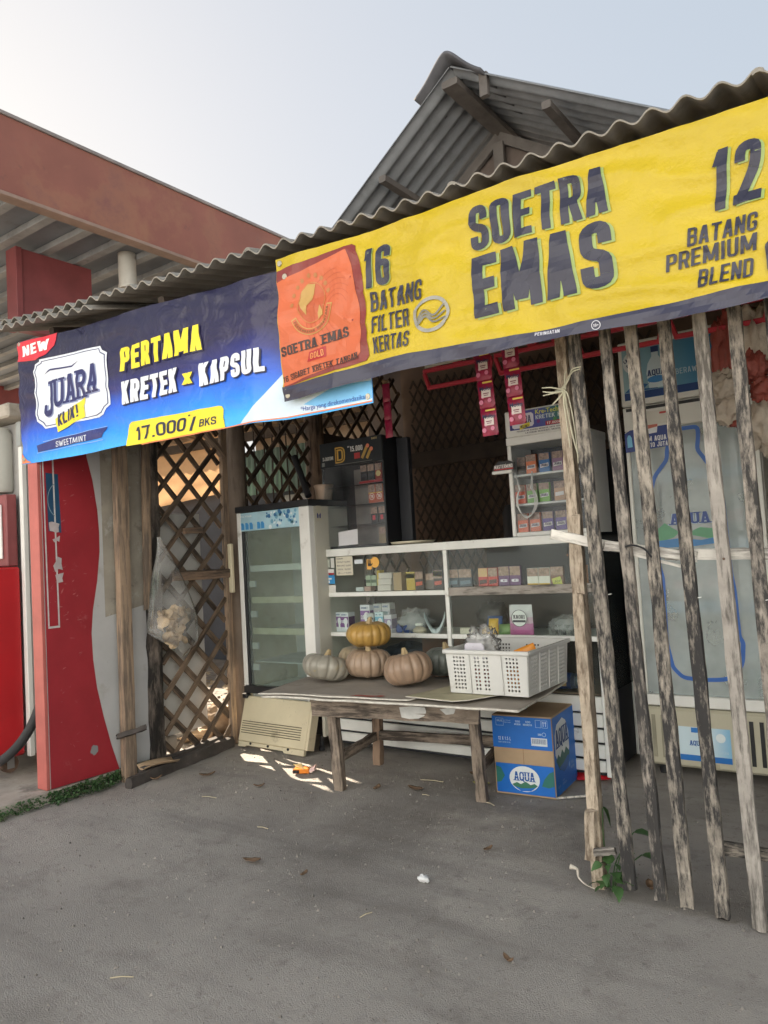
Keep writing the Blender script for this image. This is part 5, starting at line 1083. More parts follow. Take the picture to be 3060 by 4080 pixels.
fp(dj, 'emblem_inner', shift(text('D', .064, .086, .07, .1, .72, 0), .008, .008), -3.022, dy, 1.795, (40, 34, 22), hd, .0026)
fp(dj, 'price_lettering', text('15.000', .098, .034, .17, .08, .44), -2.898, dy, 1.856, (214, 214, 210), hd)
fp(dj, 'currency_lettering', text('RP', .016, .010, .17, .1, .5), -2.918, dy, 1.884, (214, 214, 210), hd)
fp(dj, 'new_lettering', text('BARU', .042, .013, .16, .1, .5), -2.728, dy, 1.912, (190, 170, 120), hd)
fp(dj, 'red_tag', rect(0, .045, 0, .036), -2.868, dy, 1.808, (168, 56, 56), hd)
for k, (ax_, az_) in enumerate(((-2.80, 1.80), (-2.762, 1.795))):
    fp(dj, 'cigarette_print', shift(rect(0, .085 - .02 * k, 0, .02), ax_, az_, 1.02), 0, dy, 0, (176, 144, 74), hd, .0012 + .0006 * k)
    fp(dj, 'filter_print', [disc(ax_ + .047 * (1 - .22 * k) - .006, az_ + .078 * (1 - .22 * k), .013, 14)], 0, dy, 0, (216, 128, 100), hd, .0030)
fp(dj, 'small_print', rect(0, .30, 0, .003), -3.03, dy, 1.783, (120, 120, 116), hd)
fp(dj, 'code_card', rect(0, .022, 0, .024), -3.135, dy, 1.786, (120, 124, 120), hd)
fp(dj, 'paper_note', [[(0, 0, 0), (.155, .004, 0), (.158, .10, 0), (.06, .092, 0), (.004, .088, 0)]], -3.035, dy + .003, 1.268, (206, 206, 210), None, .0008)
dj.box('red_shelf_strip', (-2.85, -2.672, dy + .012, dy + .018, 1.648, 1.662), pr(160, 40, 44), 0)
GD = 'cigarette packs in the black cabinet'
for k, (lo, cc, lb) in enumerate((('', (34, 34, 40), 'first dark cigarette pack on the top shelf of the black cabinet'), ('', (34, 34, 40), 'second dark cigarette pack on the top shelf of the black cabinet'), ('', (150, 62, 50), 'red cigarette pack with a cream hexagon, top shelf of the black cabinet'))):
    t_ = pack(-2.838 + .056 * k, dy + .014, 1.664, .050, .098, cc, lb, GD, panel=(60, 60, 66) if k < 2 else None)
    if k == 2: t_.add('hexagon', MB().polys(front([disc(0, .036, .020, 6)], 0, 0, 0, .0008)), pr(214, 190, 130))
for k in range(2):
    t_ = pack(-2.785 + .056 * k, dy + .014, 1.522, .052, .112, (196, 92, 62), ('left', 'right')[k] + ' one of two orange seventy-six cigarette packs in the black cabinet', GD, '', band=(.52, .56, (220, 190, 90)))
    t_.add('ring_mark', MB().polys(front(ring(0, .038, .019, .003, 20), 0, 0, 0, .0008)), pr(236, 222, 208)); t_.add('lettering', MB().polys(front(shift(text('76', .022, .020, .2, .1, .5), -.011, .028), 0, 0, 0, .0010)), pr(236, 222, 208))
for k in range(2):
    t_ = pack(-2.775 + .060 * k, dy + .014, 1.397, .050, .098, (52, 50, 50), ('left', 'right')[k] + ' one of two grey cigarette packs with a red square in the black cabinet', GD)
    t_.add('red_square', MB().polys(front(rect(-.012, .008, .018, .046), 0, 0, 0, .0008)), pr(196, 52, 66))
pack(-2.722, dy + .014, 1.268, .050, .10, (150, 130, 100), 'tan cigarette pack at the bottom right of the black cabinet', GD)
single('round_tray', MB().lathe([(.02, 0), (.12, 0), (.135, .012), (.14, .012), (.125, -.004), (.02, -.006)], 28, (-2.55, 3.86, 1.258)), mat('cream_enamel', (.6, .55, .42), .4, .1, 5), 'cream round tray lying on the counter beside the black cabinet', 'tray', base=(-2.55, 3.86, 1.252), smooth=True)
single('shade_board', MB().box(-2.645, -2.56, 3.88, 3.92, 1.275, 1.92), M_DARKW, 'narrow black board standing in for the cabinet side and the shade beside it', 'board', base=(-2.6, 3.9, 1.275), bev=.003)  # black slab paints in the cabinet side and the shade next to it

# ------------------------------------------------------------------ white cigarette cabinet on the right of the counter
ju = T('white_cigarette_cabinet', (-1.61, 3.94, 1.251), 'white cigarette display cabinet with colourful header, on the right of the counter', 'display cabinet')
jx0, jx1, jy, jyb, jz0, jz1 = -1.838, -1.385, 3.78, 4.08, 1.251, 1.945
ju.box('frame_side', (jx0, jx0 + .024, jy, jy + .03, jz0, 1.755), M_WHITEM, .004); ju.box('frame_side', (jx1 - .024, jx1, jy, jy + .03, jz0, 1.755), M_WHITEM, .004)
ju.box('side_panel', (jx0 + .001, jx0 + .012, jy + .03, jyb, jz0, 1.77), M_WHITEM, .002); ju.box('side_panel', (jx1 - .012, jx1 - .001, jy + .03, jyb, jz0, 1.77), M_WHITEM, .002)
ju.box('back', (jx0 + .013, jx1 - .013, jyb - .012, jyb - .001, jz0, 1.76), mat('navy_back', (.05, .055, .07), .6), 0)
ju.box('frame_top', (jx0 - .002, jx1 + .002, jy - .004, jyb, 1.756, 1.80), M_WHITEM, .004); ju.box('bottom', (jx0 + .025, jx1 - .025, jy + .002, jyb - .013, jz0, jz0 + .024), M_WHITEM, .003)
hb = ju.box('header', (jx0, jx1, jy - .004, jy + .02, 1.801, jz1), M_WHITEM, .006)
hm = gradmat('purple_green_header', [(0, c(62, 58, 128)), (.45, c(84, 92, 168)), (.75, c(64, 130, 104)), (1, c(78, 152, 82))], (1, 0, .25), .42, 3, .05, .35, .0, 5)
hp_ = obj('header_print', MB().polys(front(rect(0, .40, 0, .10), 0, 0, 0, .001)).mesh('header_print'), hm, hb, (jx0 + .03 + 1.61, jy - .004 - 3.94, 1.836 - 1.251))
fp(ju, 'badge', [[(0, .008, 0), (.012, 0, 0), (.118, .004, 0), (.128, .015, 0), (.128, .068, 0), (.116, .080, 0), (.012, .074, 0), (0, .064, 0)]], jx0 + .045, jy - .004, 1.842, (222, 220, 232), hb, .0022)
fp(ju, 'badge_lettering', text('JUARA', .10, .040, .15, .08, .55, 0, True), jx0 + .058, jy - .004, 1.868, (54, 46, 92), hb, .0030)
fp(ju, 'ribbon', [[(0, 0, 0), (.06, .014, 0), (.06, .036, 0), (0, .022, 0)]], jx0 + .09, jy - .004, 1.834, (222, 206, 60), hb, .0042)
fp(ju, 'ribbon_lettering', text('KLIK!', .046, .014, .18, .1, .5, .1), jx0 + .096, jy - .004, 1.843, (60, 50, 70), hb, .0056)
fp(ju, 'title_lettering', font('Kre-Tech P', W=.16, bold=.015), jx0 + .185, jy - .004, 1.906, (222, 222, 90), hb, .0022)
fp(ju, 'title_lettering', text('KRETEK KLIK', .19, .022, .15, .1, .5), jx0 + .185, jy - .004, 1.878, (210, 222, 226), hb, .0022)
fp(ju, 'price_tag', rect(0, .13, 0, .022), jx0 + .24, jy - .004, 1.838, (176, 52, 66), hb, .0022)
fp(ju, 'price_lettering', text('17.000/BKS', .115, .013, .15, .1, .5), jx0 + .248, jy - .004, 1.8425, (236, 232, 230), hb, .0032)
for k, (cc) in enumerate(((120, 60, 130), (90, 150, 90))): fp(ju, 'dot', [disc(jx0 + .20 + .095 * k, 1.866, .010, 14)], 0, jy - .004, 0, cc, hb, .0026)
fp(ju, 'warning_lettering', text('PERINGATAN KARENA MEROKOK SAYA TERKENA KANKER', .33, .008, .14, .12, .5), jx0 + .07, jy - .004, 1.822, (90, 86, 96), hb, .0012)
fp(ju, 'warning_lettering', text('LAYANAN BERHENTI MEROKOK', .22, .008, .14, .12, .5), jx0 + .12, jy - .004, 1.809, (90, 86, 96), hb, .0012)
for z in (1.592, 1.432): ju.box('shelf', (jx0 + .025, jx1 - .025, jy + .012, jyb - .014, z - .012, z), M_WHITEM, .002)
ju.box('front_pane', (jx0 + .025, jx1 - .025, jy + .006, jy + .009, jz0 + .025, 1.754), M_ACRYL, 0)
GJ = 'cigarette packs in the white cabinet'
rows = [(1.593, ((-1.737, (226, 122, 74), 'orange'), (-1.660, (54, 112, 176), 'blue'), (-1.585, (150, 110, 140), 'mauve'), (-1.51, (92, 70, 150), 'violet'))),
        (1.433, ((-1.812, (220, 96, 66), 'red-orange'), (-1.742, (126, 176, 92), 'left light green'), (-1.672, (128, 180, 84), 'right light green'), (-1.585, (190, 150, 120), 'beige'), (-1.51, (200, 160, 120), 'tan'))),
        (1.276, ((-1.808, (226, 116, 84), 'left orange'), (-1.736, (226, 120, 86), 'right orange'), (-1.662, (96, 72, 146), 'left purple'), (-1.588, (106, 82, 156), 'right purple'), (-1.515, (104, 78, 150), 'far right purple')))]
for ri, (z, r_) in enumerate(rows):
    for x, cc, nm in r_:
        pack(x, jy + .014, z, .060, .102, cc, '%s cigarette pack on the %s shelf of the white cabinet' % (nm, ('top', 'middle', 'bottom')[ri]), GJ, '' if nm in ('beige', 'tan') else 'JUARA', (70, 52, 80), top=.36, panel=(232, 226, 224))
pack(-1.812, jy + .06, 1.593, .05, .10, (70, 58, 48), 'dim brown pack at the left end of the white cabinet top shelf', GJ, top=.5)
mm = T('shelf_talker', (-1.86, 3.75, 1.60), 'small black and red shelf sign sticking out left of the white cabinet', 'sign')
mm.add('plate', MB().prism([(-1.915, 3.752, 1.622), (-1.79, 3.752, 1.622), (-1.785, 3.752, 1.66), (-1.82, 3.752, 1.674), (-1.885, 3.752, 1.672), (-1.905, 3.752, 1.655)], (0, .006, 0)), pr(30, 28, 32))
fp(mm, 'lettering', text('MASTERMIND', .112, .020, .17, .1, .48), -1.908, 3.752, 1.634, (224, 220, 218)); fp(mm, 'red_edge', rect(0, .115, 0, .006), -1.908, 3.752, 1.626, (190, 44, 48))
mm.box('white_ledge', (-1.92, -1.80, 3.742, 3.775, 1.604, 1.621), M_WHITEM, .002); mm.box('clip', (-1.84, -1.836, 3.752, 3.79, 1.61, 1.66), M_WHITEM, 0)
loop = [(-1.80 + .075 * math.sin(a) + .075, 3.768, 1.50 - .13 * (1 - math.cos(a)) / 2 + .06) for a in [k * PI / 12 - PI * .8 for k in range(20)]]
cl = T('cable_coil', (-1.73, 3.765, 1.40), 'loops of clear plastic cord hanging on the white cabinet front', 'cord')
for k in range(3):
    pts = [(-1.732 + (.062 - .006 * k) * math.sin(a), 3.764 - .004 * k, 1.43 + (.072 + .004 * k) * (-math.cos(a)) + .02 * (abs(math.sin(a / 2)))) for a in [(-PI * .78) + j * PI * 1.56 / 16 for j in range(17)]]
    cl.add('loop', MB().tube([(-1.79, 3.764, 1.60)] + pts + [(-1.69, 3.764, 1.60)], .0028, 6), mat('clear_cord', (.62, .63, .62), .35, .1, 10), smooth=True)
# hanging sachet strips
M_SACH = mat('magenta_foil', c(140, 20, 58), .3, .25, 22, bump=.6, bsc=40, dirt=((.42, .07, .16), .34, 30))
def strip(x, y, ztop, n_, label, hh=.112, lean=.02, w_=.072, badge=True):
    t = T('sachet_strip', (x, y, ztop - n_ * hh), label, 'sachets', 'hanging sachet strips')
    for k in range(n_):
        z1 = ztop - k * hh; z0 = z1 - hh + .001; xo = x + lean * k
        def g(u, v, s_, xo=xo, z0=z0, z1=z1, k=k):
            a = (u - .5) * 2; b = (v - .5) * 2; th = .007 * max(0, 1 - a ** 4) * max(0, 1 - b ** 4)
            return (xo + a * w_ / 2 + lean * (1 - v), y + s_ * th + .002 * noise.noise(Vector((u * 4, v * 5, k + x * 7))), lerp(z0, z1, v))
        mb = MB(); mb.grid(lambda u, v: g(u, v, -1), 8, 10); mb.grid(lambda u, v: g(u, v, 1), 8, 10)
        s_ = t.add('sachet', mb, M_SACH, smooth=True); yy = y - .0085; cz = (z0 + z1) / 2; cxx = xo + lean * .5
        if badge:
            fp(t, 'badge', rect(-.021, .021, -.016, .018), cxx + .004, yy, cz, (216, 204, 200), s_)
            fp(t, 'lettering', font('Molto', W=.056, bold=.02), cxx - .024, yy, cz + .012, (44, 52, 90), s_, .0022)
            fp(t, 'yellow_flash', rect(-.01, .034, .042, .049), cxx, yy, cz, (214, 190, 84), s_, .0008)
            fp(t, 'berry', [disc(-.012, -.012, .008, 10), disc(.018, -.03, .009, 10, lay=1), disc(-.02, -.035, .010, 10, lay=2)], cxx, yy, cz, (206, 120, 150), s_, .0008)
            fp(t, 'script', rect(-.013, .013, -.002, .002) + rect(-.010, .010, -.009, -.006), cxx + .004, yy, cz, (120, 60, 80), s_, .0022)
    return t
strip(-1.422, 2.75, 2.005, 3, 'left one of two hanging strips of magenta sachets', .116, .006)
strip(-1.298, 2.75, 2.035, 3, 'right one of two hanging strips of magenta sachets', .117, .006)
strip(-2.33, 3.35, 2.13, 3, 'dim red sachet strip hanging deep in the shade left of the rack', .10, .002, .05, False)
# red hanging rack
rk = T('red_hanging_rack', (-1.3, 3.3, 2.03), 'red plastic hanging rack under the roof behind the banner', 'rack')
M_RK = mat('red_plastic', c(176, 44, 58), .4, .12, 6)
x = -2.05
for k in range(5):
    x1 = x + .40
    for (a, b) in (((x, 2.135), (x1, 2.13)), ((x + .02, 2.045), (x1 - .02, 2.04))): rk.add('bar', MB().bar((a[0], 3.3, a[1]), (b[0], 3.3, b[1]), .02, .022), M_RK, .004)
    rk.add('end_bar', MB().bar((x + .005, 3.3, 2.125), (x + .03, 3.3, 2.045), .02, .02), M_RK, .004); rk.add('end_bar', MB().bar((x1 - .005, 3.3, 2.125), (x1 - .03, 3.3, 2.045), .02, .02), M_RK, .004)
    for q in range(3): rk.box('hook', (x + .06 + q * .12, x + .11 + q * .12, 3.285, 3.315, 2.1425, 2.165), M_RK, .004)
    x = x1 + .012
rk.box('label_strip', (-2.03, -1.79, 3.282, 3.286, 2.146, 2.19), pr(186, 182, 168), 0); rk.box('label_strip', (-1.77, -1.62, 3.282, 3.286, 2.15, 2.19), pr(120, 128, 110), 0)

# ------------------------------------------------------------------ water refrigerator behind the fence
f2 = T('water_refrigerator', (-.92, 4.25, 0), 'tall branded water refrigerator with blue header behind the slat fence', 'refrigerator')
ax0, ax1, ay = -1.238, -.602, 3.95
M_F2 = mat('ivory_fridge', (.70, .70, .65), .4, .05, 3, dirt=((.35, .33, .28), .22, 5))
f2.box('side', (ax0, ax0 + .03, ay + .04, 4.52, .36, 2.235), mat('blue_side_panel', c(36, 60, 92), .45, .1, 3), .004); f2.box('side', (ax1 - .03, ax1, ay + .04, 4.52, .36, 2.235), M_F2, .004)
f2.box('back', (ax0 + .03, ax1 - .03, 4.48, 4.52, .36, 2.2), M_F2, 0); f2.box('top', (ax0 + .03, ax1 - .03, ay + .04, 4.48, 2.2, 2.235), M_F2, 0); f2.box('floor', (ax0 + .03, ax1 - .03, ay + .06, 4.48, .36, .41), M_F2, 0)
hb2 = f2.box('header', (ax0, ax1, ay - .012, ay + .039, 1.895, 2.235), M_F2, .006)
hm2 = gradmat('aqua_header_print', [(0, c(150, 182, 190)), (.35, c(112, 158, 178)), (.6, c(70, 132, 168)), (1, c(30, 104, 158))], (1, 0, .12), .60, 3, .05, .35, .0, 5)
ph = obj('header_print', MB().polys(front(rect(0, .596, 0, .275), 0, 0, 0, .001)).mesh('header_print'), hm2, hb2, (ax0 + .02 + .92, ay - .012 - 4.25, 1.925))
fp(f2, 'header_band', rect(0, .594, 0, .038), ax0 + .021, ay - .012, 1.926, (26, 62, 120), hb2, .0018)
fp(f2, 'wave_print', [[(0, .04, 0), (.06, .09, 0), (.12, .07, 0), (.16, .10, 0), (.10, .05, 0), (.17, .045, 0), (.17, .04, 0)]], ax0 + .022, ay - .012, 1.926, (40, 96, 148), hb2, .0022)
fp(f2, 'bottle_print', [[(0, .0, 0), (.075, 0, 0), (.085, .09, 0), (.07, .14, 0), (.055, .165, 0), (.055, .185, 0), (.022, .185, 0), (.022, .165, 0), (.0, .13, 0), (-.01, .08, 0)]], ax0 + .15, ay - .012, 1.97, (196, 214, 220), hb2, .0022)
fp(f2, 'bottle_cap', rect(.020, .058, .186, .214), ax0 + .15, ay - .012, 1.97, (34, 60, 110), hb2, .0022)
fp(f2, 'label_lettering', text('AQUA', .085, .030, .18, .08, .55, 0, True), ax0 + .146, ay - .012, 2.035, (32, 58, 110), hb2, .0032)
fp(f2, 'label_wave', [disc(.038, .03, .045, 14, .018)], ax0 + .15, ay - .012, 1.985, (60, 130, 190), hb2, .0028)
fp(f2, 'tag_disc', [disc(.045, .17, .045, 18, .055)], ax0 + .022, ay - .012, 1.95, (206, 214, 216), hb2, .0022)
fp(f2, 'tag_lettering', shift(text('LABEL', .055, .017, .18, .1, .5), .012, .175, .5) + shift(text('BARU!', .055, .017, .18, .1, .5), .025, .150, .5), ax0 + .022, ay - .012, 1.945, (30, 44, 84), hb2, .0030)
fp(f2, 'slogan_lettering', text('BERAWAL DARI SINI', .30, .028, .11, .18, .5), ax0 + .285, ay - .012, 2.02, (190, 206, 214), hb2, .0022)
f2.box('door_top_rail', (ax0 + .002, ax1 - .002, ay - .006, ay + .034, 1.765, 1.89), M_F2, .004)
f2.box('vent_slot', (ax0 + .02, ax1 - .02, ay - .009, ay - .0065, 1.868, 1.884), M_BLACK, 0)
nt_ = f2.box('spec_sticker', (ax0 + .055, ax0 + .25, ay - .0085, ay - .0065, 1.785, 1.855), pr(210, 208, 198), 0)
fp(f2, 'sticker_marks', [disc(.012, .052, .007, 10), disc(.012, .018, .007, 10, lay=1)] + rect(.13, .185, .05, .06), ax0 + .058, ay - .0085, 1.785, (186, 70, 60), nt_)
f2.box('door_stile', (ax0 + .002, ax0 + .022, ay - .002, ay + .034, .41, 1.764), M_F2, .003); f2.box('door_stile', (ax1 - .034, ax1 - .002, ay - .002, ay + .034, .41, 1.764), M_F2, .003)
f2.box('door_glass', (ax0 + .023, ax1 - .035, ay + .004, ay + .010, .41, 1.764), glass('reflection_haze_glass', (.92, .96, .96), 1.35, .36, (.74, .80, .80), .3), 0)  # strong pale haze paints the bright reflection into this door
f2.box('door_ledge', (ax0 + .002, ax1 - .002, ay - .012, ay + .034, .352, .408), M_WHITEM, .004)
out = [(-.952, 1.745), (-1.0, 1.735), (-1.02, 1.68), (-1.031, 1.643), (-1.034, 1.598), (-1.103, 1.516), (-1.125, 1.44), (-1.134, 1.195), (-1.111, 1.168), (-1.113, 1.053), (-1.099, 1.0), (-1.102, .874), (-1.105, .671), (-1.084, .546), (-1.039, .498), (-.956, .489), (-.851, .495), (-.79, .515), (-.757, .583), (-.747, .679), (-.762, .702), (-.765, .811), (-.767, .931), (-.777, 1.016), (-.785, 1.359), (-.798, 1.483), (-.86, 1.59), (-.886, 1.631), (-.875, 1.70), (-.875, 1.745), (-.952, 1.745)]
fp(f2, 'bottle_outline', [[(p.x, p.y, k % 3) for p in q] for k, q in enumerate(stroke(fillet([Vector(p) for p in out], .02, 3), .020))], 0, ay + .004, 0, (44, 96, 176), None, .0012)
fp(f2, 'door_logo_shadow', text('AQUA', .19, .058, .24, .08, .55, 0, True), -1.042, ay + .004, 1.262, (150, 170, 190), None, .0010)
fp(f2, 'door_logo', text('AQUA', .188, .056, .17, .08, .55, 0, True), -1.040, ay + .004, 1.264, (44, 72, 140), None, .0026)
for q in ([[(-1.115, 1.24, 0), (-1.07, 1.275, 0), (-1.03, 1.245, 0), (-1.0, 1.225, 0), (-1.03, 1.20, 0), (-1.1, 1.18, 0)], [(-.97, 1.215, 0), (-.90, 1.245, 0), (-.85, 1.235, 0), (-.79, 1.26, 0), (-.79, 1.20, 0), (-.86, 1.185, 0)]]): fp(f2, 'door_hills', [q], 0, ay + .004, 0, (86, 150, 112), None, .0010)
fp(f2, 'door_water', [[(-1.128, 1.185, 0), (-1.0, 1.195, 0), (-.9, 1.18, 0), (-.785, 1.20, 0), (-.785, 1.165, 0), (-.95, 1.15, 0), (-1.128, 1.15, 0)]], 0, ay + .004, 0, (52, 120, 176), None, .0014)
for k, z in enumerate((1.515, 1.145, .845)):
    s_ = f2.box('shelf', (ax0 + .04, ax1 - .04, ay + .075, 4.46, z - .012, z), mat('white_wire_shelf', (.6, .62, .6), .5), 0)
    pr_ = f2.box('price_rail', (ax0 + .04, ax1 - .04, ay + .062, ay + .074, z - .03, z + .03), pr(112, 168, 206), .002, parent=None)
    fp(f2, 'rail_lettering', text('KEBAIKAN BERAWAL DARI SINI', .33, .020, .1, .14, .5), -1.06, ay + .062, z - .008, (150, 190, 216), pr_, .0012)
for k in range(6): f2.box('evaporator_slot', (-.88 + .045 * (k % 6), -.85 + .045 * (k % 6), ay + .3, ay + .305, 1.66, 1.75), mat('slot_grey', (.2, .22, .24), .6), 0)
# bottles in it
def bottle(x, y, z, h_, r_, capc, labc, label, letters='', lc=(240, 240, 240)):
    t = T('drink_bottle', (x, y, z), label, 'bottle', 'bottles in the water refrigerator', local=True)
    t.add('body', MB().lathe([(.005, 0), (r_ * .92, 0), (r_, .01), (r_, h_ * .32), (r_ * .93, h_ * .36), (r_, h_ * .42), (r_, h_ * .66), (r_ * .75, h_ * .80), (r_ * .36, h_ * .90), (r_ * .36, h_ * .94), (.004, h_ * .94)], 20), glass('clear_pet', (.86, .93, .96), 1.4, .12, (.6, .7, .75)), ang=40)
    t.add('label', MB().lathe([(r_ * .9, h_ * .44), (r_ + .0008, h_ * .44), (r_ + .0008, h_ * .62), (r_ * .9, h_ * .62)], 20), pr(*labc), ang=40)
    t.add('cap', MB().lathe([(.003, h_ * .945), (r_ * .42, h_ * .945), (r_ * .42, h_), (.003, h_)], 16), pr(*capc), ang=40)
    if letters: t.add('lettering', MB().polys(plane_map(font(letters, W=r_ * 1.2, bold=.02), (-r_ * .6, -r_ - .001, h_ * .49), (1, 0, 0), (0, 0, 1), (0, -1, 0), .0006)), pr(*lc))
bottle(-.752, 4.06, 1.147, .275, .034, (190, 60, 60), (176, 52, 60), 'red capped bottle with red label on the middle shelf of the water refrigerator', 'Vit')
bottle(-.674, 4.05, 1.147, .275, .034, (190, 60, 60), (176, 52, 60), 'rightmost red label bottle on the middle shelf of the water refrigerator', 'Vit')
bottle(-1.08, 4.10, .412, .30, .037, (60, 110, 180), (196, 214, 226), 'blue capped bottle at the left of the bottom shelf of the water refrigerator', 'AQUA', (40, 70, 130))
bottle(-.715, 4.05, .412, .42, .044, (50, 100, 180), (196, 214, 226), 'tall blue capped bottle at the right of the bottom shelf', 'AQUA', (40, 70, 130))
for k in range(4): bottle(-1.06 + .085 * k, 4.12, .847, .20, .036, (180, 70, 66), (188, 84, 80), ORD[k] + ' small red label bottle from the left on the lower shelf of the water refrigerator')
# base grille
f2.box('base', (ax0 + .004, ax1 - .004, ay - .03, 4.5, .06, .348), mat('beige_plastic_base', (.50, .47, .36), .5, .06, 3, dirt=((.3, .26, .18), .22, 6)), .012)
for k, x in enumerate((-1.20, -1.155, -1.11, -.79, -.745, -.70, -.655)): f2.box('vent_slat', (x, x + .018, ay - .0335, ay - .0302, .10, .31), M_BLACK if k > 2 else mat('beige_recess', (.30, .28, .21), .6), 0)
bsx, bsz = -1.072, .098
bs_ = f2.add('base_sticker', MB().polys(front(rect(0, .24, 0, .165), bsx, ay - .030, bsz, .001)), gradmat('aqua_base_sticker', [(0, c(206, 226, 236)), (.45, c(120, 186, 226)), (1, c(60, 150, 216))], (1, 0, 0), .24, 4, .03, .35, .0, 5))
fp(f2, 'sticker_band', rect(0, .24, 0, .028), bsx, ay - .030, bsz, (36, 112, 190), bs_, .0018)
fp(f2, 'sticker_logo', text('AQUA', .062, .024, .18, .08, .55, 0, True), bsx + .05, ay - .030, bsz + .075, (40, 90, 160), bs_, .0018)
fp(f2, 'sticker_cap', rect(0, .035, 0, .024), bsx + .06, ay - .030, bsz + .138, (44, 120, 196), bs_, .0018)
fp(f2, 'sticker_disc', [disc(0, 0, .022, 18)], bsx + .195, ay - .030, bsz + .12, (226, 236, 240), bs_, .0018)
fp(f2, 'sticker_lettering', text('KEBAIKAN', .075, .013, .10, .14, .5), bsx + .15, ay - .030, bsz + .045, (190, 216, 232), bs_, .0018)
fp(f2, 'rating_plate', rect(0, .09, 0, .022), -.98, ay - .030, .068, (170, 164, 140), None, .0012)
# promo sticker on the door top
pm_ = fp(f2, 'promo_sticker', [[(0, 0, 0), (.235, .012, 0), (.23, .12, 0), (.03, .115, 0), (0, .10, 0)]], -1.235, ay - .006, 1.655, (34, 58, 128), None, .0016)
fp(f2, 'promo_lettering', shift(text('MINUM AQUA', .15, .026, .17, .1, .5), .06, .045) + shift(text('DAPAT 10 JUTA', .165, .024, .17, .1, .5), .05, .014), -1.235, ay - .006, 1.655, (222, 226, 232), pm_, .0026)
fp(f2, 'promo_note', [[(.085, .10, 0), (.17, .112, 0), (.165, .082, 0), (.10, .078, 0)]], -1.235, ay - .006, 1.66, (220, 224, 228), pm_, .0028)
fp(f2, 'promo_money', [[(.08, .10, 0), (.17, .11, 0), (.175, .17, 0), (.155, .19, 0), (.11, .17, 0)]], -1.235, ay - .006, 1.66, (196, 112, 96), pm_, .0022)
fp(f2, 'promo_bottle', [[(.012, .02, 0), (.038, .022, 0), (.036, .07, 0), (.028, .085, 0), (.018, .085, 0), (.012, .07, 0)]], -1.235, ay - .006, 1.66, (120, 190, 226), pm_, .0028)
for x in (ax0 + .06, ax1 - .06): f2.add('foot', MB().lathe([(.02, 0), (.02, .06)], 12, (x, 4.0, 0)), M_BLACK)
# bundle of plastic bags hanging at the right
hb_ = T('plastic_bag_bundle', (-.52, 3.32, 1.5), 'bundle of crumpled white and red plastic bags hanging behind the fence at right', 'plastic bags')
M_BAGW = mat('milky_plastic', (.60, .52, .43), .35, .2, 9, bump=1.0, bsc=9, transl=.3, bdist=.02); M_BAGR = mat('red_plastic_film', (.38, .09, .07), .35, .25, 9, bump=.7, bsc=14, transl=.3, bdist=.02)
for k, (x, y, z, a, b, d, m) in enumerate(((-.60, 3.32, 1.93, .055, .05, .16, M_BAGR), (-.50, 3.34, 1.98, .085, .06, .13, M_BAGW), (-.605, 3.28, 1.80, .07, .05, .06, M_BAGW), (-.50, 3.29, 1.86, .055, .045, .06, M_BAGR), (-.60, 3.30, 1.70, .065, .05, .06, M_BAGW), (-.46, 3.28, 1.76, .05, .05, .05, M_BAGR), (-.47, 3.29, 1.63, .065, .05, .11, M_BAGW), (-.56, 3.29, 1.645, .04, .04, .02, M_BAGR))):
    o = lump('bag', x + .52, y - 3.32, z - 1.5 - d, a, b, d, m, None, None, sd=k * 3 + 1, f=3.0, amp=.40, nu=52, nv=34, parent=hb_.e, flat=False, fold=.35)
# shop inside: dark side wall at the right and shelves of shade
iw = T('shop_side_wall', (.55, 4.4, 0), 'dark board side wall closing the shop on the right', 'wall'); iw.box('boards', (.55, .6, 2.6, 5.85, 0, 3.0), M_PLY, .003)
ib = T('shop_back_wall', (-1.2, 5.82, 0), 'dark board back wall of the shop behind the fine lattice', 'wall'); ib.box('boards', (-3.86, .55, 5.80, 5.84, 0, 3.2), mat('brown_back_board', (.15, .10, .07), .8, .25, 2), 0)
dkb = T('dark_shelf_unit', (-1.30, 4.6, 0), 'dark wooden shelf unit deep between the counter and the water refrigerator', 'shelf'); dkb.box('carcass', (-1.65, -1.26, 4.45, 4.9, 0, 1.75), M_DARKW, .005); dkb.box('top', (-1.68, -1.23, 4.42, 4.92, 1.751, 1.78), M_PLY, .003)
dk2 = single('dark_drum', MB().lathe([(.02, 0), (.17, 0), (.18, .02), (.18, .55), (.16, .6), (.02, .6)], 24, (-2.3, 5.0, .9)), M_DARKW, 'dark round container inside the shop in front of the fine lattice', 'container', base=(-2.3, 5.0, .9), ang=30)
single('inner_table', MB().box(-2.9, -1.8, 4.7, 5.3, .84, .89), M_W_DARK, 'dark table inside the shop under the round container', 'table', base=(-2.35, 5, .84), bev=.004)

# ------------------------------------------------------------------ table, cardboard, crate, pumpkins
tb = T('wooden_table', (-2.19, 3.30, 0), 'rough weathered low wooden table in front of the counter', 'table')
e1 = Vector((.978, .208, 0)); e2 = Vector((-.208, .978, 0)); O = Vector((-2.56, 3.045, 0))
def tp(a, b, z): return O + e1 * a + e2 * b + Vector((0, 0, z))
for k, (a, b, at, bt) in enumerate(((0, .02, .0, -.02), (.765, .02, .757, -.02), (.0, .50, .02, .50), (.765, .50, .755, .50))):
    tb.beam('leg', tp(a, b, -.01), tp(at, bt, .47), .055, .058, M_W_TABLE if k < 2 else M_W_BROWN, upv=tuple(e2), rough=.003, seg=10, seed=k)
tb.beam('apron', tp(-.095, -.065, .427), tp(.80, -.065, .418), .028, .078, M_W_TABLE, upv=(0, 0, 1), rough=.0025, seg=14)
tb.beam('apron', tp(-.05, .54, .42), tp(.80, .54, .418), .028, .07, M_W_TABLE, upv=(0, 0, 1), rough=.0025, seg=10)
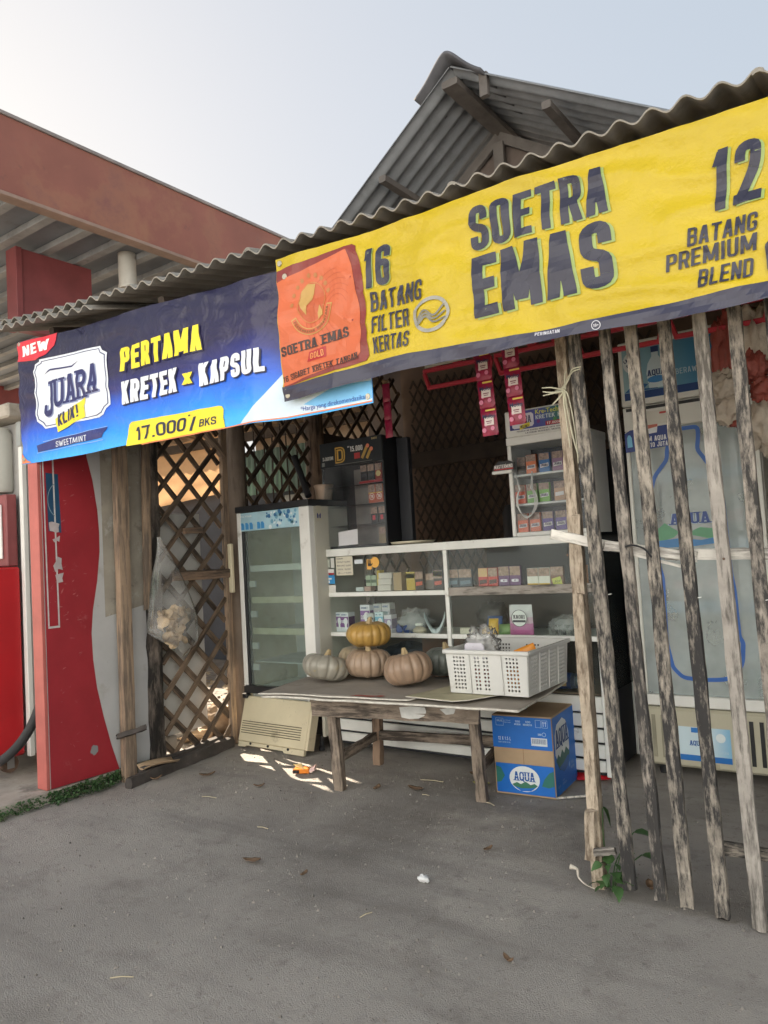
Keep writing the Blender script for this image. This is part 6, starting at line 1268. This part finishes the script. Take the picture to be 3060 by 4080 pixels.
tb.beam('stretcher', tp(.03, .48, .165), tp(.76, .48, .16), .03, .055, M_W_TABLE, upv=(0, 0, 1), rough=.0025, seg=10)
tb.beam('side_stretcher', tp(.0, .05, .155), tp(.0, .48, .16), .03, .05, M_W_TABLE, upv=(0, 0, 1), rough=.0025)
tb.beam('side_stretcher', tp(.765, .05, .155), tp(.765, .48, .16), .03, .05, M_W_TABLE, upv=(0, 0, 1), rough=.0025)
for k in range(4): tb.beam('board', tp(-.08, -.04 + .165 * k, .475), tp(.83, -.04 + .165 * k, .473), .155, .018, M_W_TABLE, upv=(0, 0, 1), rough=.001, seg=5)
pt_ = [(.40, .449), (.46, .455), (.535, .452), (.54, .43), (.528, .41), (.50, .398), (.45, .394), (.41, .40)]
tb.add('white_paint', MB().poly([tp(a, -.0805, z) for a, z in pt_]), mat('flaking_white_paint', (.58, .58, .56), .7, .15, 20, dirt=((.3, .27, .23), .3, 20)))
tb.add('white_paint', MB().poly([tp(a, -.0805, z) for a, z in ((.61, .445), (.65, .452), (.69, .448), (.68, .425), (.64, .42))]), MC['flaking_white_paint'])
M_CB = mat('grubby_grey_cardboard', (.35, .31, .265), .9, .14, 5, bump=.3, bsc=30, dirt=[((.20, .175, .15), .46, 6), ((.42, .38, .33), .30, 12)])
M_CBE = mat('pale_cardboard_edge', (.62, .59, .53), .9, .2, 30)
def board(name, outline, z, th, material, label, sag=None, mat_edge=None, cat_='cardboard'):
    n_ = 40; P = []
    ol = [Vector(p) for p in outline]
    for i in range(len(ol)):
        a, b = ol[i], ol[(i + 1) % len(ol)]; k = max(2, int((b - a).length / .04))
        for j in range(k): P.append(a.lerp(b, j / k))
    P = [p + Vector((.004 * noise.noise(Vector((p.x * 30, p.y * 30, z))), .004 * noise.noise(Vector((p.x * 30, p.y * 30, z + 5))))) for p in P]
    bm = bmesh.new(); vs = [bm.verts.new((p.x, p.y, 0)) for p in P]; f = bm.faces.new(vs)
    bmesh.ops.triangulate(bm, faces=[f])
    for k in range(-90, 20):
        bmesh.ops.bisect_plane(bm, geom=bm.verts[:] + bm.edges[:] + bm.faces[:], plane_co=(k * .05, 0, 0), plane_no=(1, 0, 0), dist=1e-6)
        bmesh.ops.bisect_plane(bm, geom=bm.verts[:] + bm.edges[:] + bm.faces[:], plane_co=(0, k * .05 + 4.5, 0), plane_no=(0, 1, 0), dist=1e-6)
    for v in bm.verts:
        v.co.z = z + .003 * noise.noise(Vector((v.co.x * 6, v.co.y * 6, z * 9))) + (sag(v.co.x, v.co.y) if sag else 0)
    cx_ = sum(p.x for p in P) / len(P); cy_ = sum(p.y for p in P) / len(P)
    for v in bm.verts: v.co.x -= cx_; v.co.y -= cy_
    me = bpy.data.meshes.new(name); bm.to_mesh(me); bm.free(); me.materials.append(material); me.materials.append(mat_edge or M_CBE); me.shade_smooth()
    o = tag(obj(name, me, None, None, (cx_, cy_, 0)), label, cat_)
    md = o.modifiers.new('thick', 'SOLIDIFY'); md.thickness = th; md.offset = -1; md.material_offset_rim = 1
    return o
sagf = lambda x, y: -.012 * max(0, (-2.75 - x) / .3) + .012 * max(0, (x + 1.72) / .2) * max(0, (y - 3.3) / .3)
board('cardboard_sheet', ((-2.90, 2.86), (-1.475, 2.975), (-1.53, 3.66), (-2.99, 3.38)), .4975, .010, M_CB, 'lower grey cardboard layer covering the wooden table', sagf)
board('cardboard_sheet', ((-2.93, 2.868), (-2.03, 2.955), (-1.92, 3.60), (-3.05, 3.395)), .510, .007, M_CB, 'upper left cardboard sheet under the pumpkins with a torn printed front edge', sagf)
board('cardboard_sheet', ((-2.07, 2.99), (-1.80, 2.965), (-1.74, 3.02), (-1.50, 3.50), (-1.62, 3.66), (-1.98, 3.42)), .5175, .004, mat('yellowish_cardboard', (.46, .42, .28), .9, .2, 5, bump=.3, bsc=30, dirt=((.16, .14, .10), .4, 7)), 'small yellowish cardboard sheet under the front of the crate', sagf)
TZ = .519
for k, (pts, col) in enumerate(((((-2.36, 2.93), (-2.24, 2.942), (-2.22, 2.965), (-2.33, 2.96)), (168, 40, 44)), (((-2.24, 2.958), (-2.19, 2.955), (-2.185, 2.985), (-2.21, 2.985)), (160, 34, 40)))):
    single('red_print_scrap', MB().poly([(a, b, TZ - .004 + .0003 * k) for a, b in pts]), pr(*col), ('long', 'small')[k] + ' red printed scrap on the front edge of the upper cardboard', 'scrap', base=(pts[0][0], pts[0][1], .51))
def pumpkin(x, y, z, r_, h_, ribs, cols, label, stem=True, tilt=(0, 0), sd=0, cavity=.12):
    t = T('pumpkin', (x, y, z), label, 'pumpkin', 'pumpkins on the table', local=True); t.e.rotation_euler = (tilt[0], tilt[1], sd * 1.7)
    nu, nv = ribs * 8, 28; vs = []; fs = []
    for j in range(nv + 1):
        ph = PI * j / nv
        for i in range(nu):
            a = 2 * PI * i / nu; rb = abs(math.sin(a * ribs / 2 + .25 * noise.noise(Vector((a, sd, 0)))))
            rr = r_ * math.sin(ph) ** .72 * (1 - .11 * (1 - rb) ** 2.4 * math.sin(ph) ** .5) * (1 + .06 * noise.noise(Vector((math.cos(a) * 1.3, math.sin(a) * 1.3, sd + ph))))
            zz = h_ / 2 + h_ / 2 * math.cos(ph) * 1.0; dip = math.exp(-(math.sin(ph) / .42) ** 2)
            zz += (-cavity * h_ * dip if ph < PI / 2 else cavity * .5 * h_ * dip)
            zz += .006 * noise.noise(Vector((math.cos(a) * 2, math.sin(a) * 2, sd + 4)))
            vs.append((rr * math.cos(a), rr * math.sin(a), zz))
    for j in range(nv):
        for i in range(nu): fs.append((j * nu + i, (j + 1) * nu + i, (j + 1) * nu + (i + 1) % nu, j * nu + (i + 1) % nu))
    m = mat('pumpkin_skin_%d' % sd, cols[0], .36, .22, 6, bump=.35, bsc=60, dirt=[(cols[1], .48, 5), (cols[2], .34, 11), ((.20, .13, .09), .16, 26), ((.12, .08, .06), .12, 52)])
    t.add('flesh', MB().add(vs, fs), m, smooth=True)
    if stem:
        zt = h_ * (1 - cavity) - .006
        mb = MB(); prs = []
        for k in range(7):
            q = k / 6; rr = .020 - .012 * q if q > .15 else .026 - .04 * q
            prs.append((rr, zt + .045 * q, .010 * q * q))
        vs = []; fs = []
        for (rr, z_, dx_) in prs: vs += [(dx_ + rr * (1 + .22 * math.cos(5 * 2 * PI * j / 20)) * math.cos(2 * PI * j / 20), rr * (1 + .22 * math.cos(5 * 2 * PI * j / 20)) * math.sin(2 * PI * j / 20), z_) for j in range(20)]
        for i in range(6):
            for j in range(20): fs.append((i * 20 + j, i * 20 + (j + 1) % 20, (i + 1) * 20 + (j + 1) % 20, (i + 1) * 20 + j))
        fs.append(tuple(range(120, 140))); t.add('stem', mb.add(vs, fs), mat('dry_stem', (.42, .32, .18), .8, .2, 40, bump=.4, bsc=60), smooth=True)
PINK = ((.34, .245, .175), (.25, .215, .175), (.40, .28, .16)); GREY = ((.31, .29, .245), (.37, .34, .29), (.42, .30, .09)); ORA = ((.44, .265, .07), (.36, .25, .10), (.47, .34, .14)); GRN = ((.12, .135, .12), (.19, .19, .165), (.28, .24, .17))
pumpkin(-2.765, 3.205, TZ, .131, .155, 13, GREY, 'greyish pumpkin at the left end of the table', tilt=(.12, .22), sd=1)
pumpkin(-2.565, 3.365, TZ, .133, .168, 15, PINK, 'pinkish pumpkin in the middle supporting the orange one', tilt=(.05, 0), sd=2)
pumpkin(-2.205, 3.245, TZ, .130, .178, 14, ((.34, .235, .165), (.26, .21, .165), (.40, .28, .18)), 'pink-brown pumpkin just left of the crate', tilt=(.16, -.06), sd=3)
pumpkin(-2.61, 3.44, TZ + .160, .131, .150, 15, ORA, 'orange pumpkin stacked on top of the others', sd=4, tilt=(.03, .03))
pumpkin(-2.745, 3.52, TZ, .125, .165, 14, ((.36, .29, .19), (.28, .26, .21), (.42, .34, .2)), 'tan pumpkin hidden behind the stacked pair', sd=5)
pumpkin(-2.165, 3.545, TZ, .128, .165, 14, GRN, 'dark green pumpkin behind the crate end', sd=6)

cr = T('plastic_crate', (-1.700, 3.135, TZ + .003), 'white plastic crate with square perforations on the table', 'crate', rotz=R(0.5), local=True)
CW, CD, CH = .400, .455, .202
M_CR = mat('white_plastic', (.64, .64, .62), .45, .05, 5, dirt=((.40, .37, .32), .30, 7))
def crate_wall(L_, holes, name, M4):
    """perforated wall panel, local x along, z up"""
    hw, hh, gp_, gz_ = .0095, .0095, .0075, .0085
    xs = [0]; solid = []
    for (x0_, n_) in holes:
        xx = x0_
        for k in range(n_): xs += [xx, xx + hw]; xx += hw + gp_
    xs.append(L_); xs = sorted(set(xs)); zs = [0]; zz = .020
    while zz + hh < CH - .022: zs += [zz, zz + hh]; zz += hh + gz_
    zs.append(CH)
    hx = {round(x0_ + k * (hw + gp_), 5) for (x0_, n_) in holes for k in range(n_)}
    mb = MB(); idx = {}
    for j, z in enumerate(zs):
        for i, x in enumerate(xs):
            idx[(i, j)] = len(mb.v); mb.v.append((x, -.012 * (z / CH), z))
    for j in range(len(zs) - 1):
        for i in range(len(xs) - 1):
            if round(xs[i], 5) in hx and j % 2 == 1: continue
            mb.f.append((idx[(i, j)], idx[(i + 1, j)], idx[(i + 1, j + 1)], idx[(i, j + 1)]))
    me = mb.mesh(name); me.transform(M4); o = obj(name, me, M_CR, cr.e); md = o.modifiers.new('thick', 'SOLIDIFY'); md.thickness = .0035; md.offset = 0
    return o
hf = [(.028, 4), (.140, 2), (.186, 2), (.303, 4)]; hs_ = [(.03, 4), (.14, 4), (.25, 4), (.36, 4)]
crate_wall(CW, hf, 'perforated_wall', Matrix.Translation((-CW / 2, 0, 0)))
crate_wall(CW, hf, 'perforated_wall', Matrix.Translation((CW / 2, CD, 0)) @ Matrix.Rotation(PI, 4, 'Z'))
crate_wall(CD, hs_, 'perforated_wall', Matrix.Translation((CW / 2, 0, 0)) @ Matrix.Rotation(PI / 2, 4, 'Z'))
crate_wall(CD, hs_, 'perforated_wall', Matrix.Translation((-CW / 2, CD, 0)) @ Matrix.Rotation(-PI / 2, 4, 'Z'))
cr.box('floor', (-CW / 2 + .004, CW / 2 - .004, .004, CD - .004, .004, .010), M_CR, 0)
a_, b_ = CW / 2 + .012, CD + .012
mb = MB()
for (x0, x1, y0, y1) in ((-a_ - .012, a_ + .012, -.026, -.010), (-a_ - .012, a_ + .012, b_ - .002, b_ + .014), (-a_ - .012, -a_ + .002, -.0098, b_ - .0022), (a_ - .002, a_ + .012, -.0098, b_ - .0022)): mb.box(x0, x1, y0, y1, CH - .016, CH + .004)
cr.add('rim', mb, M_CR, .004)
for x in (-CW / 2 + .115, CW / 2 - .120): cr.add('rib', MB().prism([(x - .004, -.0035, .004), (x + .004, -.0035, .004), (x + .004, -.0145, CH - .018), (x - .004, -.0145, CH - .018)], (0, -.007, 0)), M_CR, .001)
for y in (.118, .228, .338): cr.add('rib', MB().prism([(CW / 2 + .003, y - .005, .004), (CW / 2 + .003, y + .005, .004), (CW / 2 + .014, y + .005, CH - .018), (CW / 2 + .014, y - .005, CH - .018)], (.007, 0, 0)), M_CR, .001)
for sx in (-1, 1):
    for y in (0, CD): cr.add('corner', MB().prism([(sx * CW / 2, y, .0), (sx * (CW / 2 - .014), y, .0), (sx * (CW / 2 - .014), y + (-.013 if y == 0 else .013), CH - .018), (sx * (CW / 2 + .012), y + (-.013 if y == 0 else .013), CH - .018)], (0, (.005 if y == 0 else -.005), 0)), M_CR, .001)
# goods in the crate
cz0 = TZ + .014
for k, (x, y, a, b, d, m, lb) in enumerate(((-1.80, 3.25, .06, .05, .045, mat('red_brown_wrapper', c(150, 60, 44), .4, .3, 30), 'red-brown packets at the left inside the crate'), (-1.60, 3.24, .055, .05, .05, mat('orange_wrapper', c(226, 142, 44), .4, .3, 20), 'orange packets at the right inside the crate'), (-1.70, 3.42, .09, .08, .05, mat('dark_wrapper', c(70, 52, 60), .4, .4, 20), 'dark packets in the middle of the crate'), (-1.63, 3.50, .08, .05, .04, mat('brown_wrapper', c(120, 84, 60), .4, .3, 20), 'brown packets at the back of the crate'))):
    lump('wrapped_packets', x, y, cz0, a, b, d, m, lb, 'packets', 'goods in the crate', sd=k + 3, f=3, amp=.35)
pouch(-1.615, 3.27, TZ + .168, .045, .10, -.2, 0, mat('orange_pack_foil', c(232, 150, 50), .35, .12, 20), 'bright orange packet lying tilted at the front of the crate').e.rotation_euler = (R(-12), R(68), R(8))
lump('clear_bag', -1.80, 3.30, TZ + .125, .075, .07, .085, M_BAGC, 'crumpled clear bag sticking out of the left end of the crate', 'plastic bag', 'goods in the crate', sd=21, f=3.4, amp=.55, nu=40, nv=26)
single('white_tray', MB().prism([(-1.868, 3.215, TZ + .14), (-1.755, 3.215, TZ + .14), (-1.755, 3.218, TZ + .21), (-1.768, 3.22, TZ + .228), (-1.85, 3.22, TZ + .228), (-1.862, 3.218, TZ + .218)], (0, .01, 0)), pr(216, 212, 222), 'white foam tray standing in the front left of the crate', 'tray', base=(-1.81, 3.22, TZ + .14), bev=.003)

# ------------------------------------------------------------------ blue water carton
bx = T('water_carton', (-1.655, 3.36, 0), 'blue printed cardboard carton of water bottles beside the table leg', 'carton', rotz=R(5), local=True)
W2, D2, H2 = .152, .34, .382
bx.box('carton', (-W2, W2, 0, D2, .0, H2), M_CARD, .003)
BLU = (22, 106, 196)
def bf(name, ps, col, par=None, d=.0012): return bx.add(name, MB().polys(front(ps, 0, 0, 0, d)), pr(*col, .5), parent=par)
def bs(name, ps, col, par=None, d=.0012): return bx.add(name, MB().polys(plane_map(ps, (W2, 0, 0), (0, 1, 0), (0, 0, 1), (1, 0, 0), d)), pr(*col, .5), parent=par)
up_ = bx.box('top_flap', (-W2 + .001, W2 - .003, -.004, -.0012, .225, H2 - .006), pr(*BLU, .5), .001)
lo_ = bx.box('bottom_flap', (-W2 + .008, W2 - .004, -.004, -.0012, .010, .150), pr(*BLU, .5), .001)
fr = lambda nm, ps, col, par, d=.0008: bx.add(nm, MB().polys(front(ps, 0, -.004, 0, d)), pr(*col, .5), parent=par)
fr('lettering', shift(text('12 X 1.5 L', .065, .016, .15, .14, .5), -.122, .262), (214, 226, 238), up_); fr('lettering', shift(text('BERAT KOTOR 18 KG', .062, .007, .15, .14, .5), -.122, .248), (160, 190, 220), up_)
fr('marks', shift(text('HALAL', .03, .010, .15, .1, .5), -.124, .350) + shift(text('100', .026, .010, .15, .1, .5), -.030, .350) + shift(text('MURNI', .032, .009, .15, .1, .5), -.034, .337) + shift(text('100', .026, .010, .15, .1, .5), .022, .350) + shift(text('INDONESIA', .046, .009, .15, .1, .5), .010, .337) + shift(font('Air Mineral', W=.034), -.088, .355) + shift(font('Pegunungan', W=.036), -.088, .344), (176, 204, 230), up_)
fr('mark_frames', [q for (x0, x1) in ((-.130, -.090), (.072, .100), (.104, .132)) for q in (rect(x0, x1, .331, .3325) + rect(x0, x1, .3655, .367) + rect(x0, x0 + .0015, .333, .365) + rect(x1 - .0015, x1, .333, .365))], (176, 204, 230), up_)
fr('arrows', rect(.110, .113, .338, .356) + rect(.121, .124, .338, .356) + [[(.107, .354, 1), (.116, .354, 1), (.1115, .363, 1)], [(.118, .354, 1), (.127, .354, 1), (.1225, .363, 1)]], (196, 216, 236), up_)
fr('barcode_field', rect(.046, .126, .244, .282), (214, 222, 228), up_); fr('barcode', [q for k in range(24) for q in rect(.052 + k * .0029, .052 + k * .0029 + (.0009 if k % 3 else .0018), .254, .278)], (30, 70, 130), up_, .0014)
fr('small_marks', ring(.112, .300, .009, .002, 16) + shift(text('SNI', .018, .010, .16, .1, .5), .082, .294), (176, 204, 230), up_)
bf('seam', rect(.0, .002, .151, .224), (120, 84, 52), None)
def logo(fn, par, cx_, cz_, k, d0):
    fn('logo_field', [disc(cx_, cz_, .078 * k, 30, .062 * k)], (222, 228, 230), par, d0)
    fn('logo_hills', [[(cx_ - .066 * k, cz_ - .030 * k, 0), (cx_ - .04 * k, cz_ - .018 * k, 0), (cx_ - .02 * k, cz_ - .026 * k, 0), (cx_ + .005 * k, cz_ - .012 * k, 0), (cx_ + .03 * k, cz_ - .026 * k, 0), (cx_ + .05 * k, cz_ - .018 * k, 0), (cx_ + .066 * k, cz_ - .028 * k, 0), (cx_ + .04 * k, cz_ - .05 * k, 0), (cx_ - .04 * k, cz_ - .05 * k, 0)]], (58, 116, 92), par, d0 + .0006)
    fn('logo_wave', [[(cx_ - .06 * k, cz_ - .036 * k, 0), (cx_ - .02 * k, cz_ - .046 * k, 0), (cx_ + .03 * k, cz_ - .042 * k, 0), (cx_ + .06 * k, cz_ - .034 * k, 0), (cx_ + .03 * k, cz_ - .056 * k, 0), (cx_ - .02 * k, cz_ - .060 * k, 0)]], BLU, par, d0 + .0012)
    fn('logo_lettering', shift(text('AQUA', .106 * k, .044 * k, .17, .07, .55, 0, True), cx_ - .053 * k, cz_ - .010 * k), (24, 84, 160), par, d0 + .0006)
    fn('logo_cut', [q for q in rect(cx_ - .055 * k, cx_ + .055 * k, cz_ + .012 * k, cz_ + .0135 * k)], (222, 228, 230), par, d0 + .0022)
logo(fr, lo_, .0, .082, .98, .0008)
for q in ([[(-.143, .135, 0), (-.118, .128, 0), (-.10, .09, 0), (-.12, .06, 0), (-.143, .055, 0)], [(.147, .13, 0), (.125, .12, 0), (.10, .09, 0), (.085, .055, 0), (.12, .05, 0), (.147, .06, 0)]]): fr('hill_print', [q], (44, 112, 104), lo_, .0006)
sf = bs('side_field', rect(.002, D2 - .002, .006, H2 - .006), BLU)
bsx_ = lambda nm, ps, col, par, d: bs(nm, ps, col, par, d + .0012)
bsx_('logo_field', [[(.02, .20, 0), (.025, .29, 0), (.06, .335, 0), (.15, .352, 0), (.20, .33, 0), (.235, .27, 0), (.235, .19, 0), (.20, .135, 0), (.13, .115, 0), (.07, .135, 0)]], (214, 220, 224), sf, .0006)
bsx_('logo_hills', [[(.025, .17, 0), (.06, .195, 0), (.085, .175, 0), (.12, .205, 0), (.15, .18, 0), (.18, .205, 0), (.235, .17, 0), (.20, .12, 0), (.13, .10, 0), (.07, .12, 0)]], (36, 92, 84), sf, .0012)
bsx_('logo_wave', [[(.06, .13, 0), (.13, .14, 0), (.20, .16, 0), (.23, .15, 0), (.19, .11, 0), (.13, .095, 0)]], (24, 90, 160), sf, .0018)
bsx_('logo_lettering', shift(text('AQUA', .19, .085, .17, .07, .55, 0, True), .035, .225, .04), (24, 64, 128), sf, .0018)
bsx_('marks', shift(text('100', .045, .018, .15, .1, .5), .24, .10) + shift(text('MURNI', .055, .014, .15, .1, .5), .24, .08) + shift(text('HALAL', .04, .012, .15, .1, .5), .03, .04) + shift(text('100', .03, .010, .15, .1, .5), .10, .055) + shift(text('INDONESIA', .06, .010, .15, .1, .5), .10, .04), (110, 150, 200), sf, .0006)
bsx_('drop_print', [[(.222, .09, 0), (.229, .105, 0), (.222, .125, 0), (.215, .105, 0)]], (140, 180, 220), sf, .0008)
pk = pouch(-1.44, 3.70, .012, .16, .12, .5, R(-84), mat('red_sachet_foil', c(190, 34, 44), .35, .2, 14, bump=.4, bsc=30), 'red foil packet lying on the ground behind the blue carton')
single('pale_stick', MB().bar((-1.50, 3.36, .012), (-1.33, 3.50, .012), .012, .008), M_W_WHITE, 'pale flat stick on the ground behind the corner post', 'stick', base=(-1.42, 3.43, 0), bev=.001)

# ------------------------------------------------------------------ things on the ground
gpk = T('discarded_cigarette_pack', (-2.93, 3.19, .0), 'crushed orange and black cigarette pack lying in the sun patch', 'cigarette pack', rotz=R(28), local=True)
gpk.box('carton', (-.055, .035, -.028, .028, .006, .030), pr(226, 130, 34), .002)
gpk.add('open_lid', MB().prism([(.036, -.027, .010), (.066, -.022, .018), (.070, -.018, .045), (.040, -.026, .031)], (0, .05, 0)), pr(232, 196, 190), .001)
gpk.box('black_end', (-.0565, -.0552, -.027, .027, .007, .029), pr(28, 26, 28), 0)
fp(gpk, 'band', rect(-.054, -.02, .008, .026), 0, -.028, 0, (34, 28, 28))
for k in range(5): gpk.add('torn_foil', MB().bar((-.03 + .01 * k, .012 - .012 * k, .0315), (-.065 + .012 * k, .03 - .006 * k, .042 + .003 * k), .008, .002), pr(226, 206, 150))
rl = random.Random(21)
def leaf_litter(x, y, s_, label, m=M_LEAFDRY, cat_='leaf', gr='dry leaves on the ground'):
    t = rl.uniform(0, 6); mb = MB(); ca, sa = math.cos(t), math.sin(t); h_ = rl.uniform(.006, .016)
    def f(u, v):
        l_ = (u - .5) * 2; w_ = (v - .5) * 2 * .42 * math.sqrt(max(0, 1 - l_ * l_)) * (1 - .25 * l_); X_, Y_ = l_ * s_, w_ * s_
        return (X_ * ca - Y_ * sa, X_ * sa + Y_ * ca, .008 + h_ * (l_ * l_ + .6 * abs((v - .5) * 2)) + .003 * noise.noise(Vector((u * 6, v * 6, x))))
    mb.grid(f, 9, 5); o = tag(obj('dry_leaf', mb.mesh('dry_leaf', 0, True), m, None, (x, y, gz(x, y))), label, cat_, gr)
    md = o.modifiers.new('thick', 'SOLIDIFY'); md.thickness = .0012
for x, y, s_, lb in ((-3.40, 2.90, .045, 'brown dry leaf lying right of the timber sill'), (-2.97, 2.88, .030, 'pale dry leaf on the ground below the cigarette pack'), (-3.62, 2.72, .035, 'pale dry leaf against the foot of the timber sill'), (-2.38, 3.13, .035, 'dark dry leaf beside the front left table leg'), (-2.20, 3.22, .050, 'curled brown dry leaf under the table'), (-2.02, 3.55, .05, 'broad reddish dry leaf under the table near the stretcher'), (-2.30, 2.17, .040, 'brown dry leaf alone on the open ground at left centre'), (-2.02, 2.17, .022, 'small pale dry leaf right of the lone brown leaf'), (-1.50, 2.68, .028, 'small dark leaf scrap left of the corner post'), (-1.07, 1.99, .02, 'small black leaf scrap on the ground towards the lower right'), (-.86, 2.66, .035, 'orange dry leaf beside the weed behind the first slat')):
    leaf_litter(x, y, s_, lb)
leaf_litter(-1.93, 3.42, .045, 'yellow-green fallen leaf beside the front right table leg', mat('yellow_leaf', (.34, .34, .10), .7, .3, 25)); 
lump('crumpled_paper', -1.585, 2.335, gz(-1.585, 2.335), .022, .016, .012, mat('white_paper', (.75, .75, .75), .7, .08, 20), 'crumpled white paper scrap alone on the open ground', 'paper', sd=9, f=3, amp=.6, nu=14, nv=9)
for k, (x, y, a, l_, lb) in enumerate(((-2.55, 2.45, .1, .06, 'thin pale straw on the ground left of centre'), (-3.12, 2.62, .2, .09, 'long pale straw lying below the sun patch'), (-2.26, 3.36, .15, .13, 'thin pale stick lying under the table'), (-2.05, 1.35, .6, .07, 'straw on the bare ground at the bottom left'), (-1.78, 3.19, -.4, .06, 'short pale twig at the foot of the front right table leg'), (-2.12, 3.16, .0, .04, 'tiny pale twig under the front of the table'), (-1.62, 2.0, 1.3, .05, 'thin twig on the open ground below the paper scrap'))):
    single('straw', MB().tube([(x, y, gz(x, y) + .007), (x + l_ * .5 * math.cos(a), y + l_ * .5 * math.sin(a), gz(x, y) + .010), (x + l_ * math.cos(a), y + l_ * math.sin(a), gz(x, y) + .007)], .0022, 5), M_STRAW, lb, 'straw', 'straws on the ground', base=(x, y, 0))
single('bone_twist', MB().tube(cat([(-1.125, 2.60, .045), (-1.10, 2.60, .04), (-1.09, 2.585, .02), (-1.06, 2.565, .01), (-1.02, 2.55, .008)]), [.010, .010, .009, .008, .007, .006, .006, .005, .005, .005, .005, .004, .004, .004, .003, .003, .003, .003, .002, .002, .002, .002, .002, .002, .002], 8), mat('pale_twisted_cloth', (.55, .50, .43), .9, .2, 20, bump=.5, bsc=40), 'pale twisted rag at the foot of the corner post', 'rag', base=(-1.08, 2.58, 0), smooth=True)
# gravel crumbs over the ground
mb = MB(); rq = random.Random(77)
for k in range(4500):
    x = rq.uniform(-4.2, .6); y = rq.uniform(.8, 3.6); s_ = rq.choice((.0015, .002, .002, .003, .004, .006)) * rq.uniform(.7, 1.3); z = gz(x, y)
    if x < -3.8 and y < 3: continue
    a = rq.uniform(0, 6)
    mb.add([(x + s_ * math.cos(a), y + s_ * math.sin(a), z), (x + s_ * math.cos(a + 2.1), y + s_ * math.sin(a + 2.1), z), (x + s_ * math.cos(a + 4.2), y + s_ * math.sin(a + 4.2), z), (x, y, z + s_ * 1.1)], [(0, 1, 3), (1, 2, 3), (2, 0, 3)])
single('gravel_crumbs', mb, mat('gravel', (.22, .20, .18), .9, .5, 3), 'fine gravel crumbs scattered over the bare ground', 'gravel', kind='stuff')
# green ground cover along the slab edge
mb = MB(); rq = random.Random(31)
def leafq(mb, p, d, s_, n_=Vector((0, 0, 1)), wid=.8):
    d = d.normalized(); sd_ = d.cross(n_)
    if sd_.length < .1: sd_ = Vector((1, 0, 0))
    sd_.normalize(); p = Vector(p); m_ = p + d * s_ * .5
    mb.add([p, m_ + sd_ * s_ * .5 * wid, p + d * s_, m_ - sd_ * s_ * .5 * wid], [(0, 1, 2, 3)])
for k in range(3000):
    y = rq.choice((rq.uniform(1.7, 2.65), rq.uniform(2.2, 2.65), rq.uniform(2.75, 2.95))); x = -3.835 - .02 * max(0, y - 2) + rq.random() ** 2 * (.10 if 2.15 < y < 2.55 else .06)
    z = rq.uniform(0, .05) * (1 if x < -3.80 else .5)
    leafq(mb, (x, y, z), Vector((rq.uniform(-1, 1), rq.uniform(-1, 1), rq.uniform(0, .9))), rq.uniform(.008, .02), Vector((rq.uniform(-.5, .5), rq.uniform(-.5, .5), 1)))
single('ground_cover_weeds', mb, mat('low_weeds', (.055, .115, .04), .6, .45, 14, transl=.2), 'low green weeds growing along the foot of the concrete slab', 'weeds', kind='stuff')
gt = T('grass_tuft', (-3.80, 1.93, 0), 'small grass tuft at the slab edge in the left corner', 'grass')
for k in range(26):
    a = rq.uniform(0, 6.28); l_ = rq.uniform(.04, .09); d = Vector((math.cos(a), math.sin(a), rq.uniform(.2, .9))).normalized(); s_ = d.cross(Vector((0, 0, 1))).normalized() * .0035
    p = Vector((-3.80, 1.93, .0)); q = p + d * l_ * .6; r_ = p + d * l_ + Vector((0, 0, -.012))
    gt.add('blade', MB().add([p - s_, p + s_, q + s_ * .8, q - s_ * .8, r_], [(0, 1, 2, 3), (3, 2, 4)]), mat('grass_blade', (.14, .20, .09), .6, .3, 10, transl=.2))
# weed at the post foot
wd_ = T('broadleaf_weed', (-.96, 2.575, 0), 'green broad-leaved weed growing at the foot of the corner post', 'weed')
def big_leaf(TT, p, d, s_, bend=.3, m=M_LEAF, roll=0.0):
    p = Vector(p); d = Vector(d).normalized(); sd_ = d.cross(Vector((0, 0, 1)))
    if sd_.length < .1: sd_ = Vector((1, 0, 0))
    sd_.normalize(); n_ = sd_.cross(d); sd_ = (sd_ * math.cos(roll) + n_ * math.sin(roll)); n_ = sd_.cross(d)
    def f(u, v):
        w_ = (v - .5) * 2 * .42 * math.sin(PI * min(1, u ** .75)) * (1 - .25 * u) * s_ * (1 + .08 * math.sin(u * 22))
        return p + d * u * s_ + sd_ * w_ + n_ * (-bend * s_ * u * u + .25 * abs(w_))
    TT.add('leaf', MB().grid(f, 9, 4), m, smooth=True)
for k in range(22):
    a = rl.uniform(0, 6.28); h_ = rl.uniform(.015, .12); r_ = rl.uniform(.005, .05)
    p = (-.965 + r_ * math.cos(a), 2.555 + r_ * .7 * math.sin(a), h_); d = (math.cos(a), math.sin(a) * .8 - .3, rl.uniform(-.3, .6))
    big_leaf(wd_, p, d, rl.uniform(.03, .055), rl.uniform(.1, .6), roll=rl.uniform(-.5, .5))
for tip, base_ in (((-.93, 2.60, .14), (-.965, 2.57, 0)), ((-.87, 2.62, .125), (-.965, 2.57, 0)), ((-.99, 2.60, .27), (-.975, 2.58, 0)), ((-.89, 2.61, .20), (-.965, 2.57, 0))):
    wd_.add('stem', MB().tube(cat([base_, ((tip[0] + base_[0]) / 2 - .008, (tip[1] + base_[1]) / 2, tip[2] * .6), tip], 4), .0022, 5), M_LEAF)
big_leaf(wd_, (-.99, 2.60, .275), (.35, .1, -.85), .075, .1); big_leaf(wd_, (-.89, 2.61, .20), (.95, .1, .12), .07, .3); big_leaf(wd_, (-.87, 2.62, .125), (.9, -.1, .05), .06, .3); big_leaf(wd_, (-.94, 2.60, .14), (.9, .2, .1), .05, .4)
